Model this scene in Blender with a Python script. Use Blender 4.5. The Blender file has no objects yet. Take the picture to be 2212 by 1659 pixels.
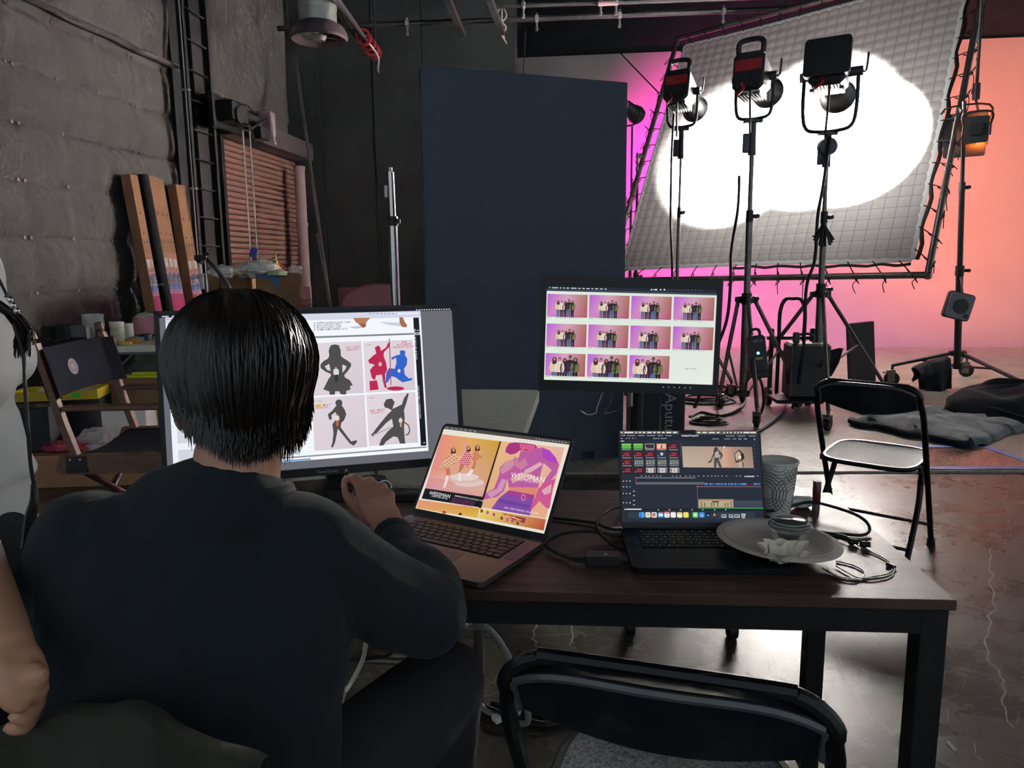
import bpy, bmesh, math, random
from mathutils import Vector, Matrix, Euler, noise as mnoise
from mathutils.geometry import tessellate_polygon
random.seed(7)
scene = bpy.context.scene
COL = scene.collection
PI = math.pi
R = math.radians

# ---------------------------------------------------------------- camera
F_PX, CAM_H, PITCH, ROLL = 1600.0, 1.30, R(9.0), R(0.6)
fw = Vector((0, math.cos(PITCH), -math.sin(PITCH)))
_r0, _u0 = Vector((1, 0, 0)), Vector((0, math.sin(PITCH), math.cos(PITCH)))
rt = _r0 * math.cos(ROLL) - _u0 * math.sin(ROLL)
up = _r0 * math.sin(ROLL) + _u0 * math.cos(ROLL)
CAM = Vector((0, 0, CAM_H))
cd = bpy.data.cameras.new('camera')
cd.sensor_width = 36.0
cd.lens = F_PX / 2212 * 36.0
cd.clip_start = 0.02
cam = bpy.data.objects.new('camera', cd)
COL.objects.link(cam)
cam.matrix_world = Matrix(((rt.x, up.x, -fw.x, CAM.x), (rt.y, up.y, -fw.y, CAM.y), (rt.z, up.z, -fw.z, CAM.z), (0, 0, 0, 1)))
scene.camera = cam

# ---------------------------------------------------------------- world, exposure
w = bpy.data.worlds.new('world')
scene.world = w
w.use_nodes = True
w.node_tree.nodes['Background'].inputs[0].default_value = (0.80, 0.90, 1.0, 1)
w.node_tree.nodes['Background'].inputs[1].default_value = 0.46
scene.view_settings.view_transform = 'Standard'
scene.view_settings.look = 'None'
scene.view_settings.gamma = 1.0
scene.view_settings.use_curve_mapping = False
scene.view_settings.exposure = 0.28
scene.cycles.sample_clamp_indirect = 30.0
scene.cycles.max_bounces = 7
scene.cycles.diffuse_bounces = 3
scene.cycles.glossy_bounces = 3
scene.cycles.transmission_bounces = 6
scene.cycles.caustics_refractive = False
# lamp strengths (the lamps themselves are built further down)
P_SILK = (8600, 42000, 45000)
P_SPILL = 55
P_MAGENTA, P_ORANGE = 1400, 2300

# ---------------------------------------------------------------- measuring helpers
def ray(px, py):
    return fw + rt * ((px - 1106) / F_PX) - up * ((py - 829.5) / F_PX)
def gp(px, py, z=0.0):                # point on the level surface at height z
    d = ray(px, py); return CAM + d * ((z - CAM_H) / d.z)
def yp(px, py, y):                    # point at distance y into the room
    d = ray(px, py); return CAM + d * (y / d.y)
def pp(px, py, p0, n):                # point on a plane
    d = ray(px, py); return CAM + d * ((Vector(p0) - CAM).dot(n) / d.dot(n))

# ---------------------------------------------------------------- colour + material helpers
def lin(c):
    if isinstance(c, str):
        c = tuple(int(c[i:i + 2], 16) / 255 for i in (0, 2, 4))
    return tuple((x / 12.92 if x <= 0.04045 else ((x + 0.055) / 1.055) ** 2.4) for x in c[:3])
MATS = {}
def mat(name, col, rough=0.55, metal=0.0, spec=0.5, noise=None, bump=None, emit=None, trans=0.0, coat=0.0, alpha=1.0, stretch=None, sheen=0.0, ior=None, subsurf=0.0, col2=None, coords='Object'):
    if name in MATS: return MATS[name]
    m = bpy.data.materials.new(name); m.use_nodes = True
    nt = m.node_tree; b = nt.nodes['Principled BSDF']
    c = (*lin(col), 1)
    b.inputs['Base Color'].default_value = c
    b.inputs['Roughness'].default_value = rough
    b.inputs['Metallic'].default_value = metal
    b.inputs['Specular IOR Level'].default_value = spec
    b.inputs['Transmission Weight'].default_value = trans
    b.inputs['Coat Weight'].default_value = coat
    b.inputs['Alpha'].default_value = alpha
    b.inputs['Sheen Weight'].default_value = sheen
    if ior: b.inputs['IOR'].default_value = ior
    if subsurf:
        b.inputs['Subsurface Weight'].default_value = subsurf
        b.inputs['Subsurface Radius'].default_value = (0.012, 0.005, 0.003)
    if emit:
        b.inputs['Emission Color'].default_value = (*lin(emit[0]), 1)
        b.inputs['Emission Strength'].default_value = emit[1]
    tc = mp = None
    if noise or bump:
        tc = nt.nodes.new('ShaderNodeTexCoord'); mp = nt.nodes.new('ShaderNodeMapping')
        nt.links.new(tc.outputs[coords], mp.inputs[0])
        if stretch: mp.inputs['Scale'].default_value = stretch
    if noise:
        sc, amt = noise[:2]
        n = nt.nodes.new('ShaderNodeTexNoise'); n.inputs['Scale'].default_value = sc; n.inputs['Detail'].default_value = 5
        nt.links.new(mp.outputs[0], n.inputs[0])
        rp = nt.nodes.new('ShaderNodeValToRGB')
        rp.color_ramp.elements[0].position = 0.3; rp.color_ramp.elements[1].position = 0.7
        if col2:
            rp.color_ramp.elements[0].color = (*lin(col2), 1); rp.color_ramp.elements[1].color = c
        else:
            rp.color_ramp.elements[0].color = (*(x * (1 - amt) for x in c[:3]), 1)
            rp.color_ramp.elements[1].color = (*(min(1, x * (1 + amt)) for x in c[:3]), 1)
        nt.links.new(n.outputs[0], rp.inputs[0]); nt.links.new(rp.outputs[0], b.inputs['Base Color'])
    if bump:
        n = nt.nodes.new('ShaderNodeTexNoise'); n.inputs['Scale'].default_value = bump[0]; n.inputs['Detail'].default_value = 4
        nt.links.new(mp.outputs[0], n.inputs[0])
        bp = nt.nodes.new('ShaderNodeBump'); bp.inputs['Strength'].default_value = bump[1]; bp.inputs['Distance'].default_value = bump[2] if len(bump) > 2 else 0.01
        nt.links.new(n.outputs[0], bp.inputs['Height']); nt.links.new(bp.outputs[0], b.inputs['Normal'])
    MATS[name] = m
    return m
def mat_attr(name, emit=0.0, rough=0.5):
    if name in MATS: return MATS[name]
    m = bpy.data.materials.new(name); m.use_nodes = True
    nt = m.node_tree; b = nt.nodes['Principled BSDF']; b.inputs['Roughness'].default_value = rough
    a = nt.nodes.new('ShaderNodeAttribute'); a.attribute_name = 'Col'
    if emit:
        b.inputs['Base Color'].default_value = (0.004, 0.004, 0.005, 1); b.inputs['Specular IOR Level'].default_value = 0.2
        nt.links.new(a.outputs['Color'], b.inputs['Emission Color']); b.inputs['Emission Strength'].default_value = emit
    else:
        nt.links.new(a.outputs['Color'], b.inputs['Base Color'])
    MATS[name] = m
    return m

# ---------------------------------------------------------------- mesh builder
def basis(d):
    d = Vector(d).normalized()
    a = Vector((0, 0, 1)) if abs(d.z) < 0.95 else Vector((1, 0, 0))
    x = a.cross(d).normalized(); return x, d.cross(x)
def smoothline(pts, n=6, closed=False):
    P = [Vector(p) for p in pts]; out = []; N = len(P)
    rng = N if closed else N - 1
    for i in range(rng):
        if closed: p0, p1, p2, p3 = P[i - 1], P[i], P[(i + 1) % N], P[(i + 2) % N]
        else: p0, p1, p2, p3 = P[max(i - 1, 0)], P[i], P[i + 1], P[min(i + 2, N - 1)]
        for k in range(n):
            t = k / n
            out.append(0.5 * ((2 * p1) + (p2 - p0) * t + (2 * p0 - 5 * p1 + 4 * p2 - p3) * t * t + (3 * p1 - p0 - 3 * p2 + p3) * t ** 3))
    if not closed: out.append(P[-1].copy())
    return out
class MB:
    def __init__(s): s.v, s.f, s.c = [], [], []
    def add(s, vs, fs, m=None, col=None):
        o = len(s.v)
        s.v += [(m @ Vector(v)) if m else Vector(v) for v in vs]
        s.f += [tuple(o + i for i in f) for f in fs]
        s.c += [col] * len(fs)
        return s
    def box(s, c, sz, m=None, bev=0.0, col=None):
        x, y, z = (a / 2 for a in sz); cx, cy, cz = c
        if bev <= 0:
            vs = [(cx + i * x, cy + j * y, cz + k * z) for k in (-1, 1) for j in (-1, 1) for i in (-1, 1)]
            return s.add(vs, [(0, 2, 3, 1), (4, 5, 7, 6), (0, 1, 5, 4), (2, 6, 7, 3), (0, 4, 6, 2), (1, 3, 7, 5)], m, col)
        b = min(bev, x * .99, y * .99, z * .99)
        rings = []
        for zz, ins in ((-z, b), (-z + b, 0), (z - b, 0), (z, b)):
            X, Y = x - ins, y - ins
            cb = b * .6
            rings.append([(cx + a, cy + q, cz + zz) for a, q in ((-X, -Y + cb), (-X + cb, -Y), (X - cb, -Y), (X, -Y + cb), (X, Y - cb), (X - cb, Y), (-X + cb, Y), (-X, Y - cb))])
        vs = [p for r_ in rings for p in r_]; fs = [tuple(range(7, -1, -1)), tuple(range(24, 32))]
        for r_ in range(3):
            for i in range(8):
                j = (i + 1) % 8; fs.append((r_ * 8 + i, r_ * 8 + j, r_ * 8 + 8 + j, r_ * 8 + 8 + i))
        return s.add(vs, fs, m, col)
    def cyl(s, p0, p1, r0, r1=None, n=14, m=None, caps=True, col=None):
        p0, p1 = Vector(p0), Vector(p1); r1 = r0 if r1 is None else r1
        x, y = basis(p1 - p0); vs, fs = [], []
        for p, r_ in ((p0, r0), (p1, r1)):
            for i in range(n):
                a = 2 * PI * i / n; vs.append(p + x * (r_ * math.cos(a)) + y * (r_ * math.sin(a)))
        for i in range(n):
            j = (i + 1) % n; fs.append((i, j, n + j, n + i))
        if caps: fs += [tuple(range(n - 1, -1, -1)), tuple(range(n, 2 * n))]
        return s.add(vs, fs, m, col)
    def tube(s, pts, r, n=8, sm=6, m=None, closed=False, col=None, flat=1.0):
        P = smoothline(pts, sm, closed) if sm > 1 else [Vector(p) for p in pts]
        N = len(P); vs, fs = [], []
        x = None
        for i, p in enumerate(P):
            t = (P[(i + 1) % N] - P[i - 1]) if closed else (P[min(i + 1, N - 1)] - P[max(i - 1, 0)])
            if t.length < 1e-9: t = Vector((0, 0, 1))
            t.normalize()
            if x is None: x, y = basis(t)
            else:
                x = (x - t * x.dot(t)); x = x.normalized() if x.length > 1e-6 else basis(t)[0]
                y = t.cross(x)
            rr = r(i / (N - 1)) if callable(r) else r
            for k in range(n):
                a = 2 * PI * k / n; vs.append(p + x * (rr * math.cos(a)) + y * (rr * flat * math.sin(a)))
        for i in range(N if closed else N - 1):
            i2 = (i + 1) % N
            for k in range(n):
                k2 = (k + 1) % n; fs.append((i * n + k, i * n + k2, i2 * n + k2, i2 * n + k))
        if not closed: fs += [tuple(range(n - 1, -1, -1)), tuple(range((N - 1) * n, N * n))]
        return s.add(vs, fs, m, col)
    def lathe(s, prof, n=24, m=None, col=None, cap=True):
        vs, fs = [], []; L = len(prof)
        for r_, z in prof:
            for i in range(n):
                a = 2 * PI * i / n; vs.append((r_ * math.cos(a), r_ * math.sin(a), z))
        for k in range(L - 1):
            for i in range(n):
                j = (i + 1) % n; fs.append((k * n + i, k * n + j, (k + 1) * n + j, (k + 1) * n + i))
        if cap:
            if prof[0][0] > 1e-6: fs.append(tuple(range(n - 1, -1, -1)))
            if prof[-1][0] > 1e-6: fs.append(tuple(range((L - 1) * n, L * n)))
        return s.add(vs, fs, m, col)
    def ell(s, c, r, n=16, k=10, m=None, col=None):
        vs, fs = [], []
        for j in range(k + 1):
            t = PI * j / k
            for i in range(n):
                a = 2 * PI * i / n
                vs.append((c[0] + r[0] * math.sin(t) * math.cos(a), c[1] + r[1] * math.sin(t) * math.sin(a), c[2] - r[2] * math.cos(t)))
        for j in range(k):
            for i in range(n):
                i2 = (i + 1) % n; fs.append((j * n + i, j * n + i2, (j + 1) * n + i2, (j + 1) * n + i))
        return s.add(vs, fs, m, col)
    def prism(s, poly, h0, h1, m=None, col=None):      # poly in xy, extruded in z
        n = len(poly)
        vs = [(x, y, h0) for x, y in poly] + [(x, y, h1) for x, y in poly]
        tri = tessellate_polygon([[Vector((x, y, 0)) for x, y in poly]])
        area = sum(poly[i][0] * poly[(i + 1) % n][1] - poly[(i + 1) % n][0] * poly[i][1] for i in range(n))
        fs = []
        for t in tri:
            a = (Vector((*poly[t[1]], 0)) - Vector((*poly[t[0]], 0))).cross(Vector((*poly[t[2]], 0)) - Vector((*poly[t[0]], 0))).z
            t = t if a > 0 else t[::-1]
            fs.append(tuple(n + i for i in t)); fs.append(tuple(i for i in t[::-1]))
        for i in range(n):
            j = (i + 1) % n
            fs.append((i, j, n + j, n + i) if area > 0 else (j, i, n + i, n + j))
        return s.add(vs, fs, m, col)
    def grid(s, fn, nu, nv, m=None, col=None, thick=0.0, flip=False):
        vs = [Vector(fn(i / nu, j / nv)) for j in range(nv + 1) for i in range(nu + 1)]
        fs = []
        for j in range(nv):
            for i in range(nu):
                a = j * (nu + 1) + i
                q = (a, a + 1, a + nu + 2, a + nu + 1); fs.append(q[::-1] if flip else q)
        s.add(vs, fs, m, col); return s
    def loft(s, rings, m=None, cap=True, col=None):
        n = len(rings[0]); vs = [p for r_ in rings for p in r_]; fs = []
        for k in range(len(rings) - 1):
            for i in range(n):
                j = (i + 1) % n; fs.append((k * n + i, k * n + j, (k + 1) * n + j, (k + 1) * n + i))
        if cap: fs += [tuple(range(n - 1, -1, -1)), tuple(range((len(rings) - 1) * n, len(rings) * n))]
        return s.add(vs, fs, m, col)
    def build(s, name, m, parent=None, label=None, smooth=35, mods=None, kind=None):
        me = bpy.data.meshes.new(name)
        me.from_pydata([tuple(v) for v in s.v], [], s.f)
        if any(c is not None for c in s.c):
            at = me.color_attributes.new('Col', 'FLOAT_COLOR', 'CORNER'); li = 0
            for f, c in zip(s.f, s.c):
                if c is None: c = (0.5, 0.5, 0.5)
                multi = isinstance(c, list)
                for q in range(len(f)):
                    cc = c[q % len(c)] if multi else c
                    at.data[li].color = (*cc[:3], 1); li += 1
        me.validate(clean_customdata=False)
        if m: me.materials.append(MATS[m] if isinstance(m, str) else m)
        if smooth:
            me.shade_smooth()
            me.set_sharp_from_angle(angle=R(smooth))
        o = bpy.data.objects.new(name, me); COL.objects.link(o)
        if parent: o.parent = parent
        if label: o['label'] = label
        if kind: o['kind'] = kind
        return o
def tag(o, label=None, cat=None, group=None, kind=None):
    if label: o['label'] = label
    if cat: o['category'] = cat
    if group: o['group'] = group
    if kind: o['kind'] = kind
    return o
def thing(name, label, cat, loc=(0, 0, 0), rz=0.0, group=None, kind=None):
    o = bpy.data.objects.new(name, None); COL.objects.link(o); o.empty_display_size = 0.1
    o.location = loc; o.rotation_euler = (0, 0, rz)
    return tag(o, label, cat, group, kind)
def under(o, parent):
    bpy.context.view_layer.update(); o.parent = parent; o.matrix_parent_inverse = parent.matrix_world.inverted(); return o
def dup(root, label=None, loc=None, rz=None, parent=None):
    c = root.copy(); COL.objects.link(c); c.parent = parent
    if label: c['label'] = label
    if loc is not None: c.location = loc
    if rz is not None: c.rotation_euler = (0, 0, rz)
    for ch in [o for o in bpy.data.objects if o.parent == root]: dup(ch, parent=c)
    return c
def align(p, xdir, ydir, zdir):
    m = Matrix.Identity(4)
    for i, d in enumerate((xdir, ydir, zdir)):
        d = Vector(d).normalized()
        for r_ in range(3): m[r_][i] = d[r_]
    m.translation = p
    return m
def look(p, target, upv=(0, 0, 1)):        # local +Y towards the target
    y = (Vector(target) - Vector(p)).normalized(); x = y.cross(Vector(upv)).normalized(); return align(p, x, y, x.cross(y))
def rrect(w_, h_, r_, n=5, cx=0, cy=0):
    out = []
    for sx, sy, a0 in ((1, -1, -90), (1, 1, 0), (-1, 1, 90), (-1, -1, 180)):
        for k in range(n + 1):
            a = R(a0 + 90 * k / n); out.append((cx + sx * (w_ / 2 - r_) + r_ * math.cos(a), cy + sy * (h_ / 2 - r_) + r_ * math.sin(a)))
    return out
def text_mesh(txt, size=1.0, bold=0.0, align_x='LEFT'):
    cu = bpy.data.curves.new('t', 'FONT'); cu.body = txt; cu.size = size; cu.align_x = align_x; cu.offset = bold; cu.resolution_u = 2
    o = bpy.data.objects.new('t', cu); COL.objects.link(o)
    me = bpy.data.meshes.new_from_object(o.evaluated_get(bpy.context.evaluated_depsgraph_get()))
    vs = [v.co.copy() for v in me.vertices]; fs = [tuple(p.vertices) for p in me.polygons]
    bpy.data.objects.remove(o); bpy.data.curves.remove(cu); bpy.data.meshes.remove(me)
    return vs, fs
class Canvas(MB):
    """A flat printed or lit picture: polygons with their own colours, in layers a few hundredths of a millimetre apart."""
    def __init__(s, mw=None, eps=0.00006, off=None, scale=1.0):
        super().__init__(); s.mw = mw; s.eps = eps; s.off = off; s.sc = scale
        if mw: s.inv = mw.inverted(); s.p0 = mw.translation.copy(); s.n = mw.col[2].to_3d()
    def xy(s, x, y):                 # a measured point to the local plane
        if s.off is None: return (x, y)
        q = s.inv @ pp(s.off[0] + x / s.sc, s.off[1] + y / s.sc, s.p0, s.n)
        return (q.x, q.y)
    def q(s, pts, col, L, raw=False):
        P = pts if raw else [s.xy(*p) for p in pts]
        z = L * s.eps
        if isinstance(col, list): cc = [lin(c) for c in col]
        else: cc = lin(col)
        if len(P) == 4:
            a = sum(P[i][0] * P[(i + 1) % 4][1] - P[(i + 1) % 4][0] * P[i][1] for i in range(4))
            idx = (0, 1, 2, 3) if a > 0 else (3, 2, 1, 0)
            if isinstance(cc, list) and a <= 0: cc = cc[::-1]
            s.v_add([(x, y, z) for x, y in P], [idx], cc)
        else:
            fs = []
            for t in tessellate_polygon([[Vector((x, y, 0)) for x, y in P]]):
                a = (Vector(P[t[1]]) - Vector(P[t[0]])).cross(Vector(P[t[2]]) - Vector(P[t[0]]))
                fs.append(tuple(t) if a > 0 else tuple(t[::-1]))
            s.v_add([(x, y, z) for x, y in P], fs, cc)
    def v_add(s, vs, fs, cc):
        o = len(s.v); s.v += [Vector(v) for v in vs]; s.f += [tuple(o + i for i in f) for f in fs]; s.c += [cc] * len(fs)
    def rect(s, x0, y0, x1, y1, col, L, raw=False):
        if not raw:
            (x0, y0), (x1, y1) = s.xy(x0, y0), s.xy(x1, y1)
        s.q([(x0, y1), (x1, y1), (x1, y0), (x0, y0)] if y1 < y0 else [(x0, y0), (x1, y0), (x1, y1), (x0, y1)], col, L, True)
    def disc(s, x, y, rx, ry, col, L, n=14, raw=False, a0=0, a1=360):
        pts = [(x + rx * math.cos(R(a0 + (a1 - a0) * k / n)), y + ry * math.sin(R(a0 + (a1 - a0) * k / n))) for k in range(n)]
        s.q(pts, col, L, raw)
    def text(s, txt, x, y, size, col, L, bold=0.0, raw=False, rot=0.0, ax='LEFT', sx=1.0):
        x, y = (x, y) if raw else s.xy(x, y)
        vs, fs = text_mesh(txt, size, bold, ax); c, sn = math.cos(rot), math.sin(rot); z = L * s.eps
        s.v_add([(x + v.x * sx * c - v.y * sn, y + v.x * sx * sn + v.y * c, z) for v in vs], fs, lin(col))

# ================================================================ the setting
TH = math.atan(0.12)
A = Vector((math.sin(TH), math.cos(TH), 0)); B = Vector((math.cos(TH), -math.sin(TH), 0)); UP = Vector((0, 0, 1))
WL0 = Vector((-4.6, 0, 0))
def wl(px, py, off=0.0):              # left wall: (distance along, height) of a measured point, off = distance in front of the wall
    q = pp(px, py, WL0 + B * off, B) - WL0
    return q.dot(A), q.z
def wp(s, z, off=0.0): return WL0 + A * s + B * off + UP * z
MWL = align(WL0, A, -B, UP)           # local x along the wall, -y into the room

def nodes_concrete(name, base, dark, rough_lo, rough_hi, scratch=0.5, scale=1.0, crack=True):
    m = bpy.data.materials.new(name); m.use_nodes = True; nt = m.node_tree; N = nt.nodes; Lk = nt.links.new
    b = N['Principled BSDF']; b.inputs['Specular IOR Level'].default_value = 0.15 if crack else 0.4
    tc = N.new('ShaderNodeTexCoord')
    def nz(sc, det=6, st=None, rot=0):
        mp = N.new('ShaderNodeMapping'); Lk(tc.outputs['Object'], mp.inputs[0])
        if st: mp.inputs['Scale'].default_value = st
        mp.inputs['Rotation'].default_value = (0, 0, rot)
        n = N.new('ShaderNodeTexNoise'); n.inputs['Scale'].default_value = sc * scale; n.inputs['Detail'].default_value = det; n.inputs['Roughness'].default_value = 0.65
        Lk(mp.outputs[0], n.inputs[0]); return n.outputs[0]
    def ramp(src, p0, p1, c0=(0, 0, 0, 1), c1=(1, 1, 1, 1)):
        r_ = N.new('ShaderNodeValToRGB'); r_.color_ramp.elements[0].position = p0; r_.color_ramp.elements[1].position = p1
        r_.color_ramp.elements[0].color = c0; r_.color_ramp.elements[1].color = c1; Lk(src, r_.inputs[0]); return r_.outputs[0]
    def mix(f, a, c):
        x = N.new('ShaderNodeMix'); x.data_type = 'RGBA'
        if hasattr(f, 'default_value') or True: Lk(f, x.inputs[0])
        for i, q in ((6, a), (7, c)):
            if isinstance(q, tuple): x.inputs[i].default_value = q
            else: Lk(q, x.inputs[i])
        return x.outputs[2]
    big = ramp(nz(2.2, 10), 0.25, 0.75, (*lin(dark), 1), (*lin(base), 1))
    fine = ramp(nz(26, 8), 0.35, 0.62)
    dk = tuple(x * 0.55 for x in lin(dark))
    colr = mix(ramp(nz(22, 10), 0.30, 0.62, (.7, .7, .7, 1), (0, 0, 0, 1)), big, (*dk, 1))
    lt = tuple(min(1, x * 2.6) for x in lin(base))
    bumps = fine
    for k, rot in enumerate((0.3, 1.15, 2.2) if scratch else ()):
        s_ = ramp(nz(2.0, 2, (90, 2.2, 1), rot), 0.66, 0.70)
        ms = ramp(nz(1.1 + k * .3, 3), 0.48, 0.62)
        mm = N.new('ShaderNodeMath'); mm.operation = 'MULTIPLY'; Lk(s_, mm.inputs[0]); Lk(ms, mm.inputs[1])
        m2 = N.new('ShaderNodeMath'); m2.operation = 'MULTIPLY'; Lk(mm.outputs[0], m2.inputs[0]); m2.inputs[1].default_value = scratch
        colr = mix(m2.outputs[0], colr, (*lt, 1))
    if False:
        vm = N.new('ShaderNodeMapping'); Lk(tc.outputs['Object'], vm.inputs[0])
        nn = N.new('ShaderNodeTexNoise'); nn.inputs['Scale'].default_value = 6; nn.inputs['Detail'].default_value = 4; Lk(tc.outputs['Object'], nn.inputs[0])
        ad = N.new('ShaderNodeVectorMath'); ad.operation = 'SCALE'; Lk(nn.outputs['Color'], ad.inputs[0]); ad.inputs['Scale'].default_value = 0.16
        a2 = N.new('ShaderNodeVectorMath'); Lk(vm.outputs[0], a2.inputs[0]); Lk(ad.outputs[0], a2.inputs[1])
        vo = N.new('ShaderNodeTexVoronoi'); vo.feature = 'DISTANCE_TO_EDGE'; vo.inputs['Scale'].default_value = 0.42; Lk(a2.outputs[0], vo.inputs[0])
        ck = ramp(vo.outputs['Distance'], 0.0006, 0.0016, (1, 1, 1, 1), (0, 0, 0, 1))
        colr = mix(ck, colr, (*lt, 1))
    Lk(colr, b.inputs['Base Color'])
    rr = N.new('ShaderNodeMapRange'); Lk(nz(3.1, 6), rr.inputs[0]); rr.inputs[1].default_value = 0.3; rr.inputs[2].default_value = 0.7
    rr.inputs[3].default_value = rough_lo; rr.inputs[4].default_value = rough_hi; Lk(rr.outputs[0], b.inputs['Roughness'])
    bp = N.new('ShaderNodeBump'); bp.inputs['Strength'].default_value = 0.14; bp.inputs['Distance'].default_value = 0.0015
    Lk(nz(60, 6), bp.inputs['Height']); Lk(bp.outputs[0], b.inputs['Normal'])
    MATS[name] = m; return m
nodes_concrete('concrete', '4b463f', '3d3933', 0.24, 0.32, 0.0)
nodes_concrete('stage_paint', 'a39c90', '8d8579', 0.3, 0.5, 0.0, 1.0, False)
mat('cyc_white', 'a5a29e', 0.7, noise=(0.8, 0.05))
mat('black_wall', '16191d', 0.75, noise=(2.0, 0.3), bump=(8, 0.2))
mat('ceiling_black', '0e0f11', 0.9, noise=(1.0, 0.3))
mat('quilt', '3d3837', 0.85, noise=(3.0, 0.16), bump=(9, 0.7, 0.03), sheen=0.1)
mat('steel_black', '151517', 0.5, 0.2, noise=(9, 0.3))
mat('steel_dark', '2c2a2c', 0.45, 0.4, noise=(12, 0.3))
mat('chrome', 'c8c8c6', 0.18, 1.0, noise=(30, 0.08))
mat('steel_grey', '77746f', 0.35, 0.85, noise=(25, 0.15))
mat('galv', 'b9bab4', 0.42, 0.6, noise=(14, 0.12))
mat('conduit', 'f2f0ec', 0.4, 0.0, noise=(14, 0.08))
mat('door_tan', 'a07468', 0.6, noise=(5, 0.10), stretch=(0.3, 1, 6))
mat('hood_grey', '56484d', 0.55, 0.2, noise=(4, 0.12))
mat('pipe_pink_lit', 'c9a8a8', 0.5, noise=(6, 0.08))  # pink light on the standpipe is put into this base colour
mat('black_plastic', '0d0e10', 0.45, noise=(40, 0.2))
mat('black_rubber', '0a0a0b', 0.6, noise=(40, 0.2))
mat('red', 'a3222b', 0.45, noise=(20, 0.1))
mat('dark_grey_plastic', '26282c', 0.5, noise=(40, 0.15))

# ---- floor
fb = MB(); fb.grid(lambda u, v: (-7 + 17 * u, -2.5 + 17 * v, 0), 8, 8)
floor = tag(fb.build('floor', 'concrete', smooth=0), 'scratched polished grey concrete studio floor with thin cracks', None, None, 'structure')

# scratches and cracks worn into the concrete, as thin inlaid lines
rs = random.Random(11)
def ribbon(q, pts, w_):
    vs = []
    for i, p in enumerate(pts):
        t = (pts[min(i + 1, len(pts) - 1)] - pts[max(i - 1, 0)]).normalized(); n = Vector((-t.y, t.x, 0)) * (w_ / 2 * (0.35 + 0.65 * math.sin(PI * (i + .5) / len(pts))))
        vs += [p - n, p + n]
    q.add(vs, [(2 * i, 2 * i + 1, 2 * i + 3, 2 * i + 2) for i in range(len(pts) - 1)])
q = MB()
for k in range(900):
    y = rs.uniform(1.1, 4.35); x = rs.uniform(-.75, .78) * y + rs.uniform(-.2, .2); a = rs.choice((.3, 1.2, 2.3, 2.8)) + rs.gauss(0, .35); L = rs.uniform(.02, .10) * (1 + 3 * (rs.random() < .15)); cv_ = rs.gauss(0, 2.0)
    p = Vector((x, y, .0006)); pts = []
    for i in range(6): pts.append(p.copy()); p = p + Vector((math.cos(a), math.sin(a), 0)) * (L / 5); a += cv_ * L / 5
    ribbon(q, pts, rs.uniform(.0006, .0018))
o = q.build('scratches', mat('scratch_grey', '8f897c', 0.5, noise=(20, .2)), floor, smooth=0); o['kind'] = 'stuff'
for pxs in ([(2146, 1180), (2138, 1230), (2146, 1290), (2128, 1370), (2136, 1420), (2165, 1470), (2168, 1530), (2190, 1585)], [(1158, 1330), (1150, 1380), (1172, 1410), (1160, 1460)], [(1230, 1335), (1236, 1375), (1228, 1400)]):
    base_ = [gp(a_, b_, .0008) for a_, b_ in pxs]; P = []
    for i in range(len(base_) - 1):
        for k in range(6): P.append(base_[i].lerp(base_[i + 1], k / 6) + Vector((rs.gauss(0, .006), rs.gauss(0, .006), 0)))
    q = MB(); ribbon(q, P, .007); q.build('crack', 'scratch_grey', floor, smooth=0)
# ---- painted stage, cove and curved backdrop wall
CY0, CY1 = gp(1115, 125, 4.9), gp(2212, 80, 4.9)
cyd = (CY1 - CY0); cyd.z = 0; cyd.normalize(); cyn = Vector((-cyd.y, cyd.x, 0))
E0, E1 = gp(1710, 1023, 0), gp(2212, 1021, 0)
ed = (E1 - E0).normalized()
RC = 1.7
fl_rows, wa_rows = [], []
for t in [x / 12 for x in range(13)]:
    base = CY0 + cyd * (-0.3 + 9.6 * t); base.z = 0
    fr = E0 + ed * (-2.05 + 9.6 * t); st = base - cyn * RC
    fl_rows.append([Vector((fr.x, fr.y, -0.01)), Vector((fr.x, fr.y, 0.014))] + [Vector((fr.x, fr.y, 0.014)).lerp(Vector((st.x, st.y, 0.014)), k / 8) for k in range(1, 9)])
    wa_rows.append([st + UP * 0.014] + [st + cyn * (RC * math.sin(PI / 2 * k / 12)) + UP * (0.014 + RC - RC * math.cos(PI / 2 * k / 12)) for k in range(1, 13)] + [base + UP * z for z in (2.6, 3.4, 4.2, 4.9)] + [base + cyn * 0.1 + UP * 4.9])
def strip(rows):
    q = MB(); nr = len(rows[0])
    return q.add([p for r_ in rows for p in r_], [(i * nr + j, (i + 1) * nr + j, (i + 1) * nr + j + 1, i * nr + j + 1) for i in range(12) for j in range(nr - 1)])
tag(strip(wa_rows).build('wall_cyclorama', 'cyc_white', smooth=40), 'white curved backdrop wall washed in pink and orange light', None, None, 'structure')
tag(strip(fl_rows).build('stage_floor', 'stage_paint', smooth=40), 'scuffed pale painted stage floor with a low front edge', None, None, 'structure')

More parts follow.
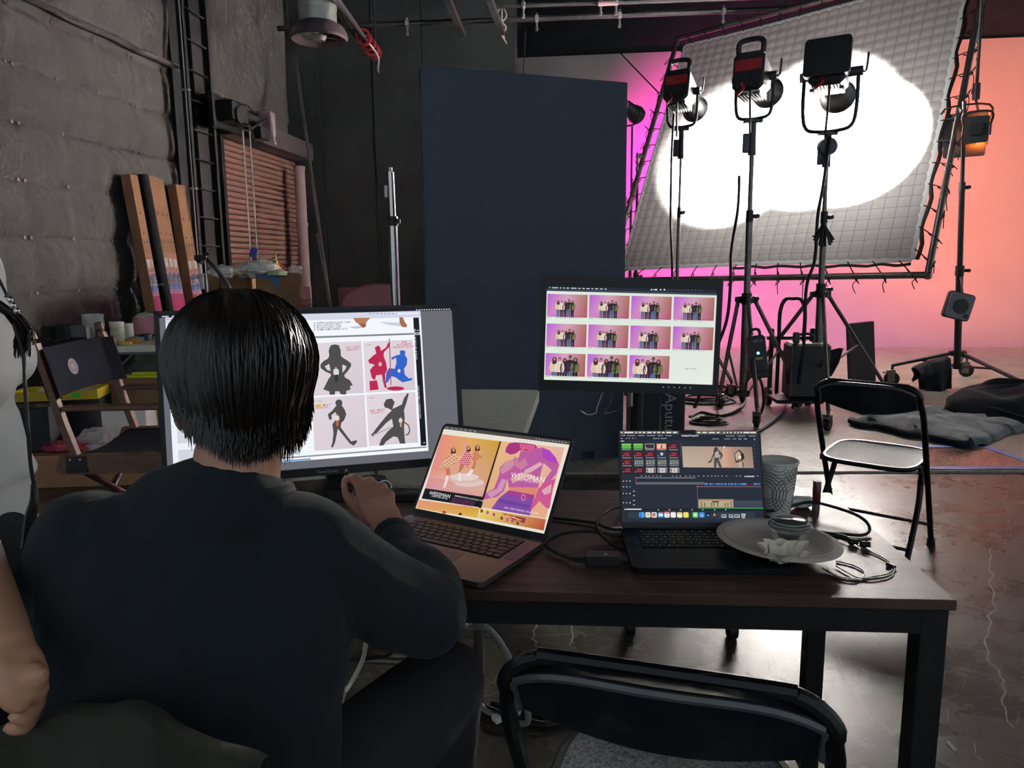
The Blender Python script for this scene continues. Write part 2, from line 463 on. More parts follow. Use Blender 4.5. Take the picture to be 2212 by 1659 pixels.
# ---- left wall: quilted padded blankets pinned in rows
zr = [wl(10, 134)[1], wl(16, 261)[1], wl(32, 389)[1], wl(42, 512)[1]]
dz = (zr[0] - zr[3]) / 3.0
S0, S1 = 2.2, 11.35
ds = 0.52
s_first = wl(10, 134)[0]
strap_z = wl(200, 73)[1]
cs = MB()
def qfn(u, v):
    s = S0 + (S1 - S0) * u; z = 6.2 * v
    ph = (s - s_first) / ds; pv = (z - zr[0]) / dz
    upper = z > strap_z + 0.03
    n1 = mnoise.noise(Vector((s * 1.3, z * 1.3, 0.3))); n2 = mnoise.noise(Vector((s * 3.6, z * 2.8, 4.1)))
    if upper:
        d = 0.07 + 0.07 * n1 + 0.035 * n2
    else:
        a = abs(math.sin(PI * ph)); b_ = abs(math.sin(PI * pv))
        d = 0.085 * (a ** 0.45 * 0.45 + 0.55) * (b_ ** 0.5) + 0.03 * n1 * b_ + 0.02 * n2 * b_ + 0.012 * abs(mnoise.noise(Vector((s * 7 + z * 3, z * 2.5, 8)))) * b_
    k = min(1, max(0, (s - sdoor) / 0.15))
    if k: d = d * (1 - k) + k * (0.012 if z < 3.4 else 0.02 + 0.3 * d)
    return wp(s, z, d)
sdoor = wl(445, 450)[0]
cs.grid(qfn, 300, 220)
wall_left = tag(cs.build('wall_left', 'quilt', smooth=60), 'left studio wall lined with dark grey pinned padded blankets', None, None, 'structure')
sm = MB()
sm.tube([wp(s_, strap_z + 0.012 * math.sin(s_ * 7), 0.10) for s_ in [S0 + 0.2 + k * (wl(388, 163)[0] - S0 - 0.2) / 14 for k in range(15)]], 0.05, 8, 3, flat=0.6)
sm.build('blanket_fold', 'quilt', wall_left)
wash = MB(); wash.lathe([(0.004, 0.006), (0.014, 0.006), (0.017, 0.0)], 10)
wm = None
for j in range(-1, 5):
    for i in range(-2, 9):
        s = s_first + i * ds; z = zr[0] - j * dz
        if s > wl(385, 260)[0] - 0.1: continue
        for o_ in (-0.035, 0.035) if i in (0, 3, 5) else (0.0,):
            if wm is None:
                wo = wash.build('washer', 'steel_grey', wall_left); wm = wo.data
            else:
                wo = bpy.data.objects.new('washer', wm); COL.objects.link(wo); wo.parent = wall_left
            wo.matrix_world = align(wp(s + o_, z + 0.02 * mnoise.noise(Vector((s, z, 1))), 0.030), A, UP, B)

# ---- steel column, conduit and wall ladder
sc0, sc1 = wl(388, 300)[0], wl(430, 300)[0]
cb = MB()
cm = align(wp((sc0 + sc1) / 2, 3.1, 0.10), A, B, UP)
cb.box((0, 0, 0), (sc1 - sc0, 0.03, 6.2), cm).box((0, 0.10, 0), (sc1 - sc0, 0.025, 6.2), cm).box((0, 0.05, 0), (0.03, 0.1, 6.2), cm)
tag(cb.build('steel_column', 'steel_dark', smooth=0), 'black steel column running up the padded wall', None, None, 'structure')
ctop, cbot = wl(394, 0, 0.26), wl(433, 592, 0.26)
cb = MB(); cb.cyl(wp(cbot[0], cbot[1], 0.26), wp(cbot[0] - 0.0, 6.15, 0.26), 0.022, n=10)
co = thing('conduit_pipe', 'thin pale conduit pipe running down the column to a switch box', 'pipe', wp(cbot[0], cbot[1], 0.26))
o = cb.build('tube', 'conduit'); o.parent = co; o.matrix_parent_inverse = Matrix.Translation(co.location).inverted()
sbx = MB(); sbx.box((0, 0, 0), (0.10, 0.06, 0.17), bev=0.008); o = sbx.build('switch_box', 'conduit', co); o.matrix_local = Matrix.Rotation(-TH, 4, 'Z') @ Matrix.Translation((0, 0, -0.08))
stp = MB(); stp.box((0, 0, 0), (0.07, 0.05, 0.02)); so = stp.build('strap', 'galv', co); so.location = (0, 0, 0.9)
for k in (1.9, 2.9, 3.8):
    s2 = so.copy(); COL.objects.link(s2); s2.location = (0, 0, k)
lad = thing('wall_ladder', 'black steel rung ladder fixed to the wall beside the roller door', 'ladder', wp(wl(430, 570, 0.25)[0], wl(478, 571, 0.25)[1], 0.25), -TH + PI / 2)
Lw = wl(480, 300, 0.25)[0] - wl(432, 300, 0.25)[0]; Lh = 6.1 - lad.location.z
for x in (0, Lw):
    q = MB(); q.box((x, 0, Lh / 2), (0.05, 0.07, Lh), bev=0.004); q.build('rail', 'steel_black', lad)
rg = MB(); rg.cyl((0, 0, 0), (Lw, 0, 0), 0.012, n=8); r1 = rg.build('rung', 'steel_dark', lad)
zz = 0.2; first = True
while zz < Lh:
    o = r1 if first else r1.copy()
    if not first: COL.objects.link(o)
    o.location = (0, 0, zz); zz += 0.305; first = False
bk = MB(); bk.box((Lw / 2, 0.16, Lh / 2), (Lw * 0.9, 0.02, Lh)); bk.build('backing_plate', 'steel_black', lad)

# ---- roller door
ds0, ds1 = wl(468, 450)[0], wl(640, 450)[0]
dtop = wl(560, 322)[1]
door = thing('door_1', 'tan steel roller shutter door under a grey hood on the left wall', None, wp(ds0, 0, 0.0), PI / 2 - TH, kind='structure')
DW = ds1 - ds0
nsl = 44; sh = (dtop + 0.1) / nsl
sl = MB(); prof = [(-0.02, 0), (-0.036, 0.012), (-0.042, sh * .35), (-0.040, sh * .6), (-0.03, sh * .85), (-0.015, sh * .93)]
sl.add([(x, y, z) for x in (0, DW) for y, z in prof], [(i, 6 + i, 7 + i, i + 1) for i in range(5)])
s1 = sl.build('slat', 'door_tan', door, smooth=20)
for k in range(nsl):
    o = s1 if k == 0 else s1.copy()
    if k: COL.objects.link(o)
    o.location = (0, -0.06, k * sh)
q = MB(); q.box((DW + 0.02, -0.09, dtop / 2), (0.07, 0.10, dtop), bev=0.006); q.build('guide_rail', 'steel_black', door)
q = MB(); q.box((-0.02, -0.09, dtop / 2), (0.07, 0.10, dtop), bev=0.006); q.build('guide_rail', 'steel_black', door)
hx1 = wl(668, 340, 0.3)[0] - ds0
hz1 = wl(600, 285, 0.3)[1] ; hz0 = wl(600, 325, 0.3)[1]
q = MB(); q.box((hx1 / 2, -0.20, (hz0 + hz1) / 2), (hx1 + 0.2, 0.36, hz1 - hz0), bev=0.012); q.build('hood', 'hood_grey', door)
q = MB()
q.add([(hx1 + 0.02, -0.36, hz0), (hx1 + 0.02, 0, hz0), (hx1 + 0.02, 0, hz0 - 0.22), (hx1 + 0.06, -0.36, hz0), (hx1 + 0.06, 0, hz0), (hx1 + 0.06, 0, hz0 - 0.22)], [(0, 1, 2), (5, 4, 3), (0, 3, 4, 1), (1, 4, 5, 2), (2, 5, 3, 0)])
q.build('hood_bracket', 'hood_grey', door)
# motor operator on the hood
oc = wl(522, 262, 0.42)
op = thing('door_operator', 'greasy black chain hoist motor above the roller door', 'motor', wp(oc[0], oc[1] - 0.2, 0.42), PI / 2 - TH)
ow = (wl(573, 262, .42)[0] - wl(470, 262, .42)[0])
q = MB(); q.box((0, 0.05, 0.22), (ow, 0.06, 0.36), bev=0.01); q.box((0, 0.14, 0.35), (ow * .9, 0.2, 0.10), bev=0.02); q.build('mounting_plate', 'steel_black', op)
q = MB(); q.cyl((-ow * .12, -0.08, 0.24), (ow * .12, -0.08, 0.24), 0.075, n=18); q.cyl((ow * .12, -0.08, 0.24), (ow * .18, -0.08, 0.24), 0.05, n=18); q.build('motor_drum', 'steel_black', op)
q = MB(); q.box((-ow * .30, -0.07, 0.22), (ow * .30, 0.20, 0.22), bev=0.015); q.build('gear_case', 'steel_black', op)
q = MB(); q.cyl((-ow * .36, -0.17, 0.18), (-ow * .36, -0.20, 0.18), 0.085, n=20); q.build('pulley', 'steel_dark', op)
q = MB(); q.tube([(-ow * .36, -.19, .27), (-ow * .1, -.16, .33), (ow * .16, -.06, .25), (ow * .16, -.06, .0), (-ow * .1, -.16, .10), (-ow * .36, -.19, .09)], .009, 6, 4, closed=True); q.build('drive_belt', 'black_rubber', op)
q = MB(); q.box((ow * .22, -0.10, 0.10), (ow * .18, 0.12, 0.14), bev=0.01); q.build('brake_housing', 'steel_dark', op)
for k in range(4):
    q = MB(); q.cyl((-ow * .42 + ow * .24 * k, -.02, .37), (-ow * .42 + ow * .24 * k, -.05, .37), .014, n=8); q.build('bolt', 'galv', op)
q = MB(); q.cyl((ow * .16, -0.02, 0.12), (ow * .16, -0.06, 0.12), 0.12, n=20); q.cyl((ow * .30, -0.02, 0.24), (ow * .30, -0.06, 0.24), 0.07, n=18); q.build('chain_wheel', 'steel_dark', op)
q = MB(); q.tube([(-ow * .45, -0.13, 0.15), (-ow * .2, -0.16, 0.05), (ow * .1, -0.16, 0.2), (ow * .35, -0.12, 0.30)], 0.012, 6, 5); q.build('cable', 'black_rubber', op)
q = MB(); q.box((ow * .46, -0.06, 0.26), (0.13, 0.16, 0.30), bev=0.015); q.build('control_box', 'pipe_pink_lit', op)
q = MB(); q.tube([(ow * .38, -0.16, 0.35), (ow * .36, -0.18, 0.15), (ow * .40, -0.18, 0.02), (ow * .47, -0.15, 0.04)], 0.012, 6, 5); q.build('bent_conduit', 'conduit', op)
for (pxa, pya, pxb, pyb) in ((523, 278, 545, 578), (540, 272, 557, 580)):
    a_, b_ = wl(pxa, pya, 0.5), wl(pxb, pyb, 0.5)
    n_ = 72; q = MB()
    for k in range(n_):
        t = k / (n_ - 1); s_ = (a_[0] + b_[0]) / 2; z_ = a_[1] + (b_[1] - a_[1]) * t
        q.ell((s_ - oc[0], -0.08, z_ - (oc[1] - 0.2)), (0.013 if k % 2 else 0.006, 0.006 if k % 2 else 0.013, 0.026), 6, 4)
    q.build('hand_chain', 'galv', op)
# standpipe, poles in the corner
a_, b_ = wl(644, 362, 0.34), wl(662, 620, 0.34)
q = MB(); q.cyl((0, 0, 0), (0, 0, a_[1]), 0.075, n=18); q.cyl((0, 0, a_[1] - 0.02), (0, 0, a_[1] + 0.02), 0.082, n=18)
stdp = thing('standpipe', 'fat vertical pipe in a pink-lit tone at the right side of the roller door', 'pipe', wp((a_[0] + b_[0]) / 2, 0, 0.34)); q.build('pipe', 'pipe_pink_lit', stdp)
q = MB()
for z_ in (0.5, 1.9): q.cyl((0, 0, z_), (0, 0, z_ + 0.05), 0.084, n=18)
q.build('pipe_collar', 'pipe_pink_lit', stdp)
def pole(name, label, cat, p0, p1, r0, m, extra=()):
    t = thing(name, label, cat, (p0.x, p0.y, p0.z)); q = MB(); q.cyl((0, 0, 0), p1 - p0, r0, n=10); q.build('shaft', m, t)
    q = MB(); d = (p1 - p0).normalized(); q.cyl((0, 0, 0), d * 0.04, r0 * 1.35, n=10); q.build('end_cap', 'black_rubber', t); return t
pole('leaning_pole', 'long thin pole leaning against the corner above the door hood', 'pole', yp(717, 690, 9.2), yp(637, 118, 10.6), 0.022, 'steel_grey')
pole('leaning_pole', 'short thin rod leaning in the corner right of the standpipe', 'pole', yp(716, 672, 8.9), yp(685, 505, 9.8), 0.014, 'steel_grey')

# ---- black back wall of tall panels
C0 = wp(S1, 0, 0.0)
bw = thing('wall_back', 'matte black back wall of tall panels behind the dark flat', None, C0, 0, kind='structure')
edges = [0.0]
for px in (690, 805, 912, 1115):
    edges.append((pp(px, 200, C0, A) - C0).dot(B))
pm = align((0, 0, 0), B, A, UP)
for k in range(4):
    q = MB(); q.box(((edges[k] + edges[k + 1]) / 2, 0.05 + 0.012 * (k % 2), 3.1), (edges[k + 1] - edges[k] - 0.012, 0.10, 6.2), pm, bev=0.005)
    q.build('panel', 'black_wall', bw)
q = MB(); q.box(((edges[0] + edges[4]) / 2, 0.18, 3.1), (edges[4] - edges[0], 0.06, 6.2), pm); q.build('backing', 'black_wall', bw)
q = MB(); q.add([CY0 + cyd * -2 + cyn * .3 + UP * -.6, CY0 + cyd * 10 + cyn * .3 + UP * -.6, CY0 + cyd * 10 + cyn * .3 + UP * 1.4, CY0 + cyd * -2 + cyn * .3 + UP * 1.4], [(0, 1, 2, 3)])
tag(q.build('wall_upper', 'black_wall', smooth=0), 'dark wall strip above the pink backdrop', None, None, 'structure')
q = MB(); q.add([(-7, -2.5, 6.2), (10, -2.5, 6.2), (10, 14.5, 6.2), (-7, 14.5, 6.2)], [(3, 2, 1, 0)])
tag(q.build('ceiling', 'ceiling_black', smooth=0), 'black painted studio ceiling', None, None, 'structure')

# ---- overhead pipes, beams, hanging duct
def ohpipe(label, p0, p1, r0, clamps, m='steel_dark'):
    t = thing('overhead_pipe', label, 'pipe', p0); d = p1 - p0
    q = MB(); q.cyl((0, 0, 0), d, r0, n=10); q.build('tube', m, t)
    for c in clamps:
        q = MB(); c0 = d * c; q.cyl(c0 + Vector((0, 0, -0.12)), c0 + Vector((0, 0, 0.07)), 0.014, n=8); q.box(tuple(c0), (0.05, 0.08, 0.08), bev=0.01); q.cyl(c0 + Vector((0, 0, -0.15)), c0 + Vector((0, 0, -0.11)), 0.022, n=8)
        q.build('clamp', 'galv', t)
    for c in (0.02, 0.33, 0.66, 0.98):
        q = MB(); q.cyl(d * c, d * c + UP * (6.2 - (p0 + d * c).z), 0.008, n=6); q.build('hanger_rod', 'steel_black', t)
    return t
ohpipe('dark rigging pipe with clamps running under the ceiling in front of back wall', yp(600, 62, 10.3), yp(1720, 18, 10.3), 0.035, (0.25, 0.50, 0.86, 0.66))
ohpipe('dark upper rigging pipe close to the top of the picture', yp(1050, 14, 10.0), yp(1720, -8, 10.0), 0.03, (0.12, 0.37, 0.42))
q = MB(); a_ = yp(1292, 8, 9.95); b_ = yp(1330, 6, 9.95)
q.cyl(a_, b_, 0.03, n=10); tag(q.build('wrapped_pipe', 'pipe_pink_lit'), 'short pale wrapped pipe piece clipped to the upper rigging pipe', 'pipe')
for k, (xa, ya, xb, yb) in enumerate(((965, -6, 1000, 76), (1055, -6, 1085, 70))):
    p0, p1 = yp(xa, ya, 8.6), yp(xb, yb, 10.2)
    t = thing('ceiling_beam', ('thin dark sloping ceiling brace nearer the duct', 'dark sloping ceiling brace beside the knotted rope')[k], 'beam', p0)
    q = MB(); q.box((0, (p1 - p0).length / 2, 0), (0.07, (p1 - p0).length, 0.07), look((0, 0, 0), p1 - p0)); q.build('bar', 'steel_dark', t)
    q = MB(); q.box((0, 0, 0.03), (0.12, 0.12, 0.02)); q.build('plate', 'steel_dark', t)
    q = MB(); q.cyl((0, 0, 0), (0, 0, 6.2 - p0.z), 0.02, n=6); q.build('hanger_rod', 'steel_dark', t)
p0, p1 = yp(722, -8, 6.6), yp(812, 118, 9.4)
t = thing('lighting_bar', 'sloping dark bar wrapped with red-lit clamp rings beside the hanging duct', 'bar', p0)
d = p1 - p0; q = MB(); q.cyl((0, 0, 0), d, 0.03, n=10); q.cyl(Vector((-0.12, 0, 0.05)), d + Vector((-0.12, 0, 0.05)), 0.016, n=8); q.build('tube', 'steel_dark', t)
for c in (0.62, 0.74, 0.86, 0.95):
    q = MB(); q.lathe([(0.06, -0.03), (0.085, -0.03), (0.085, 0.03), (0.06, 0.03), (0.06, -0.03)], 16, look(d * c, d * 2) @ Matrix.Rotation(PI / 2, 4, 'X'), cap=False); q.build('clamp_ring', 'red', t)  # red light falling on the rings is put into their colour
q = MB(); q.tube([d * 0.6, d * 0.75 + Vector((.1, 0, -.12)), d * 0.9 + Vector((.05, 0, -.2)), d + Vector((0.02, 0, -0.2))], 0.012, 6, 5); q.build('cable', 'conduit', t)
q = MB(); q.cyl((0, 0, 0), (0, 0, 6.2 - p0.z), 0.012, n=6); q.build('hanger_rod', 'steel_black', t)
q = MB(); q.cyl(d, d + UP * (6.2 - p1.z), 0.012, n=6); q.build('hanger_rod', 'steel_black', t)
pd = yp(688, 66, 6.8)
t = thing('hanging_duct', 'pale round ceiling duct ending in a flared vent ring', 'duct', pd)
dr = 37 / 1600 * 6.9
q = MB(); q.lathe([(dr, 0.03), (dr, 1.0), (dr * 1.02, 1.0), (dr * 1.02, 1.03), (dr, 1.03), (dr, 6.2 - pd.z)], 28); q.build('duct_pipe', 'galv', t)
q = MB(); q.lathe([(dr * 1.02, 0.42), (dr * 1.03, 0.40), (dr * 1.03, 0.37), (dr * 1.02, 0.35)], 28, cap=False); q.lathe([(dr * 1.02, 0.22), (dr * 1.03, 0.20), (dr * 1.03, 0.18), (dr * 1.02, 0.16)], 28, cap=False); q.build('seam_ring', 'galv', t)
q = MB(); q.lathe([(dr * .98, 0.06), (dr * 1.3, 0.03), (dr * 1.52, -0.02), (dr * 1.56, -0.06), (dr * 1.45, -0.08), (dr * 1.2, -0.06), (dr * .98, 0.0)], 32, cap=False); q.build('flange', 'hood_grey', t)
q = MB(); q.lathe([(0.002, -0.09), (0.05, -0.085), (0.07, -0.05), (0.05, 0.0)], 16)
for k in range(6):
    a = PI / 3 * k; q.box((0, dr * .5, -0.045), (0.05, dr * .95, 0.006), Matrix.Rotation(a, 4, 'Z') @ Matrix.Rotation(0.4, 4, 'Y'))
q.build('fan', 'galv', t)
# rope knot on the pipe and stay cable
q = MB(); a_ = yp(1084, 10, 10.25)
for k in range(3): q.tube([a_, a_ + Vector((0.06 * (k - 1), -0.02, -0.15)), a_ + Vector((-0.05 * (k - 1), -0.02, -0.28)), a_ + Vector((0.03 * k, 0, -0.36 - .06 * k))], 0.010, 6, 5)
tag(q.build('knotted_rope', 'conduit'), 'pale rope tied in a bow on the rigging pipe', 'rope')
q = MB(); q.tube([yp(1340, 115, 10.2), yp(1425, 203, 9.6)], 0.008, 6, 1); tag(q.build('stay_cable', 'black_rubber'), 'thin dark stay cable crossing the pink wall to the diffusion frame', 'cable')
q = MB(); q.tube([yp(1137, 55, 10.3), yp(1130, 160, 10.0)], 0.006, 6, 1); tag(q.build('cable', 'black_rubber'), 'thin black cord hanging from the rigging pipe before the pink wall', 'cord')

# ================================================================ lighting equipment
mat('cloth_white', 'd8d6d2', 0.9)
m = bpy.data.materials.new('grid_cloth'); m.use_nodes = True; nt = m.node_tree
b = nt.nodes['Principled BSDF']; b.inputs['Base Color'].default_value = (*lin('c2bfbb'), 1); b.inputs['Roughness'].default_value = 0.9; b.inputs['Specular IOR Level'].default_value = 0.1
tr = nt.nodes.new('ShaderNodeBsdfTranslucent'); tr.inputs[0].default_value = (*lin('d8d6d2'), 1)
mx = nt.nodes.new('ShaderNodeMixShader'); mx.inputs[0].default_value = 0.06
nt.links.new(b.outputs[0], mx.inputs[1]); nt.links.new(tr.outputs[0], mx.inputs[2]); nt.links.new(mx.outputs[0], nt.nodes['Material Output'].inputs[0])
tc = nt.nodes.new('ShaderNodeTexCoord'); nz = nt.nodes.new('ShaderNodeTexNoise'); nz.inputs['Scale'].default_value = 3.0
nt.links.new(tc.outputs['Object'], nz.inputs[0])
bp = nt.nodes.new('ShaderNodeBump'); bp.inputs['Strength'].default_value = 0.15; nt.links.new(nz.outputs[0], bp.inputs['Height']); nt.links.new(bp.outputs[0], b.inputs['Normal'])
sx_ = nt.nodes.new('ShaderNodeSeparateXYZ'); nt.links.new(tc.outputs['Object'], sx_.inputs[0])
def _seam(i):        # the woven-in double threads of the grid, one line per cell
    a = nt.nodes.new('ShaderNodeMath'); a.operation = 'SUBTRACT'; nt.links.new(sx_.outputs[i], a.inputs[0]); a.inputs[1].default_value = 0.16
    d = nt.nodes.new('ShaderNodeMath'); d.operation = 'PINGPONG'; nt.links.new(a.outputs[0], d.inputs[0]); d.inputs[1].default_value = (3.66 - 0.32) / 56
    g = nt.nodes.new('ShaderNodeMath'); g.operation = 'LESS_THAN'; nt.links.new(d.outputs[0], g.inputs[0]); g.inputs[1].default_value = 0.0045
    return g
g1, g2 = _seam(0), _seam(1); gm = nt.nodes.new('ShaderNodeMath'); gm.operation = 'MAXIMUM'; nt.links.new(g1.outputs[0], gm.inputs[0]); nt.links.new(g2.outputs[0], gm.inputs[1])
cm_ = nt.nodes.new('ShaderNodeMix'); cm_.data_type = 'RGBA'; nt.links.new(gm.outputs[0], cm_.inputs[0]); cm_.inputs[6].default_value = (*lin('b4b1ae'), 1); cm_.inputs[7].default_value = (*lin('928f8c'), 1); nt.links.new(cm_.outputs[2], b.inputs['Base Color'])
MATS['grid_cloth'] = m

# ---- big diffusion frame (12 by 12 feet), yawed and tilted back
SK = 3.66
sk0 = Vector((1.228, 9.507, 1.115)); ya, ti, ro = R(-43.4), R(27.3), R(1.2)
u_ = Vector((math.cos(ya), math.sin(ya), 0)); n_ = Vector((-math.sin(ya), math.cos(ya), 0))
v_ = UP * math.cos(ti) + n_ * math.sin(ti)
su = u_ * math.cos(ro) + v_ * math.sin(ro); sv = v_ * math.cos(ro) - u_ * math.sin(ro); sn = su.cross(sv)   # sn points back at the camera side
MS = align(sk0, su, sv, sn)
silk = thing('diffusion_frame', 'huge square metal frame stretching a gridded white diffusion cloth', 'diffusion frame', sk0)
silk.matrix_world = MS
q = MB(); pr = 0.032
q.cyl((0, -pr, 0), (0, SK + pr, 0), pr, n=12); q.build('frame_tube', 'steel_grey', silk)
q = MB(); q.cyl((SK, -pr, 0), (SK, SK + pr, 0), pr, n=12); q.build('frame_tube', 'steel_grey', silk)
q = MB(); q.cyl((-pr, 0, 0), (SK + pr, 0, 0), pr, n=12); q.build('frame_tube', 'steel_grey', silk)
q = MB(); q.cyl((-pr, SK, 0), (SK + pr, SK, 0), pr, n=12); q.build('frame_tube', 'steel_grey', silk)
ins = 0.16; NC = 28
cell = (SK - 2 * ins) / NC
def cfn(u, v):
    x = ins + (SK - 2 * ins) * u; y = ins + (SK - 2 * ins) * v
    # scalloped edge between ties
    sag = 0.05 * math.sin(PI * u) * (1 - v) ** 3
    a = abs(math.sin(PI * (x - ins) / cell)); b_ = abs(math.sin(PI * (y - ins) / cell))
    zz = 0.016 * (a * b_) ** 0.6 + 0.03 * mnoise.noise(Vector((x * .9, y * .9, 2.2))) - 0.06 * math.sin(PI * u) * math.sin(PI * v)
    return (x, y + sag * 0.3, zz)
q = MB(); q.grid(cfn, NC * 4, NC * 4)
cloth = q.build('grid_cloth', 'grid_cloth', silk, smooth=60)
q = MB()
E4 = [cfn(0, 0), cfn(1, 0), cfn(1, 1), cfn(0, 1)]
for (ua, va, ub, vb) in ((0, 0, 1, 0), (1, 0, 1, 1), (1, 1, 0, 1), (0, 1, 0, 0)):
    pts = [Vector(cfn(ua + (ub - ua) * k / 24, va + (vb - va) * k / 24)) for k in range(25)]
    q.tube(pts, 0.028, 6, 2, flat=0.25)
q.build('webbing_border', 'cloth_white', silk)
def tie(pc, pf, name='cloth_tie'):
    q = MB(); mid = (pc + pf) / 2 + Vector((0, 0, 0.02))
    d = (pf - pc).normalized(); pr2 = pf + d * 0.05
    q.tube([pc, mid, pr2, pf + Vector((0, 0, -0.045)), pc.lerp(pf, .6)], 0.006, 5, 4)
    a = random.uniform(-1, 1); L = random.uniform(0.06, 0.22)
    w_ = MS.inverted().to_3x3() @ Vector((0.05 * a, 0, -1))
    q.tube([pr2, pr2 + w_ * L * .5 + Vector((.03 * a, 0, .03)), pr2 + w_ * L], 0.0045, 5, 4)
    q.tube([pr2, pr2 + Vector((.05 * a, .03, .04)), pr2 + w_ * .06 + Vector((-.05 * a, 0, .05)), pr2], 0.004, 5, 4)
    q.build(name, 'black_rubber', silk)
for k in range(14):
    t = (k + 0.5) / 14
    for side in range(4):
        c = Vector(cfn(*((t, 0), (1, t), (t, 1), (0, t))[side]))
        fpt = Vector(((t * SK, 0, 0), (SK, t * SK, 0), (t * SK, SK, 0), (0, t * SK, 0))[side])
        if (side, k) in ((2, 11), (2, 12), (2, 13)): continue
        tie(c, fpt)
# dark elastic strip beyond the webbing on the right side and bottom right
q = MB()
pts = [Vector(cfn(1, k / 20)) + Vector((0.045 + 0.02 * math.sin(k * 2.1), 0, 0.0)) for k in range(21)]
q.tube(pts, 0.02, 6, 2, flat=0.3)
pts = [Vector(cfn(0.45 + 0.55 * k / 14, 0)) + Vector((0, -0.05 - 0.012 * math.sin(k * 2.5), 0)) for k in range(15)]
q.tube(pts, 0.016, 6, 2, flat=0.3)
q.build('elastic_strap', 'black_rubber', silk)

# ---- casters / rolling stands
def caster(mb, p, rw=0.055):
    p = Vector(p)
    mb.cyl(p + Vector((-.018, 0, rw)), p + Vector((.018, 0, rw)), rw, n=18)
def caster_fork(mb, p, rw=0.055):
    p = Vector(p)
    for x in (-.026, .026): mb.box(p + Vector((x, 0.01, rw * 1.35)), (0.006, rw * .9, rw * 1.5))
    mb.box(p + Vector((0, 0.01, rw * 2.15)), (0.062, rw * 1.1, 0.02), bev=0.004); mb.cyl(p + Vector((0, 0, rw * 2.1)), p + Vector((0, 0, rw * 3.0)), 0.014, n=8)
    mb.box(p + Vector((0, rw * .9, rw * 1.9)), (0.05, rw * .6, 0.012))
def roll_stand(label, loc, top, legs, collar_z, r0=0.036, rz=0.0, low=0.16, m='steel_grey', sect=3, name='light_stand', brace_z=0.42, rw=0.055):
    """legs: list of floor points (relative) of the casters"""
    t = thing(name, label, 'light stand', loc, 0.0)
    top = Vector(top); z0 = low
    for k in range(sect):
        a_, b_ = z0 + (top.z - z0) * (0 if k == 0 else (0.38 + (k - 1) * 0.62 / (sect - 1))), z0 + (top.z - z0) * (0.38 + k * 0.62 / (sect - 1)) if sect > 1 else top.z
        b_ = min(b_, top.z); rr = r0 * (1 - 0.22 * k)
        c0 = Vector((top.x * a_ / top.z, top.y * a_ / top.z, a_)); c1 = Vector((top.x * b_ / top.z, top.y * b_ / top.z, b_))
        q = MB(); q.cyl(c0, c1, rr, n=14); q.build('pole_section', m, t)
        if k:
            q = MB(); q.cyl(c0 - UP * 0.05, c0 + UP * 0.05, rr * 1.55, n=14); q.box(c0 + Vector((rr * 2.0, 0, 0)), (rr * 2.2, 0.03, 0.03), bev=0.005); q.cyl(c0 + Vector((rr * 3, -0.03, 0)), c0 + Vector((rr * 3, 0.03, 0)), 0.018, n=8)
            q.build('clamp_collar', 'steel_dark', t)
    q = MB(); q.cyl((0, 0, collar_z - 0.03), (0, 0, collar_z + 0.03), r0 * 1.8, n=16)
    for lp in legs:
        d = Vector((lp[0], lp[1], 0)).normalized(); q.box(d * r0 * 2.0 + UP * collar_z, (0.05, 0.05, 0.05), bev=0.006)
    q.build('leg_collar', 'steel_dark', t)
    q = MB(); q.cyl((0, 0, low), (0, 0, low + .06), r0 * 1.5, n=14); q.build('lower_collar', 'steel_dark', t)
    for lp in legs:
        e = Vector((lp[0], lp[1], rw * 2.9)); d = Vector((lp[0], lp[1], 0)).normalized()
        q = MB(); q.cyl(d * r0 * 2 + UP * collar_z, e, 0.018, n=10); lg = q.build('leg', m, t)
        q = MB(); mp_ = (d * r0 * 2 + UP * collar_z).lerp(e, 0.55); q.cyl(d * r0 * 1.2 + UP * (low + .03), mp_, 0.011, n=8); q.build('brace', m, t)
        q = MB(); caster(q, (0, 0, 0), rw); w_ = q.build('wheel', 'black_rubber', lg)
        w_.location = (lp[0], lp[1], 0); w_.rotation_euler = (0, 0, random.uniform(0, 3))
        q = MB(); caster_fork(q, (0, 0, 0), rw); f_ = q.build('caster_fork', 'steel_grey', lg); f_.location = w_.location; f_.rotation_euler = w_.rotation_euler
    return t

# right-hand stand of the diffusion frame
mid_r = MS @ Vector((SK, SK * 0.50, 0)); mid_l = MS @ Vector((0, SK * 0.50, 0))
sr = gp(2066, 838, 0.014); srz = sr.copy()
tz = yp(2083, 222, sr.y).z
stand_r = roll_stand('tall rolling stand with sandbag holding the right side of the diffusion frame', (sr.x, sr.y, 0.014), (yp(2083, 222, sr.y).x - sr.x, 0, tz), [tuple((gp(2205, 878, .014) - sr)[:2]), tuple((gp(1925, 833, .014) - sr)[:2]), (0.55, 0.75)], 0.36, 0.034, low=0.20, m='steel_dark', brace_z=.3, rw=0.075)
q = MB(); q.cyl(Vector((tz * 0 + yp(2083, 222, sr.y).x - sr.x, 0, tz - 0.1)), mid_r - Vector((sr.x, sr.y, .014)), 0.03, n=10); q.build('frame_bracket', 'steel_dark', stand_r)
stand_l = roll_stand('rolling stand holding the far left side of the diffusion frame', (mid_l.x - 0.1, mid_l.y - 0.1, 0.014), (0, 0, mid_l.z), [(0.5, -0.35), (-0.5, -0.3), (0, 0.6)], 0.5, 0.03, m='steel_dark')
q = MB(); q.cyl((0, 0, mid_l.z - 0.05), mid_l - stand_l.location, 0.03, n=10); q.build('frame_bracket', 'steel_dark', stand_l)
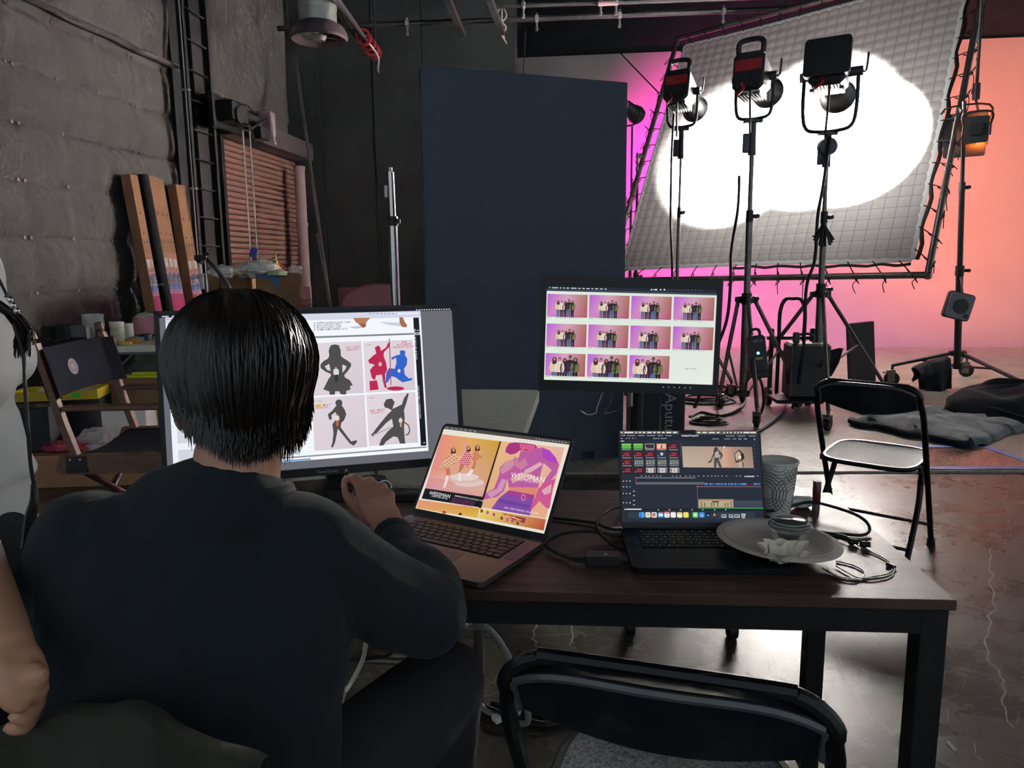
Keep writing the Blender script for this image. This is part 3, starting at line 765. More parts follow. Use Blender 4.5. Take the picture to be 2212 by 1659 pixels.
# sandbag cloth over the leg
mat('duvetyne', '12161c', 0.95, noise=(20, 0.3), bump=(30, 0.4), sheen=0.15)
p0 = gp(2066, 838, .014)
def drape(u, v):
    a = yp(1984 + 70 * u, 803 - 26 * u ** .6 - 2, p0.y - 0.12 + 0.03 * math.sin(9 * u)); L = (0.20 + 0.10 * min(1, u * 6))
    if u < 0.14: L = 0.13
    y = 0.02 * math.sin(14 * u + 2 * v) * v + mnoise.noise(Vector((u * 5, v * 3, 1))) * 0.03 * v
    return a + Vector((mnoise.noise(Vector((u * 9, v * 2, 7))) * 0.015, y - 0.05 * math.sin(PI * min(1, v * 2) / 2), -v * L - mnoise.noise(Vector((u * 12, 3, 0))) * 0.02 * v))
q = MB(); q.grid(drape, 24, 12)
def drape2(u, v):
    p = drape(u, v); return p + Vector((0, 0.14 - 0.02 * v, 0))
q.grid(drape2, 24, 12, flip=True)
q.grid(lambda u, v: drape(u, 0).lerp(drape2(u, 0), v) + Vector((0, 0, 0.02 * math.sin(PI * v))), 24, 4)
sbag = tag(q.build('sandbag', 'duvetyne', smooth=50), 'black cloth sandbag draped over the leg of the far right stand', 'sandbag')
# hanging square ballast pack on the stand
hc = yp(2070, 661, sr.y - 0.09)
t = thing('power_pack', 'grey square pack with dark round disc hanging on the right stand', 'power pack', hc)
hm = Matrix.Rotation(R(14), 4, 'Y')
hs = 0.25
mat('pack_grey', '76757a', 0.5, noise=(12, 0.1))
q = MB(); q.prism(rrect(hs, hs, 0.03), -0.035, 0.035, hm @ Matrix.Rotation(PI / 2, 4, 'X')); q.build('body', 'pack_grey', t)
q = MB(); q.prism(rrect(hs + .02, hs + .02, 0.035), -0.02, 0.02, hm @ Matrix.Rotation(PI / 2, 4, 'X')); q.build('rubber_rim', 'dark_grey_plastic', t)
q = MB(); q.cyl((0.005, -0.036, 0.0), (0.005, -0.044, 0.0), 0.075, n=28, m=hm); q.build('disc', 'dark_grey_plastic', t)
q = MB(); q.box((0.085, -0.037, -0.085), (0.045, 0.006, 0.04), hm, bev=0.002); q.build('badge', 'dark_grey_plastic', t)
q = MB(); q.tube([(0.03, 0, hs / 2), (0.02, -0.0, hs / 2 + .07), (0.03, 0.05, hs / 2 + 0.16)], 0.01, 6, 5); q.build('hook', 'steel_grey', t)
# orange panel lights clamped on the right stand
oy = sr.y + 0.12
tgtO = pp(2150, 370, CY0, cyn)
def panel_light(label, c, w_, h_, tgt, power, group=None):
    t = thing('panel_light', label, 'studio light', c); t.matrix_world = look(c, tgt)
    q = MB(); q.prism(rrect(w_, h_, 0.02), -0.04, 0.03, Matrix.Rotation(-PI / 2, 4, 'X')); q.build('housing', 'dark_grey_plastic', t)
    q = MB(); q.prism(rrect(w_ * .55, h_ * .45, 0.01), -0.075, -0.04, Matrix.Rotation(-PI / 2, 4, 'X')); q.build('control_unit', 'steel_dark', t)
    q = MB()
    for s_ in (-1, 1): q.box((s_ * (w_ / 2 + .012), -0.01, 0), (0.015, 0.05, h_ * .5), bev=0.004)
    q.tube([(-w_ / 2 - .012, 0, h_ * .2), (-w_ / 2 - .01, -0.06, h_ * .62), (w_ / 2 + .01, -0.06, h_ * .62), (w_ / 2 + .012, 0, h_ * .2)], 0.01, 6, 4); q.build('yoke', 'steel_dark', t)
    q = MB(); q.box((0, 0.034, 0), (w_ * .92, 0.008, h_ * .92)); q.build('light_panel', mat('orange_panel', 'ff8a3c', 0.5, emit=('ff7a30', 3.0)), t)
    ld = bpy.data.lights.new('panel_lamp', 'SPOT'); ld.energy = power; ld.color = lin('ff7a2c'); ld.spot_size = R(78); ld.spot_blend = 1.0; ld.shadow_soft_size = 0.2
    lo = bpy.data.objects.new('panel_lamp', ld); COL.objects.link(lo); lo.parent = t; lo.location = (0, 0.08, 0); lo.rotation_euler = (PI / 2, 0, 0)
    return t
panel_light('larger dark panel light glowing orange towards the backdrop behind right stand', yp(2085, 292, oy), 0.36, 0.42, tgtO, P_ORANGE)
panel_light('smaller dark panel light hanging beside the larger orange one', yp(2110, 280, oy - 0.28), 0.2, 0.24, tgtO, P_ORANGE * 0.25)
q = MB(); a_ = yp(2110, 85, oy); q.cyl(a_ + UP * 1.2, yp(2110, 185, oy), 0.016, n=8); q.cyl(yp(2110, 180, oy), yp(2108, 215, oy), 0.035, n=10); q.cyl(yp(2108, 215, oy), yp(2113, 240, oy), 0.012, n=8); q.tube([yp(2113, 238, oy), yp(2114, 247, oy), yp(2107, 256, oy - 0.2)], 0.01, 6, 3)
t = tag(q.build('drop_rod', 'steel_dark'), 'thin rod with clamp reaching down to the small panel light', 'rod')

# ---- COB lamps on rolling stands
mat('lamp_black', '22252b', 0.45, 0.1, noise=(30, 0.2))
mat('lamp_grey', '4b4d50', 0.4, 0.5, noise=(30, 0.12))
mat('reflector_metal', '3a3c40', 0.35, 0.6, noise=(20, 0.15))
mat('lamp_face', 'fff6e8', 0.4, emit=('fff6ea', 20.0))
def cob_lamp(label, c, tgt, s, power, style, spot, blend):
    t = thing('spot_lamp', label, 'studio light', c); t.matrix_world = look(c, tgt)
    w_, h_, l_ = 0.25 * s, 0.30 * s, 0.34 * s
    # housing: tapered towards the front
    q = MB()
    def ring(y, wx, zz0, zz1, ch): return [Vector((x, y, z)) for x, z in ((-wx + ch, zz0), (wx - ch, zz0), (wx, zz0 + ch), (wx, zz1 - ch), (wx - ch, zz1), (-wx + ch, zz1), (-wx, zz1 - ch), (-wx, zz0 + ch))]
    q.loft([ring(-l_ * .55, w_ * .44, -h_ * .42, h_ * .46, .03 * s), ring(-l_ * .5, w_ * .5, -h_ * .5, h_ * .52, .035 * s), ring(l_ * .15, w_ * .48, -h_ * .42, h_ * .38, .04 * s), ring(l_ * .42, w_ * .36, -h_ * .32, h_ * .26, .05 * s)])
    q.build('housing', 'lamp_black', t)
    if style == 'red':
        q = MB(); q.box((0, -l_ * .53, h_ * .16), (w_ * .86, 0.03 * s, h_ * .30), bev=0.004); q.build('red_band', 'red', t)
        q = MB(); q.tube([(-w_ * .38, -l_ * .40, h_ * .48), (-w_ * .34, -l_ * .42, h_ * .82), (w_ * .34, -l_ * .42, h_ * .82), (w_ * .38, -l_ * .40, h_ * .48)], 0.022 * s, 8, 5); q.build('handle', 'lamp_black', t)
        q = MB()
        for k in range(8): q.box((-w_ * .35 + w_ * .1 * k, -l_ * .12, -h_ * .50), (w_ * .03, l_ * .6, 0.05 * s))
        q.build('cooling_grille', 'lamp_grey', t)
    else:
        q = MB(); q.prism(rrect(w_ * 1.25, h_ * .9, .03 * s), -0.03, 0.03, Matrix.Translation((0, -l_ * .60, h_ * .12)) @ Matrix.Rotation(PI / 2, 4, 'X')); q.build('back_shield', 'lamp_black', t)
        q = MB()
        for k in range(9): q.box((-w_ * .36 + w_ * .09 * k, -l_ * .42, -h_ * .42), (w_ * .035, l_ * .3, h_ * .24))
        q.build('cooling_grille', 'lamp_grey', t)
        for sx in (-1, 1):
            q = MB(); q.box((sx * w_ * .4, -l_ * .3, -h_ * .55), (w_ * .12, l_ * .3, h_ * .08), bev=.005); q.build('skid', 'lamp_grey', t)
    q = MB(); y0 = l_ * .40; q.lathe([(0.055 * s, 0), (0.075 * s, 0.02 * s), (0.10 * s, 0.12 * s), (0.128 * s, 0.26 * s), (0.133 * s, 0.265 * s), (0.133 * s, 0.28 * s), (0.123 * s, 0.275 * s), (0.095 * s, 0.12 * s), (0.05 * s, 0.01 * s)], 28, Matrix.Translation((0, y0, -h_ * .03)) @ Matrix.Rotation(-PI / 2, 4, 'X'), cap=False); q.build('reflector', 'reflector_metal', t)
    q = MB(); q.cyl((0, y0 + .012 * s, -h_ * .03), (0, y0 + .016 * s, -h_ * .03), 0.045 * s, n=20); q.build('emitter', 'lamp_face', t)
    inv = t.matrix_world.inverted().to_3x3()
    dn = inv @ Vector((0, 0, -1)); sd = Vector((1, 0, 0)); yk = 0.32 * s if style == 'red' else 0.40 * s
    W2 = w_ * .60 if style == 'red' else w_ * .74
    q = MB(); pv = Vector((0, l_ * .02, 0))
    q.tube([pv - sd * W2, pv - sd * W2 + dn * yk * .6, pv - sd * W2 * .86 + dn * yk * .92, pv - sd * W2 * .4 + dn * yk, pv + sd * W2 * .4 + dn * yk, pv + sd * W2 * .86 + dn * yk * .92, pv + sd * W2 + dn * yk * .6, pv + sd * W2], 0.014 * s, 8, 5); q.build('yoke', 'lamp_black', t)
    for sx in (-1, 1):
        q = MB(); q.cyl(pv + sd * sx * w_ * .42, pv + sd * sx * (W2 + .03 * s), 0.035 * s, n=12); q.build('yoke_knob', 'lamp_grey', t)
    q = MB(); q.tube([pv + sd * (W2 + .02 * s), pv + sd * (W2 + .05 * s), pv + sd * (W2 + .06 * s) - dn * .12 * s], 0.008 * s, 6, 3); q.build('lock_lever', 'lamp_black', t)
    q = MB(); q.tube([(0.02, -l_ * .5, -h_ * .3), (0.03, -l_ * .56, -h_ * .6), (0.02 * s, -l_ * .4, -h_ * .9), (0.0, -l_ * .1, -h_ * 1.5)], 0.009 * s, 6, 5); q.build('power_cable', 'black_rubber', t)
    q = MB(); q.tube([(-0.04 * s, -l_ * .56, -h_ * .30), (-0.02 * s, -l_ * .62, -h_ * .45), (-0.07 * s, -l_ * .6, -h_ * .6)], 0.012 * s, 6, 5); q.build('safety_strap', 'red', t)
    bot = t.matrix_world @ (pv + dn * yk)
    ld = bpy.data.lights.new('lamp_beam', 'SPOT'); ld.energy = power; ld.color = (1.0, 0.98, 0.94); ld.spot_size = R(spot); ld.spot_blend = blend; ld.shadow_soft_size = 0.05
    lo = bpy.data.objects.new('lamp_beam', ld); COL.objects.link(lo); lo.parent = t; lo.location = (0, y0 + 0.03 * s + .02, -h_ * .03); lo.rotation_euler = (PI / 2, 0, 0)
    ls = bpy.data.lights.new('lamp_spill', 'SPOT'); ls.energy = P_SPILL; ls.color = (1.0, 0.98, 0.94); ls.spot_size = R(130); ls.spot_blend = 1.0; ls.shadow_soft_size = 0.10
    l2_ = bpy.data.objects.new('lamp_spill', ls); COL.objects.link(l2_); l2_.parent = t; l2_.location = (0, y0 + 0.29 * s, -h_ * .03); l2_.rotation_euler = (PI / 2, 0, 0)
    return t, bot
def silk_pt(px, py): return pp(px, py, sk0, sn)
# base positions of the three stands
def centre(pts): return sum((Vector(p) for p in pts), Vector()) / len(pts)
b2 = [gp(1555, 880, .014), gp(1634, 922, .014), gp(1724, 880, .014)]
c2 = gp(1604, 884, .014)
b3 = [gp(1604, 868, .014), gp(1787, 930, .014), gp(1905, 862, .014)]
c3 = gp(1762, 880, .014)
c1 = gp(1455, 847, .014)
# lamps
yl1, yl2, yl3 = c1.y, c2.y, c3.y
l1, bot1 = cob_lamp('smallest red-banded spot lamp at the left, beside the black flat', yp(1474, 200, yl1), silk_pt(1592, 345), 0.98, P_SILK[0], 'red', 62, 0.7)
l2, bot2 = cob_lamp('red-banded spot lamp in the middle of the three on stands', yp(1630, 168, yl2), silk_pt(1765, 305), 1.02, P_SILK[1], 'red', 46, 0.75)
l3, bot3 = cob_lamp('big black square-backed spot lamp in a wide yoke on the right stand', yp(1795, 160, yl3), silk_pt(1846, 318), 1.15, P_SILK[2], 'square', 50, 0.7)
def rel(pts, c): return [tuple((Vector(p) - c)[:2]) for p in pts]
st1 = roll_stand('slim light stand carrying the leftmost spot lamp', (c1.x, c1.y, 0.014), bot1 - c1 - Vector((0, 0, .06)), [(0.5, -0.3), (-0.5, -0.3), (0.0, 0.55)], 1.0, 0.022, m='steel_grey', low=.12)
st2 = roll_stand('heavy rolling stand carrying the middle spot lamp, power box on its leg', (c2.x, c2.y, 0.014), bot2 - c2 - Vector((0, 0, .1)), rel(b2, c2), 0.98, 0.036, m='steel_grey', low=.12)
st3 = roll_stand('rolling stand carrying the big square-backed spot lamp', (c3.x, c3.y, 0.014), bot3 - c3 - Vector((0, 0, .1)), rel(b3, c3), 1.02, 0.034, m='steel_grey', low=.3)
for st, bot, s in ((st1, bot1, .9), (st2, bot2, 1.0), (st3, bot3, 1.0)):
    q = MB(); p = bot - st.location; q.box(p + Vector((0, 0, -.02)), (0.15 * s, 0.07 * s, 0.035), bev=0.006); q.cyl(p + Vector((0, 0, -.12)), p, 0.03 * s, n=12); q.cyl(p + Vector((0, 0, -.30)), p + Vector((0, 0, -.10)), 0.036 * s, 0.03 * s, n=12)
    q.box(p + Vector((-.05, 0, -.2)), (0.06, 0.03, 0.16), bev=0.006)
    q.build('yoke_mount', 'lamp_black' if s < 1 else 'lamp_grey', st)
q = MB(); p = bot3 - c3 + Vector((0, 0, -.13)); q.cyl(p + Vector((0, -.04, 0)), p + Vector((0, .04, 0)), 0.075, n=24); q.build('grip_head', 'lamp_grey', st3)
def cable(label, pts, r0=0.012, m='black_rubber', sm=6, name='cable', cat='cable'):
    q = MB(); q.tube(pts, r0, 7, sm); return tag(q.build(name, m), label, cat)
cable('black power cable hanging along the leftmost light stand', [bot1 + Vector((-.1, -.1, .1)), yp(1451, 330, yl1 - .1), yp(1449, 430, yl1 - .05), yp(1449, 500, yl1 - .05), yp(1452, 600, yl1 - .05), yp(1446, 780, yl1 - .1), gp(1440, 850, .03)], 0.012)
cable('black cable looping from the middle lamp down behind the monitor', [yp(1597, 380, yl2 + .2), yp(1594, 450, yl2 + .15), yp(1580, 540, yl2 + .1), yp(1578, 610, yl2), yp(1570, 690, yl2), yp(1545, 760, yl2), yp(1520, 830, yl2 - .1), gp(1500, 880, .03)], 0.014)
cable('black cable hanging from the square-backed lamp to the cart', [bot3 + Vector((.0, -.05, -.05)), yp(1778, 400, yl3 - .08), yp(1766, 470, yl3 - .08), yp(1760, 560, yl3 - .1), yp(1742, 620, yl3 - .1), yp(1738, 720, yl3 - .15), yp(1730, 800, yl3 - .2), gp(1712, 882, .03)], 0.014)
# clamps bunch on stand 3
cc = yp(1777, 500, yl3 - .05)
q = MB()
for k in range(9):
    a = R(200 + 16 * k); p = cc + Vector((0.03 * math.cos(a), -0.03, 0.02)); e = cc + Vector((0.105 * math.cos(a), -0.06 + .02 * (k % 3), 0.13 * math.sin(a)))
    q.tube([cc + Vector((0, -.01, .07)), p.lerp(e, .4), e], lambda t: 0.010 + 0.008 * t, 6, 3, flat=.6)
tag(q.build('spring_clamps', 'black_plastic'), 'bunch of black spring clamps hung on the right lamp stand', 'clamps')
# power box on leg of stand 2
pb = yp(1642, 762, c2.y - .42)
t = thing('power_box', 'tall black power box with a glowing blue dot on the stand leg', 'power box', pb - UP * .2); t.rotation_euler = (R(-4), R(-7), R(-8))
q = MB(); q.box((0, 0, 0.19), (0.14, 0.12, 0.31), bev=0.012); q.build('housing', 'lamp_black', t)
q = MB(); q.box((0, 0, 0.02), (0.135, 0.13, 0.06), bev=0.01); q.build('foot_guard', 'dark_grey_plastic', t)
q = MB(); q.tube([(-.04, 0, .33), (-.03, 0, .39), (.03, 0, .39), (.04, 0, .33)], 0.013, 6, 4); q.build('handle', 'dark_grey_plastic', t)
q = MB(); q.cyl((0.0, -.061, .2), (0.0, -.064, .2), 0.012, n=14); q.build('status_light', mat('led_blue', '8fc4ff', 0.4, emit=('7ab8ff', 3.0)), t)
q = MB(); q.box((0.005, -.061, .155), (0.055, .003, .018)); q.build('warning_label', mat('label_yellow', 'b9ad4a', 0.5), t)
q = MB(); q.box((-0.01, -.061, .30), (0.035, .003, .02)); q.box((0.03, -.061, .30), (0.025, .003, .018)); q.build('maker_mark', 'pack_grey', t)
for k, pts in enumerate(([(0.0, 0, 0), (0.02, 0, -.12), (0.0, .05, -.3), (-0.15, 0.1, -.48)],)):
    q = MB(); q.tube(pts, .012, 6, 5); q.build('lead', 'black_rubber', t)
# cables lying on the stage
def coil(label, c, r0, n, ry=1.0, rr=0.0085, name='cable_coil'):
    q = MB(); pts = []
    for k in range(n * 14):
        a = 2 * PI * k / 14; rad = r0 * (1 - 0.10 * (k // 14) + 0.22 * mnoise.noise(Vector((k * .35, 2, r0))))
        pts.append(c + Vector((rad * math.cos(a), rad * ry * math.sin(a), rr + 0.015 * (k // 14) * .6 + .01 * mnoise.noise(Vector((k * .2, 7, 1))))))
    q.tube(pts, rr, 6, 2); return tag(q.build(name, 'black_rubber'), label, 'cable')
coil('coil of black cable on the stage floor left of the stand casters', gp(1520, 866, .014), 0.27, 5, .9)
coil('looser coil of black cable just behind the first coil on stage', gp(1562, 846, .014), 0.24, 4, .9)
coil('small black cable coil lying near the monitor on the stage', gp(1530, 914, .014), 0.15, 5, .8, .007)
cable('black cable curving over the stage from the power box', [gp(1609, 850, .03), gp(1610, 868, .026), gp(1590, 888, .026), gp(1555, 898, .026), gp(1515, 890, .026), gp(1490, 900, .026)], 0.013)
cable('black cable sweeping from the cart toward the laptop end of the desk', [yp(1700, 800, c3.y - .5), gp(1700, 862, .03), gp(1690, 892, .026), gp(1660, 918, .026), gp(1625, 938, .026), gp(1600, 950, .026)], 0.014)
# ---- hand cart with case between stands
ct = gp(1712, 876, .014)
t = thing('hand_cart', 'black folding hand cart with tall loop handle loaded with cases', 'cart', (ct.x, ct.y, .014), R(-6))
k_ = ct.y / 1600
def cxz(px, py): p = yp(px, py, ct.y); return (p.x - ct.x, p.z - .014)
hl, hr = cxz(1688, 640)[0], cxz(1740, 640)[0]; ht = cxz(1700, 645)[1]
q = MB(); q.tube([(hl, 0, 0.1), (hl, 0, ht * .6), (hl, 0, ht - .12), (hl + .04, 0, ht - .01), (0.5 * (hl + hr), 0, ht), (hr - .04, 0, ht - .01), (hr, 0, ht - .12), (hr, 0, ht * .6), (hr, 0, 0.1)], 0.017, 10, 6); q.build('handle', 'black_plastic', t)
q = MB(); q.box(((hl + hr) / 2, -.18, .10), (0.40, .4, .03), bev=.008); q.build('base_plate', 'steel_dark', t)
q = MB(); q.box((hl - .06, .02, .36), (.035, .04, .7), bev=.006); q.box((hr + .08, .02, .36), (.035, .04, .7), bev=.006); q.box(((hl + hr) / 2, .02, .62), (hr - hl + .2, .03, .03)); q.build('frame', 'black_plastic', t)
for sx in (hl - .07, hr + .07):
    q = MB(); q.cyl((sx - .02, .02, .085), (sx + .02, .02, .085), .085, n=18); q.build('wheel', 'black_rubber', t)
case = thing('equipment_case', 'black hard case strapped on the hand cart', 'case', (ct.x + .02, ct.y - .16, .13), R(-6))
q = MB(); q.box((0.02, 0, .24), (.34, .26, .48), bev=.02); q.build('shell', 'lamp_black', case)
q = MB(); q.box((0.02, -.135, .3), (.30, .012, .02)); q.box((.02, -.135, .12), (.30, .012, .02)); q.build('strap', 'dark_grey_plastic', case)
q = MB(); q.tube([(-.06, 0, .48), (-.05, 0, .55), (.06, 0, .55), (.07, 0, .48)], .014, 6, 4); q.box((-.09, -.05, .53), (.05, .05, .1), bev=.01); q.build('handle', 'lamp_grey', case)
for ex in (-.14, .17):
    q = MB(); q.box((ex, -.134, .24), (.012, .015, .44)); q.build('edge_trim', 'lamp_grey', case)
# black flag cloth draped on stand 3 + dark board
fy = c3.y - .12
def flagfn(u, v):
    top_ = [(1735, 755), (1760, 757), (1790, 760), (1822, 752)]; bot_ = [(1722, 800), (1762, 790), (1795, 815), (1812, 785)]
    def lp(a, t): i = min(int(t * 3), 2); f = t * 3 - i; return a[i][0] + (a[i + 1][0] - a[i][0]) * f, a[i][1] + (a[i + 1][1] - a[i][1]) * f
    a, b_ = lp(top_, u), lp(bot_, u)
    return yp(a[0] + (b_[0] - a[0]) * v, a[1] + (b_[1] - a[1]) * v, fy + .05 * math.sin(8 * u + 2 * v) * v - .06 * u)
q = MB(); q.grid(flagfn, 16, 8); q.grid(lambda u, v: flagfn(u, v) + Vector((0, .05 - .03 * v, 0)), 16, 8, flip=True)
tag(q.build('flag_cloth', 'duvetyne', smooth=60), 'crumpled black cloth hung on the leg of the right lamp stand', 'cloth')
bc = gp(1862, 836, .014)
q = MB(); q.box((0, 0, .34), (.30, .05, .68), bev=.006)
t = thing('dark_board', 'dark grey board standing upright behind the far folding chair', 'board', (bc.x, bc.y, .014), R(12)); t.rotation_euler = (R(-3), R(-4), R(12)); q.build('panel', mat('board_brown', '3f3a3b', .8, noise=(8, .15)), t)
q = MB(); q.box((0, .05, .02), (.34, .2, .04), bev=.004); q.build('foot', 'steel_dark', t)
q = MB(); q.box((0, 0, 0), (.22, .22, .03), bev=.005); o = q.build('floor_block', mat('board_brown2', '4b4340', .8, noise=(8, .15))); o.location = gp(1877, 891, .014) + UP * .015; tag(o, 'flat brown block lying on the stage under the far chair back', 'block')
# ---- magenta lamp peeking out behind the flat
mc = yp(1366, 240, 10.95)
t = thing('spot_lamp', 'dark round lamp head peeking out past the edge of the black flat', 'studio light', mc); t.matrix_world = look(mc, mc + Vector((0.75, 0.75, -.40)))
q = MB(); q.lathe([(.06, -.18), (.075, -.16), (.085, -.02), (.11, .02), (.115, .12), (.122, .125), (.122, .15), (.112, .15), (.10, .02)], 26, Matrix.Rotation(-PI / 2, 4, 'X'), cap=False); q.build('housing', 'reflector_metal', t)
q = MB(); q.lathe([(.119, .085), (.126, .09), (.126, .105), (.119, .11)], 26, Matrix.Rotation(-PI / 2, 4, 'X'), cap=False); q.build('rim_ring', 'lamp_black', t)
q = MB(); q.cyl((0, .03, 0), (0, .035, 0), .09, n=20); q.build('emitter', mat('magenta_face', 'ff4ad2', .4, emit=('ff30c0', 4.0)), t)
q = MB(); q.tube([(-.13, 0, 0), (-.13, 0, -.2), (.13, 0, -.2), (.13, 0, 0)], .012, 6, 3); q.build('yoke', 'lamp_black', t)
ld = bpy.data.lights.new('magenta_beam', 'SPOT'); ld.energy = P_MAGENTA; ld.color = lin('ff18b4'); ld.spot_size = R(140); ld.spot_blend = 1.0; ld.shadow_soft_size = .12
lo = bpy.data.objects.new('magenta_beam', ld); COL.objects.link(lo); lo.parent = t; lo.location = (0, .16, 0); lo.rotation_euler = (PI / 2, 0, 0)
roll_stand('stand hidden behind the black flat holding the magenta lamp', (mc.x, mc.y, .014), (0, 0, mc.z - .22), [(.4, -.3), (-.45, -.2), (0, .5)], .9, .024, m='steel_dark')

# ================================================================ things in the middle of the room
mat('flat_black_hazed', '464e5b', 0.8, noise=(1.5, 0.08), bump=(90, 0.1))  # blue-grey lift of lens haze put into the black flat's base colour
# ---- black 4 by 8 foot flat
p0, p1 = gp(908, 140, 2.44), gp(1356, 178, 2.44); p0.z = p1.z = 0
fl = thing('black_flat', 'tall black foam flat with a hazy blue-grey tint standing behind the right monitor', 'flat', p0); d = (p1 - p0)
fl.rotation_euler = (0, 0, math.atan2(d.y, d.x)); FW = d.length
q = MB(); q.box((FW / 2, .02, 1.22), (FW, .04, 2.44), bev=.004); q.build('board', 'flat_black_hazed', fl)
q = MB(); q.box((FW * .8, .3, .05), (.1, .6, .05)); q.cyl((FW * .8, .55, .05), (FW * .8, .05, 1.3), .015, n=8); q.build('rear_stay', 'steel_dark', fl)
# ---- chrome pole
cb_ = gp(868, 1000, 0)
t = thing('chrome_pole', 'shiny chrome telescopic pole standing left of the black flat', 'pole', cb_)
ptop = yp(843, 372, cb_.y) - cb_; pj = yp(848, 478, cb_.y) - cb_
q = MB(); q.cyl((0, 0, 0), pj, .030, n=16); q.build('lower_tube', 'chrome', t)
q = MB(); q.cyl(pj, ptop, .024, n=16); q.build('upper_tube', 'chrome', t)
q = MB(); q.cyl(pj - UP * .03, pj + UP * .03, .036, n=16); q.box(pj + Vector((.03, 0, 0)), (.04, .03, .03), bev=.004); q.build('clamp_collar', 'steel_dark', t)
q = MB(); q.cyl(ptop - UP * .01, ptop + UP * .03, .014, n=12); q.build('top_pin', 'galv', t)
q = MB(); q.box(ptop + Vector((-.03, 0, -.12)), (.02, .03, .08), bev=.004); q.build('lock_lever', 'galv', t)
q = MB()
for a in (20, 140, 260): q.cyl((0, 0, .30), (.38 * math.cos(R(a)), .38 * math.sin(R(a)), .012), .014, n=8)
q.build('tripod_base', 'steel_grey', t)

# ---- white folding table
mat('granite_plastic', 'bfc1b4', 0.45, noise=(60, 0.12), bump=(120, .1, .002))
ta = math.atan2(.85, .088)
wv = Vector((math.cos(ta), math.sin(ta), 0)); wu = Vector((wv.y, -wv.x, 0))
wfr = gp(1166, 842, .74); wn = Vector((wfr.x, wfr.y, 0)) - wv * 1.52
WT = Vector((wfr.x, wfr.y, 0)) - wv * .76 - wu * .38
ft = thing('folding_table', 'pale grey plastic folding table standing behind the large monitor', 'table', WT, ta - PI / 2)
q = MB(); q.prism(rrect(.76, 1.52, .05, 6), .695, .74); q.build('top', 'granite_plastic', ft)
q = MB(); q.prism(rrect(.72, 1.48, .05, 6), .675, .695); q.build('under_frame', 'pack_grey', ft)
for sy in (-.55, .55):
    for sx in (-.28, .28):
        q = MB(); q.cyl((sx, sy, .0), (sx, sy, .69), .014, n=10); q.build('leg', 'steel_grey', ft)
    q = MB(); q.cyl((-.28, sy, .12), (.28, sy, .12), .012, n=8); q.cyl((0, sy, .4), (0, sy * .3, .68), .01, n=8); q.build('brace', 'steel_grey', ft)

# ---- rolling monitor cart with tilted monitor
mc_ = Vector((0.38, 2.40, 0.922))
mst = thing('monitor_stand', 'black rolling stand with caster feet carrying the right monitor', 'stand', (.60, 2.52, 0))
q = MB(); q.cyl((-.16, .05, .14), (-.16, .05, 1.06), .022, n=12); q.build('column', 'steel_black', mst)
q = MB(); q.cyl((-.16, .05, .30), (-.16, .05, .70), .028, n=12); q.build('column_sleeve', 'steel_dark', mst)
q = MB(); q.box((-.16, .03, .20), (.30, .22, .07), bev=.012); q.box((-.05, -.02, .17), (.34, .12, .03), bev=.006); q.build('base_plate', 'steel_black', mst)
for (lx, ly) in ((.165, -.08), (-.19, -.05), (-.55, .28), (.1, .40)):
    q = MB(); q.cyl((-.16, .05, .17), (lx, ly, .11), .02, n=8); lg = q.build('leg', 'steel_black', mst)
    q = MB(); q.cyl((lx - .015, ly, .032), (lx + .015, ly, .032), .032, n=16); q.build('wheel', 'black_rubber', lg)
    q = MB(); q.box((lx, ly, .07), (.045, .04, .05), bev=.005); q.build('caster_fork', 'steel_dark', lg)
q = MB(); q.cyl((-.19, .02, .02), (-.19, -.06, .15), .012, n=8); q.build('brake_lever', 'galv', mst)
q = MB(); q.box((-.19, -.05, .90), (.09, .10, .035), bev=.006); q.build('shelf_clamp', 'steel_black', mst)
q = MB(); q.cyl((-.20, -.06, .83), (-.20, -.06, .98), .008, n=8); q.build('bolt', 'chrome', mst)
q = MB(); q.box((-.19, .0, 1.04), (.12, .04, .12), bev=.006); q.box((-.22, -.045, 1.04), (.1, .05, .1), bev=.006); q.build('mount_plate', 'steel_black', mst)
# monitor: local x right, y up, z towards the viewer
def monitor_matrix(c, yaw, tilt, roll):
    u = Vector((math.cos(yaw), math.sin(yaw), 0)); n = Vector((-math.sin(yaw), math.cos(yaw), 0))
    v = UP * math.cos(tilt) + n * math.sin(tilt)
    u2 = u * math.cos(roll) + v * math.sin(roll); v2 = v * math.cos(roll) - u * math.sin(roll)
    return align(c, u2, v2, u2.cross(v2))
M2 = monitor_matrix(mc_, R(-2.1), R(4.67), R(-2.04))
mat('bezel', '14171c', .45, noise=(60, .1))
mon2 = thing('monitor', 'thick-framed monitor showing rows of group photos on a pale page', 'monitor', mc_); mon2.matrix_world = M2
q = MB(); W2_, H2_ = .55, .3067
def frame_mesh(w_, h_, l, r_, t, b_, z0, z1):
    q = MB()
    q.box((-w_ / 2 - l / 2, h_ / 2 + (t - b_) / 2, (z0 + z1) / 2), (l, h_ + t + b_, z1 - z0)); q.box((w_ / 2 + r_ / 2, h_ / 2 + (t - b_) / 2, (z0 + z1) / 2), (r_, h_ + t + b_, z1 - z0))
    q.box((0, h_ + t / 2, (z0 + z1) / 2), (w_, t, z1 - z0)); q.box((0, -b_ / 2, (z0 + z1) / 2), (w_, b_, z1 - z0)); return q
frame_mesh(W2_, H2_, .018, .018, .032, .034, -.03, .006).build('bezel', 'bezel', mon2, smooth=0)
q = MB(); q.box((0, H2_ / 2, -.045), (W2_ * .9, H2_ * .9, .045), bev=.012); q.box((0, H2_ / 2 - .0, -.016), (W2_ + .02, H2_ + .02, .028)); q.build('back_shell', 'bezel', mon2)
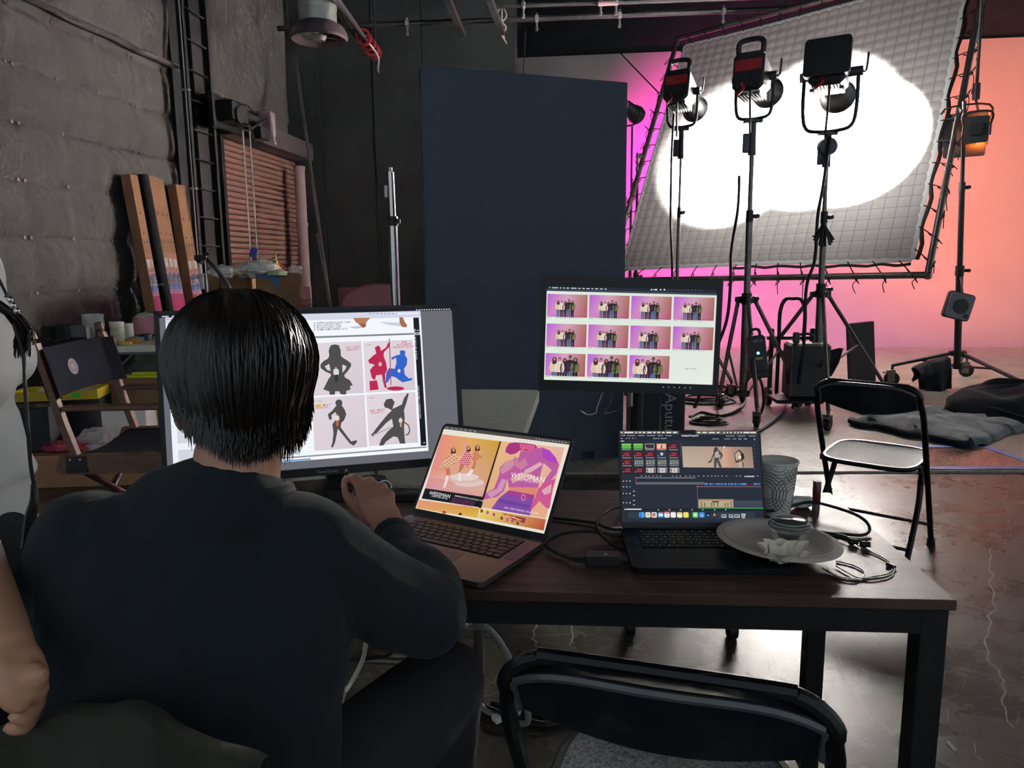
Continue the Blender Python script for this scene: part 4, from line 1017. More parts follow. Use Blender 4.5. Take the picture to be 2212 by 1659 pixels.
for k in range(6):
    q = MB(); q.box((.115 + .0175 * k, -.012, .0066), (.0028, .0028, .0012)); q.build('button_mark', mat('mark_white', 'dfe4e6', .4, emit=('dfe4e6', .35)), mon2)
mat_attr('screen', .86, .35)
mat_attr('print', 0, .6)
c = Canvas(M2, off=(1160, 590), scale=5.267)
# pale page and window bars
c.q([(-W2_ / 2, 0), (W2_ / 2, 0), (W2_ / 2, H2_), (-W2_ / 2, H2_)], ['dde8dc', 'dfe6df', 'd6ded4', 'dbe8da'], 0, True)
c.q([(-W2_ / 2, H2_ - .0165), (W2_ / 2, H2_ - .0165), (W2_ / 2, H2_), (-W2_ / 2, H2_)], '1d2733', 1, True)
c.q([(-W2_ / 2, H2_ - .0165), (W2_ / 2, H2_ - .0165), (W2_ / 2, H2_ - .0105), (-W2_ / 2, H2_ - .0105)], '3d4650', 2, True)
xx = -W2_ / 2 + .008
for wd in (4, 25, 6, 7, 11, 23, 10, 10, 13, 8, 13, 12, 8):
    c.q([(xx, H2_ - .0072), (xx + wd * .0008, H2_ - .0072), (xx + wd * .0008, H2_ - .0042), (xx, H2_ - .0042)], 'c9d0d4', 3, True); xx += wd * .0008 + .0055
for x0, wd in ((1295, 25), (1325, 5), (1340, 45), (1400, 20), (1440, 28)):
    a = c.xy(x0, 188); c.q([(a[0], a[1] - .002), (a[0] + wd * .00015 + .001, a[1] - .002), (a[0] + wd * .00015 + .001, a[1] + .002), (a[0], a[1] + .002)], 'eef2f2', 3, True)
for k in range(11):
    a = c.xy(1495 + k * 38, 192); c.disc(a[0], a[1], .0013, .0013, '8b959b', 3, 6, True)
def figure(c, x, yb, h, hair, skin, top, leg, L, lean=0.0, longhair=False, jacket=None, clip=-9):
    def P(a, b_): return (x + a * h + lean * b_ * h, max(yb + b_ * h, clip))
    c.q([P(-.085, 0), P(-.012, 0), P(0, .44), P(-.10, .48)], leg, L, True); c.q([P(.085, 0), P(.012, 0), P(0, .44), P(.10, .48)], leg, L, True)
    c.q([P(-.10, .45), P(.10, .45), P(.12, .62), P(.15, .80), P(.04, .85), P(-.04, .85), P(-.15, .80), P(-.12, .62)], top, L + 1, True)
    c.q([P(-.15, .80), P(-.11, .78), P(-.13, .58), P(-.10, .44), P(-.15, .44), P(-.185, .6)], jacket or top, L + 2, True)
    c.q([P(.15, .80), P(.11, .78), P(.13, .58), P(.10, .44), P(.15, .44), P(.185, .6)], jacket or top, L + 2, True)
    a = P(0, .93); 
    if longhair: c.q([P(-.08, .93), P(-.075, .74), P(.075, .74), P(.08, .93), P(.04, 1.0), P(-.04, 1.0)], hair, L + 2, True)
    else: c.disc(a[0], a[1] + .012 * h, .058 * h, .068 * h, hair, L + 2, 10, True)
    c.disc(a[0], a[1] - .012 * h, .042 * h, .056 * h, skin, L + 3, 10, True)
CAST = [('3a2c2a', 'b88672', 'd8bfa8', '5a6b86', True, 'd9c3ac'), ('4a332c', 'c08d78', 'e3d6c2', '35333a', False, None), ('3a2428', 'a8705f', '4a2a4e', '2f1f2c', True, None), ('181a1e', '8a6456', '23262d', '3f5f86', False, None), ('2e2422', 'b48470', '6f6a45', '1c1b20', True, '767048')]
thumbs = []
for r_ in range(3):
    for k in range(4):
        if r_ == 2 and k == 3: continue
        x0 = (122, 597, 1076, 1560)[k] - (0, 10, 22)[r_] + (0, 0, 2)[r_] * k * 0; y0 = (235, 572, 908)[r_] + (0, 11, 23, 33)[k]
        thumbs.append((x0, y0, x0 + 455, y0 + 258, r_, k))
for (x0, y0, x1, y1, r_, k) in thumbs:
    a = c.xy(x0, y0); w_ = .1305; h_ = .0745
    c.q([(a[0], a[1] - h_), (a[0] + w_ * .5, a[1] - h_), (a[0] + w_ * .5, a[1]), (a[0], a[1])], ['c97ac4', 'c98fae', 'cf9fb4', 'b45ad2'], 4, True)
    c.q([(a[0] + w_ * .5, a[1] - h_), (a[0] + w_, a[1] - h_), (a[0] + w_, a[1]), (a[0] + w_ * .5, a[1])], ['c98fae', 'a8505c', 'a8705f', 'cf9fb4'], 4, True)
    c.q([(a[0], a[1] - h_), (a[0] + w_, a[1] - h_), (a[0] + w_, a[1] - h_ * .93), (a[0], a[1] - h_ * .93)], ['c58abf', 'a04c5a', 'b05c66', 'c987bd'], 5, True)
    tall = r_ == 2
    fh = h_ * (.98 if tall else .78); sp = fh * (.235 if tall else .20)
    x_ = a[0] + w_ * ((.2 if tall else .27) + .012 * ((k * 7 + r_ * 3) % 4))
    # clip the figures of the closer shots at the picture's lower edge by starting lower and covering with the page
    for i, (hr_, sk_, tp_, lg_, lh_, jk_) in enumerate(CAST):
        hh = fh * (.93, .92, .9, 1.0, .93)[i]
        figure(c, x_ + sp * i, a[1] - h_ - (fh * .36 if tall else 0), hh * (1.3 if tall else 1), hr_, sk_, tp_, lg_, 6, 0, lh_, jk_, a[1] - h_)
    if tall: c.q([(a[0] - .002, a[1] - h_ - .055), (a[0] + w_ + .002, a[1] - h_ - .055), (a[0] + w_ + .002, a[1] - h_), (a[0] - .002, a[1] - h_)], 'dde7dd', 12, True) if False else None
    c.q([(a[0], a[1] - h_ - .0035), (a[0] + .015, a[1] - h_ - .0035), (a[0] + .015, a[1] - h_ - .0022), (a[0], a[1] - h_ - .0022)], '8f9a92', 11, True)
    c.q([(a[0] + .024, a[1] - h_ - .0035), (a[0] + .104, a[1] - h_ - .0035), (a[0] + .104, a[1] - h_ - .0022), (a[0] + .024, a[1] - h_ - .0022)], 'a3ada5', 11, True)
c.text('and 5 more...', 1755, 1095, .0078, '39403d', 4, 0, False, 0, 'CENTER')
scr2 = c.build('screen', 'screen', mon2, smooth=0)
scr2.location = (0, 0, .0005)
# cables dangling under the monitor
cable('thin chain and cord dangling below the right monitor', [yp(1302, 848, 2.42), yp(1290, 880, 2.42), yp(1287, 892, 2.42), yp(1270, 896, 2.42), yp(1255, 888, 2.42)], .0022, 'galv')
cable('thin dark cord curving from the right monitor to its stand', [yp(1322, 850, 2.43), yp(1317, 875, 2.43), yp(1306, 893, 2.43), yp(1330, 888, 2.42), yp(1345, 880, 2.44)], .003, 'steel_grey')
# ---- lamp carrying case on its end with the maker's lettering
kp = gp(1408, 1005, .0)
kc = thing('lamp_case', 'black soft lamp case standing on end with big sideways lettering', 'case', (kp.x, kp.y, 0), R(-3))
kw = (1470 - 1348) / 1600 * kp.y; kh = yp(1408, 836, kp.y).z
mat('case_black', '171d24', .6, noise=(40, .15)); mat('case_grey', '5d605c', .5, noise=(25, .2), stretch=(12, 1, .3))
q = MB(); q.box((kw * .14, 0, kh / 2), (kw * .72, .3, kh), bev=.015); q.build('body', 'case_black', kc)
q = MB(); q.box((-kw * .32, 0, kh / 2), (kw * .24, .26, kh * .98), bev=.01); q.build('silver_side', 'case_grey', kc)
q = MB()
for k in range(5): q.cyl((-kw * .40 + kw * .045 * k, -.132, .02), (-kw * .40 + kw * .045 * k, -.132, kh * .97), .004 + .003 * (k % 2), n=6)
q.build('ribbing', 'galv', kc)
cv = Canvas(); cv.eps = .0004
cv.text('Aputure', 0, 0, .098, '8e9596', 1, .0, True, -PI / 2)
o = cv.build('lettering', 'print', kc, smooth=0); o.matrix_local = align((kw * .155, -.1512, kh * .97), (1, 0, 0), (0, 0, 1), (0, -1, 0))
cv = Canvas(); cv.q([(0, 0), (.008, 0), (.008, kh * .45), (0, kh * .45)], '9aa23c', 1, True); cv.q([(0, kh * .45), (.008, kh * .45), (.008, kh * .9), (0, kh * .9)], ['5f8a4c', '5f8a4c', '1e3a66', '1e3a66'], 1, True)
o = cv.build('colour_stripe', 'print', kc, smooth=0); o.matrix_local = align((kw * .06, -.1512, .02), (1, 0, 0), (0, 0, 1), (0, -1, 0))

# ================================================================ folding chairs
mat('chair_frame', '121317', .35, .3, noise=(30, .2))
mat('chair_back', '10141c', .5, noise=(60, .15), bump=(200, .15, .001))
def speckle(name, c0, c1, sc):
    mat(name, c0, .55, spec=.2, noise=(sc, .3), col2=c1, bump=(sc, .25, .001))
speckle('seat_speckle', '7d8086', '33373e', 170)
mat('frame_edge', '5b5a5c', .4, .3, noise=(30, .1))
def fold_chair(label, loc, rz, group):
    t = thing('folding_chair', label, 'chair', loc, rz, group)
    W = .215
    q = MB(); rr = .0125
    arc = [(-W, .215, 0.012), (-W, -.02, .42), (-W + .002, -.155, .66), (-W + .012, -.195, .735)]
    for k in range(1, 6): a = R(180 - 18 * k); arc.append((-W + .082 + .075 * math.cos(a), -.203, .735 + .06 * math.sin(a)))
    pts = [Vector(p) for p in arc]; pts += [Vector((-p.x, p.y, p.z)) for p in reversed(pts)]
    q.tube(pts[:4] + pts[4:-4] + pts[-4:], rr, 10, 3, flat=1.0); q.build('back_frame', 'chair_frame', t)
    # backrest: curved pan within the frame
    def bfn(u, v, off=0.0):
        x = (-1 + 2 * u); hh = .80 - .055 * abs(x) ** 5
        lo_ = .702 - .045 * math.cos(x * PI / 2)
        z = lo_ + (hh - lo_) * v; xx = x * (W - .006)
        if z > .735: xx = x * (W - .006 - .02 * ((z - .735) / .065) ** 2)
        y = -.15 - (z - .66) * .55 - .016 * (1 - x * x)
        y = max(y, -.27)
        return (xx, y + off, z)
    q = MB(); q.grid(lambda u, v: bfn(u, v), 20, 8); q.grid(lambda u, v: bfn(u, v, .02), 20, 8, flip=True)
    q.grid(lambda u, v: Vector(bfn(u, 0, .02)).lerp(Vector(bfn(u, 0, 0)), v), 20, 1); q.grid(lambda u, v: Vector(bfn(u, 1, 0)).lerp(Vector(bfn(u, 1, .02)), v), 20, 1)
    q.build('backrest', 'chair_back', t)
    q = MB(); q.tube([Vector(bfn(k / 24, .93, -.004)) for k in range(1, 24)], .006, 6, 1)
    q.tube([Vector(bfn(.035, .93 - .9 * k / 8, -.004)) for k in range(9)], .006, 6, 1); q.tube([Vector(bfn(.965, .93 - .9 * k / 8, -.004)) for k in range(9)], .006, 6, 1)
    q.build('back_rim', 'frame_edge', t)
    def sfn(u, v, off=0.0):
        x = -1 + 2 * u; y_ = -1 + 2 * v
        k = (abs(x) ** 4 + abs(y_) ** 4) ** .25
        m_ = max(abs(x), abs(y_)); f = (m_ / k) if k > 1e-6 else 1
        r_ = m_
        return (x * f * .195, .01 + y_ * f * .19, .435 + .016 * r_ ** 3 + off + .008 * y_)
    q = MB(); q.grid(lambda u, v: sfn(u, v), 18, 18)
    q.build('seat', 'seat_speckle', t, smooth=60)
    q = MB(); q.grid(lambda u, v: sfn(u, v, -.02), 18, 18, flip=True)
    edge = [(k / 18, 0) for k in range(18)] + [(1, k / 18) for k in range(18)] + [(1 - k / 18, 1) for k in range(18)] + [(0, 1 - k / 18) for k in range(18)]
    q.tube([Vector(sfn(*e, -.008)) for e in edge], .011, 6, 1, closed=True); q.build('seat_rim', 'chair_frame', t)
    for sx in (-1, 1):
        q = MB(); q.tube([(sx * (W - .03), .10, .42), (sx * (W - .03), .04, .35), (sx * (W - .02), -.03, .24), (sx * (W - .015), -.235, .012)], rr, 10, 4); q.build('rear_leg', 'chair_frame', t)
        for (fx, fy) in ((W, .215), (W - .015, -.235)):
            q = MB(); q.cyl((sx * fx, fy, .0), (sx * fx, fy + (-.012 if fy > 0 else .012), .04), .018, .016, n=10); q.build('rubber_foot', 'black_rubber', t)
    q = MB(); q.cyl((-W, .135, .125), (W, .135, .125), .008, n=8); q.build('front_crossbar', 'chair_frame', t)
    q = MB(); q.cyl((-W + .02, -.165, .09), (W - .02, -.165, .09), .008, n=8); q.build('rear_crossbar', 'chair_frame', t)
    for sx in (-1, 1):
        q = MB(); q.box((sx * (W - .012), -.02, .425), (.012, .16, .03), bev=.003); q.build('seat_bracket', 'chair_frame', t)
    return t
fcm = gp(1874, 826, .80)
yawf = R(-40)
fd = Vector((-math.sin(yawf), math.cos(yawf), 0))
fc = fold_chair('black folding chair with pale speckled seat standing alone beyond the desk', (fcm.x + fd.x * .2, fcm.y + fd.y * .2, 0), yawf, 'folding chairs')
ncm = (gp(1112, 1440, .76) + gp(1800, 1590, .76)) / 2
yawn = R(-17)
nd = Vector((-math.sin(yawn), math.cos(yawn), 0))
nc = dup(fc, 'black folding chair in the foreground pushed towards the desk', (ncm.x + nd.x * .2, ncm.y + nd.y * .2, 0), yawn)

# ================================================================ floor stuff on stage
mat('blanket_grey', '5f6468', .95, noise=(14, .25), bump=(60, .6, .006), stretch=(1, 3, 1), sheen=.3)
mat('blanket_navy', '1b222b', .95, noise=(14, .25), bump=(60, .5, .005))
bc0 = [gp(1838, 917, .014), gp(2092, 970, .014), gp(2215, 930, .014), gp(1960, 888, .014)]
def blk(u, v):
    p = bc0[0].lerp(bc0[1], u).lerp(bc0[3].lerp(bc0[2], u), v)
    e = min(u, 1 - u, v, 1 - v)
    h = .10 * min(1, (e * 7)) ** .5 + .05 * mnoise.noise(Vector((u * 4, v * 4, 3))) * min(1, e * 6) + .02 * mnoise.noise(Vector((u * 11, v * 9, 5))) * min(1, e * 9)
    wob = Vector((mnoise.noise(Vector((u * 5, v * 5, 1))), mnoise.noise(Vector((u * 5, v * 5, 9))), 0)) * .09
    return p + wob + UP * max(0.004, h)
blkt = thing('moving_blanket', 'crumpled grey quilted moving blanket lying on the stage', 'blanket', bc0[0])
q = MB(); q.grid(lambda u, v: blk(u, v) - bc0[0], 60, 36); q.build('quilted_side', 'blanket_grey', blkt, smooth=60)
q = MB(); q.grid(lambda u, v: blk(u, .0 + v * .10) - bc0[0] + Vector((0, -.02, -.012)) * 1.0, 60, 4); q.tube([blk(k / 30, 0.0) - bc0[0] + UP * .03 for k in range(31)], .03, 7, 2); q.build('bound_edge', 'blanket_navy', blkt, smooth=60)
# black bag
bg = gp(2165, 905, .014)
def bag(u, v):
    a = 2 * PI * u; t = v
    r1 = (.62 + .10 * mnoise.noise(Vector((math.cos(a) * 2, math.sin(a) * 2, 4)))) * math.cos(t * PI / 2) ** .45
    h = .26 * math.sin(t * PI / 2) ** .9 * (1 + .35 * mnoise.noise(Vector((math.cos(a) * 1.5, math.sin(a) * 1.5, t * 2))))
    return (r1 * math.cos(a) + .06 * mnoise.noise(Vector((a, t * 5, 2))), r1 * .6 * math.sin(a), h)
t = thing('cloth_bag', 'slumped black cloth bag lying on the blanket at right edge', 'bag', bg + Vector((.25, .15, .0)))
q = MB(); q.grid(bag, 40, 14); q.build('body', 'duvetyne', t, smooth=60)
q = MB(); q.tube([(-.5, -.1, .1), (-.42, -.3, .12), (-.2, -.38, .06), (-.05, -.3, .14)], .012, 6, 5); q.build('strap', 'black_rubber', t)
# taped glossy sheet on the stage
tp = [gp(1862, 968, .017), gp(1930, 1011, .017), gp(2260, 1011, .017), gp(2120, 962, .017)]
sh_ = thing('taped_sheet', 'glossy scuffed sheet taped to the stage floor with blue tape', 'floor sheet', tp[0])
q = MB(); q.add([p - tp[0] for p in tp], [(0, 1, 2, 3)]); nodes_concrete('scuffed_gloss', '8a7468', '6f5d54', .12, .3, .8, 2.0, False); q.build('sheet', 'scuffed_gloss', sh_, smooth=0)
mat('blue_tape', '5668b4', .5, noise=(30, .1))
for i in range(4):
    a_, b_ = tp[i] - tp[0], tp[(i + 1) % 4] - tp[0]; dd = (b_ - a_).normalized(); nn_ = Vector((-dd.y, dd.x, 0)) * .03
    q = MB(); z = UP * .002
    q.add([a_ - nn_ - dd * .03 + z, b_ - nn_ + dd * .03 + z, b_ + nn_ + dd * .03 + z, a_ + nn_ - dd * .03 + z], [(0, 1, 2, 3)]); q.build('tape_strip', 'blue_tape', sh_, smooth=0)
# scrap of tape on the near floor, small crumbs
q = MB(); a_, b_ = gp(2043, 1602, .002), gp(2068, 1622, .002); q.box((a_ + b_) / 2, (.012, (b_ - a_).length, .0015), None); o = q.build('paper_scrap', mat('paper', 'c9c6bd', .8)); tag(o, 'small pale strip of paper on the floor beside the desk leg', 'scrap')

# ================================================================ things along the left wall
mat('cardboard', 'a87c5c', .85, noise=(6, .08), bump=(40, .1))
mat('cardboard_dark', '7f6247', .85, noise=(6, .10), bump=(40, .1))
def long_box(label, s, top_z, off_top, lean, w_, dp, stripes, group='long cardboard boxes leaning on the padded wall'):
    """tall slim carton: local x along the wall, y out of the wall (towards the room), z along its length"""
    L = top_z / math.cos(lean)
    base = wp(s, 0, off_top + top_z * math.tan(lean))
    t = thing('long_carton', label, 'carton', base, 0, group)
    z_ = (UP * math.cos(lean) - B * math.sin(lean)); t.matrix_world = align(base, A, A.cross(-z_) * -1 if False else z_.cross(A), z_)
    q = MB(); q.box((0, 0, L / 2), (w_, dp, L), bev=.003); q.build('body', 'cardboard', t, smooth=0)
    f = dp / 2 + .0008
    c = Canvas(); c.eps = .0003
    c.q([(-w_ * .47, 0), (w_ * .47, 0), (w_ * .47, L * .66), (-w_ * .47, L * .66)], 'a87c5c', 0, True)
    pr = [(0.0, .48, 'a82a66'), (.48, .585, 'c890ae'), (.50, .565, '6f8fd0'), (.525, .55, 'e4deea')]
    for a, b_, col in pr if stripes else pr[1:]: c.q([(-w_ * .44, L * a), (w_ * .44, L * a), (w_ * .44, L * b_), (-w_ * .44, L * b_)], col, 1 + pr.index((a, b_, col)), True)
    c.q([(-w_ * .3, L * .49), (w_ * .1, L * .54), (w_ * .35, L * .51), (w_ * .4, L * .58), (-w_ * .4, L * .565)], '3f3b52', 4, True)
    o = c.build('printed_panel', 'print', t, smooth=0); o.matrix_local = align((0, -f, 0), (1, 0, 0), (0, 0, 1), (0, -1, 0))
    c = Canvas(); c.q([(-w_ * .42, L * .60), (w_ * .30, L * .60), (w_ * .30, L * .64), (-w_ * .42, L * .64)], 'ece4e0', 2, True)
    o = c.build('sticker', 'print', t, smooth=0); o.matrix_local = align((0, -f, 0), (1, 0, 0), (0, 0, 1), (0, -1, 0))
    c = Canvas()
    for k in (-.22, .22):
        c.q([(w_ * k - .004, L * .665), (w_ * k + .004, L * .665), (w_ * k + .004, L * .72), (w_ * k - .004, L * .72)], '51352a', 1, True); c.q([(w_ * k - .011, L * .71), (w_ * k + .011, L * .71), (w_ * k, L * .73)], '51352a', 2, True)
    c.disc(0, L * .75, .011, .011, '3f2720', 1, 10, True); c.q([(-.012, L * .83), (.012, L * .83), (.012, L * .845), (-.012, L * .845)], '6b4a3a', 1, True)
    o = c.build('arrow_marks', 'print', t, smooth=0); o.matrix_local = align((0, -f, 0), (1, 0, 0), (0, 0, 1), (0, -1, 0))
    return t
names_ = ['first long carton at the left end of the row, beside bare padding', 'second long carton from the left, touching the black tube', 'long carton just right of the black tube', 'middle long carton of the group right of the tube', 'third long carton right of the tube, before the gap', 'shorter carton just right of the gap, with dark side', 'middle carton of the shorter group by the column', 'last long carton on the right, nearest the steel column']
for k, (px, py) in enumerate(((270, 378), (281, 379), (316, 381), (327, 384), (337, 388), (369, 400), (378, 400), (387, 401))):
    s, z = wl(px, py, .13)
    long_box(names_[k], s, z, .13 + (.03 if k in (0, 5) else .0), R(6.0 if k < 5 else 4.6), .085, .10, k not in (5, 6, 7) or k == 5)
s, z = wl(301, 378, .13); base = wp(s, 0, .16 + z * math.tan(R(6.2)))
tb = thing('backdrop_tube', 'black backdrop roll leaning between the cardboard cartons', 'tube', base)
e_ = wp(s, z, .16) - base
q = MB(); q.cyl((0, 0, .04), e_, .055, n=20); q.build('roll', mat('matte_black_roll', '0c0c0e', .85, spec=.2, noise=(20, .2)), tb)
q = MB(); q.cyl(e_ * .52, e_ * .525 + e_ * .004, .0565, n=20); q.build('tape_band', mat('tape_pale', '6f8f9f', .5), tb)
q = MB(); q.cyl((0, 0, 0), (0, 0, .06), .06, n=16); q.build('end_cap', 'black_rubber', tb)

# ---- cartons with props in front of the roller door
def carton(label, loc, rz, sz, m='cardboard_dark', flaps=True, name='carton', m2=None):
    t = thing(name, label, 'carton', loc, rz); x, y, z = sz
    q = MB(); th = .006
    q.box((0, -y / 2, z / 2), (x, th, z)); q.build('front_panel', m, t, smooth=0)
    q = MB(); q.box((0, y / 2, z / 2), (x, th, z)); q.build('back_panel', m, t, smooth=0)
    q = MB(); q.box((-x / 2, 0, z / 2), (th, y, z)); q.build('side_panel', m, t, smooth=0)
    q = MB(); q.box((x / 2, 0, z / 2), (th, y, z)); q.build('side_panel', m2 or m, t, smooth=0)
    q = MB(); q.box((0, 0, .005), (x, y, th)); q.build('bottom', m, t, smooth=0)
    return t
yb = 6.6
b1 = yp(497, 592, yb + .35); b2_ = yp(585, 590, yb)
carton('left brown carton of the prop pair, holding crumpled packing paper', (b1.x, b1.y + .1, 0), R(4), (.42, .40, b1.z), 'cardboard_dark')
bx2 = carton('right brown carton with blue tape and spiral horns on top', (b2_.x + .03, b2_.y + .1, 0), R(16), (.36, .34, b2_.z), 'cardboard_dark', m2='cardboard')  # lighter right side panel: the light on it is put into its colour
mat('tape_blue2', '2f5f93', .5, noise=(20, .1))
q = MB()
zt = b2_.z
q.add([(-.17, -.1745, zt - .005), (.02, -.1745, zt - .005), (.015, -.1745, zt - .05), (.0, -.1745, zt - .16), (-.03, -.1745, zt - .12), (-.05, -.1745, zt - .05), (-.17, -.1745, zt - .035)], [(6, 5, 4, 3, 2, 1, 0)]); q.build('tape_patch', 'tape_blue2', bx2, smooth=0)
q = MB(); q.box((.183, -.13, zt - .04), (.002, .05, .05)); q.build('tape_patch', 'tape_blue2', bx2, smooth=0)
mat('tissue', 'f0ede4', .8, noise=(9, .1), bump=(20, .4))
mat('clear_film', 'd8d4d2', .25, alpha=.55, noise=(8, .1), bump=(18, .6))
def crumple(name, label, cat, c, r3, seed, m, n=26, k=14, amp=.35, flat=0.0, group=None):
    q = MB(); q.ell((0, 0, 0), r3, n, k)
    for i, v in enumerate(q.v):
        d = Vector((v.x / r3[0], v.y / r3[1], v.z / r3[2]))
        f = 1 + amp * mnoise.noise(d * 2.2 + Vector((seed, 0, 0))) + amp * .55 * abs(mnoise.noise(d * 5 + Vector((0, seed, 3))))
        v = v * f
        if flat and v.z < -r3[2] * flat: v.z = -r3[2] * flat
        q.v[i] = v
    o = q.build(name, m, smooth=28); o.location = c; return tag(o, label, cat, group)
crumple('packing_paper', 'crumpled white tissue bunched on top of the right carton', 'paper', yp(560, 578, yb - .02) + UP * -.01, (.16, .12, .07), 3, 'tissue')
crumple('plastic_wrap', 'clear crinkled plastic wrap at the back of the left carton', 'plastic', yp(533, 583, yb + .15), (.11, .09, .07), 8, 'clear_film')
crumple('packing_paper', 'torn pale paper sticking out of the left carton', 'paper', yp(487, 588, yb + .3), (.14, .10, .06), 12, 'tissue')
crumple('plastic_wrap', 'small scrap of clear plastic on the right rim of the carton', 'plastic', yp(637, 585, yb + .05), (.06, .05, .05), 21, 'clear_film')
q = MB(); q.box((0, 0, 0), (.22, .10, .02), Matrix.Rotation(R(-28), 4, 'Y')); o = q.build('cardboard_flap', 'cardboard'); o.location = yp(502, 583, yb + .3); tag(o, 'loose brown cardboard flap poking out of the left carton', 'cardboard')
mat('horn_cream', 'd9d4b4', .5, noise=(20, .1)); mat('horn_gold', '7d6f35', .35, .4, noise=(20, .15))
def horn(label, c, h, r0):
    t = thing('spiral_horn', label, 'prop horn', c, 0, 'spiral horn props')
    q = MB(); q.lathe([(r0, 0), (r0 * .55, h * .45), (r0 * .08, h * .97), (.0005, h)], 18); q.build('cone', 'horn_gold', t)
    q = MB(); pts = []
    for k in range(91):
        u = k / 90; a = 2 * PI * 6 * u; r_ = r0 * (1 - u) * .93 + .001; pts.append((r_ * math.cos(a), r_ * math.sin(a), h * u * .98))
    q.tube(pts, lambda u: r0 * .24 * (1 - .8 * u), 7, 1); q.build('spiral_ridge', 'horn_cream', t); return t
horn('tall cream and gold spiral horn standing on the right carton', yp(596, 590, yb - .02), .19, .042)
horn('small spiral horn half sunk in tissue on the right carton', yp(562, 574, yb + .02), .11, .022)
q = MB(); q.lathe([(.05, 0), (.03, .09), (.004, .15)], 16); o = q.build('orange_cone', mat('orange_plastic', 'b8452c', .5, noise=(12, .1))); o.location = yp(608, 588, yb + .06); o.rotation_euler = (0, R(-30), 0); tag(o, 'orange cone leaning behind the tall spiral horn', 'cone')
q = MB(); q.lathe([(.10, 0), (.09, .03), (.05, .05), (.001, .055)], 20); o = q.build('foam_disc', mat('foam_green', 'b9c4a4', .8)); o.location = yp(599, 592, yb - .02) - UP * .01; tag(o, 'pale green foam base under the tall spiral horn', 'foam')
yb3 = yp(585, 651, yb - .45); simple_stub = MB(); simple_stub.box((0, 0, (yb3.z - .04) / 2), (.3, .2, yb3.z - .04), bev=.005); o = simple_stub.build('carton', 'cardboard_dark'); o.location = (yb3.x, yb3.y, 0); tag(o, 'plain carton hidden behind the head of the seated person', 'carton')
crumple('yellow_bag', 'bright yellow bag peeking out behind the head of the seated person', 'bag', yp(585, 651, yb - .45), (.09, .06, .05), 30, mat('hi_vis', 'c8d022', .5, noise=(10, .1), bump=(12, .4)))
# small stand with clamp, blue tag and gooseneck
ys = 5.6; sb_ = yp(449, 640, ys); sb_.z = 0
t = thing('small_stand', 'thin chrome stand with blue clamp tag and black gooseneck', 'stand', (sb_.x, sb_.y, 0))
tz_ = yp(447, 548, ys).z
q = MB(); q.cyl((0, 0, .1), (0, 0, tz_), .010, n=10); q.build('pole', 'chrome', t)
q = MB(); 
for a in (30, 150, 270): q.cyl((0, 0, .35), (.3 * math.cos(R(a)), .3 * math.sin(R(a)), .01), .009, n=8)
q.build('tripod', 'steel_grey', t)
q = MB(); q.box((-.03, 0, tz_ - .03), (.09, .04, .04), bev=.005); q.cyl((-.06, 0, tz_ - .06), (.03, 0, tz_ + .01), .014, n=8); q.build('clamp', 'steel_black', t)
q = MB(); q.box((0.0, 0, tz_ + .05), (.05, .01, .07), Matrix.Rotation(.25, 4, 'Y')); q.build('tag', mat('blue_tag', '3538a0', .5), t)
q = MB(); e2 = yp(500, 640, ys) - t.location
q.tube([(.0, 0, tz_ - .03), (.06, -.01, tz_ - .09), (.14, 0, tz_ - .2), (e2.x - .01, 0, e2.z + .06), e2, e2 - UP * .1], .014, 8, 5); q.build('gooseneck', 'black_plastic', t)
q = MB(); q.tube([(.09, 0, tz_ - .12), (.10, 0, tz_ - .22), (.06, 0, tz_ - .34), (.04, 0, tz_ - .42)], .005, 6, 5); q.build('cord', 'black_rubber', t)
# pink board and rounded panels beyond the monitor
q = MB(); q.box((0, 0, .62), (.12, .02, 1.24), bev=.003); pbp = yp(659, 619, 7.4)
t = thing('pink_board', 'small pink lit board standing at the foot of the standpipe', 'board', (pbp.x, pbp.y, 0), R(-10)); 
q = MB(); q.box((0, 0, pbp.z / 2), (.12, .02, pbp.z), bev=.003); q.build('panel', mat('pink_white', 'c9a3b4', .6, noise=(8, .05)), t)
q = MB(); q.box((0, .05, .015), (.16, .14, .03), bev=.003); q.build('foot', 'steel_dark', t)
for k in range(3):
    q = MB(); q.tube([(-.06, -.012, pbp.z - .12 - .05 * k), (0, -.02, pbp.z - .14 - .05 * k), (.06, -.012, pbp.z - .12 - .055 * k)], .003, 5, 4); q.build('wire', 'black_rubber', t)
mat('pink_lit_panel', 'a8707f', .6, noise=(5, .06)); mat('pink_lit_panel_dark', '7a4a55', .6, noise=(5, .08))  # pink light on the rounded panels put into their base colours
def arch_panel(label, px0, px1, ptop, y, m, rz, rad):
    a_, b_ = yp(px0, ptop, y), yp(px1, ptop, y); w_ = b_.x - a_.x; h = a_.z
    t = thing('rounded_panel', label, 'panel', ((a_.x + b_.x) / 2, y, 0), rz, 'rounded pink-lit panels')
    pts = [(w_ / 2, 0), (w_ / 2, h)] + [(-w_ / 2 + rad - rad * math.sin(R(90 * k / 12)) * 1.0, h - rad * .5 + rad * .5 * math.cos(R(90 * k / 12))) for k in range(13)] + [(-w_ / 2, 0)]
    q = MB(); q.prism(pts, -.015, .015, Matrix.Rotation(PI / 2, 4, 'X')); q.build('board', m, t, smooth=20)
    q = MB(); q.box((0, .12, .02), (w_ * .6, .25, .04), bev=.004); q.build('foot', 'steel_dark', t); return t
arch_panel('front rounded pink-lit panel behind the monitor top', 738, 860, 618, 6.9, 'pink_lit_panel', 0, .34)
arch_panel('rear darker rounded panel peeking over the front pink-lit one', 752, 862, 614, 7.25, 'pink_lit_panel_dark', 0, .26)
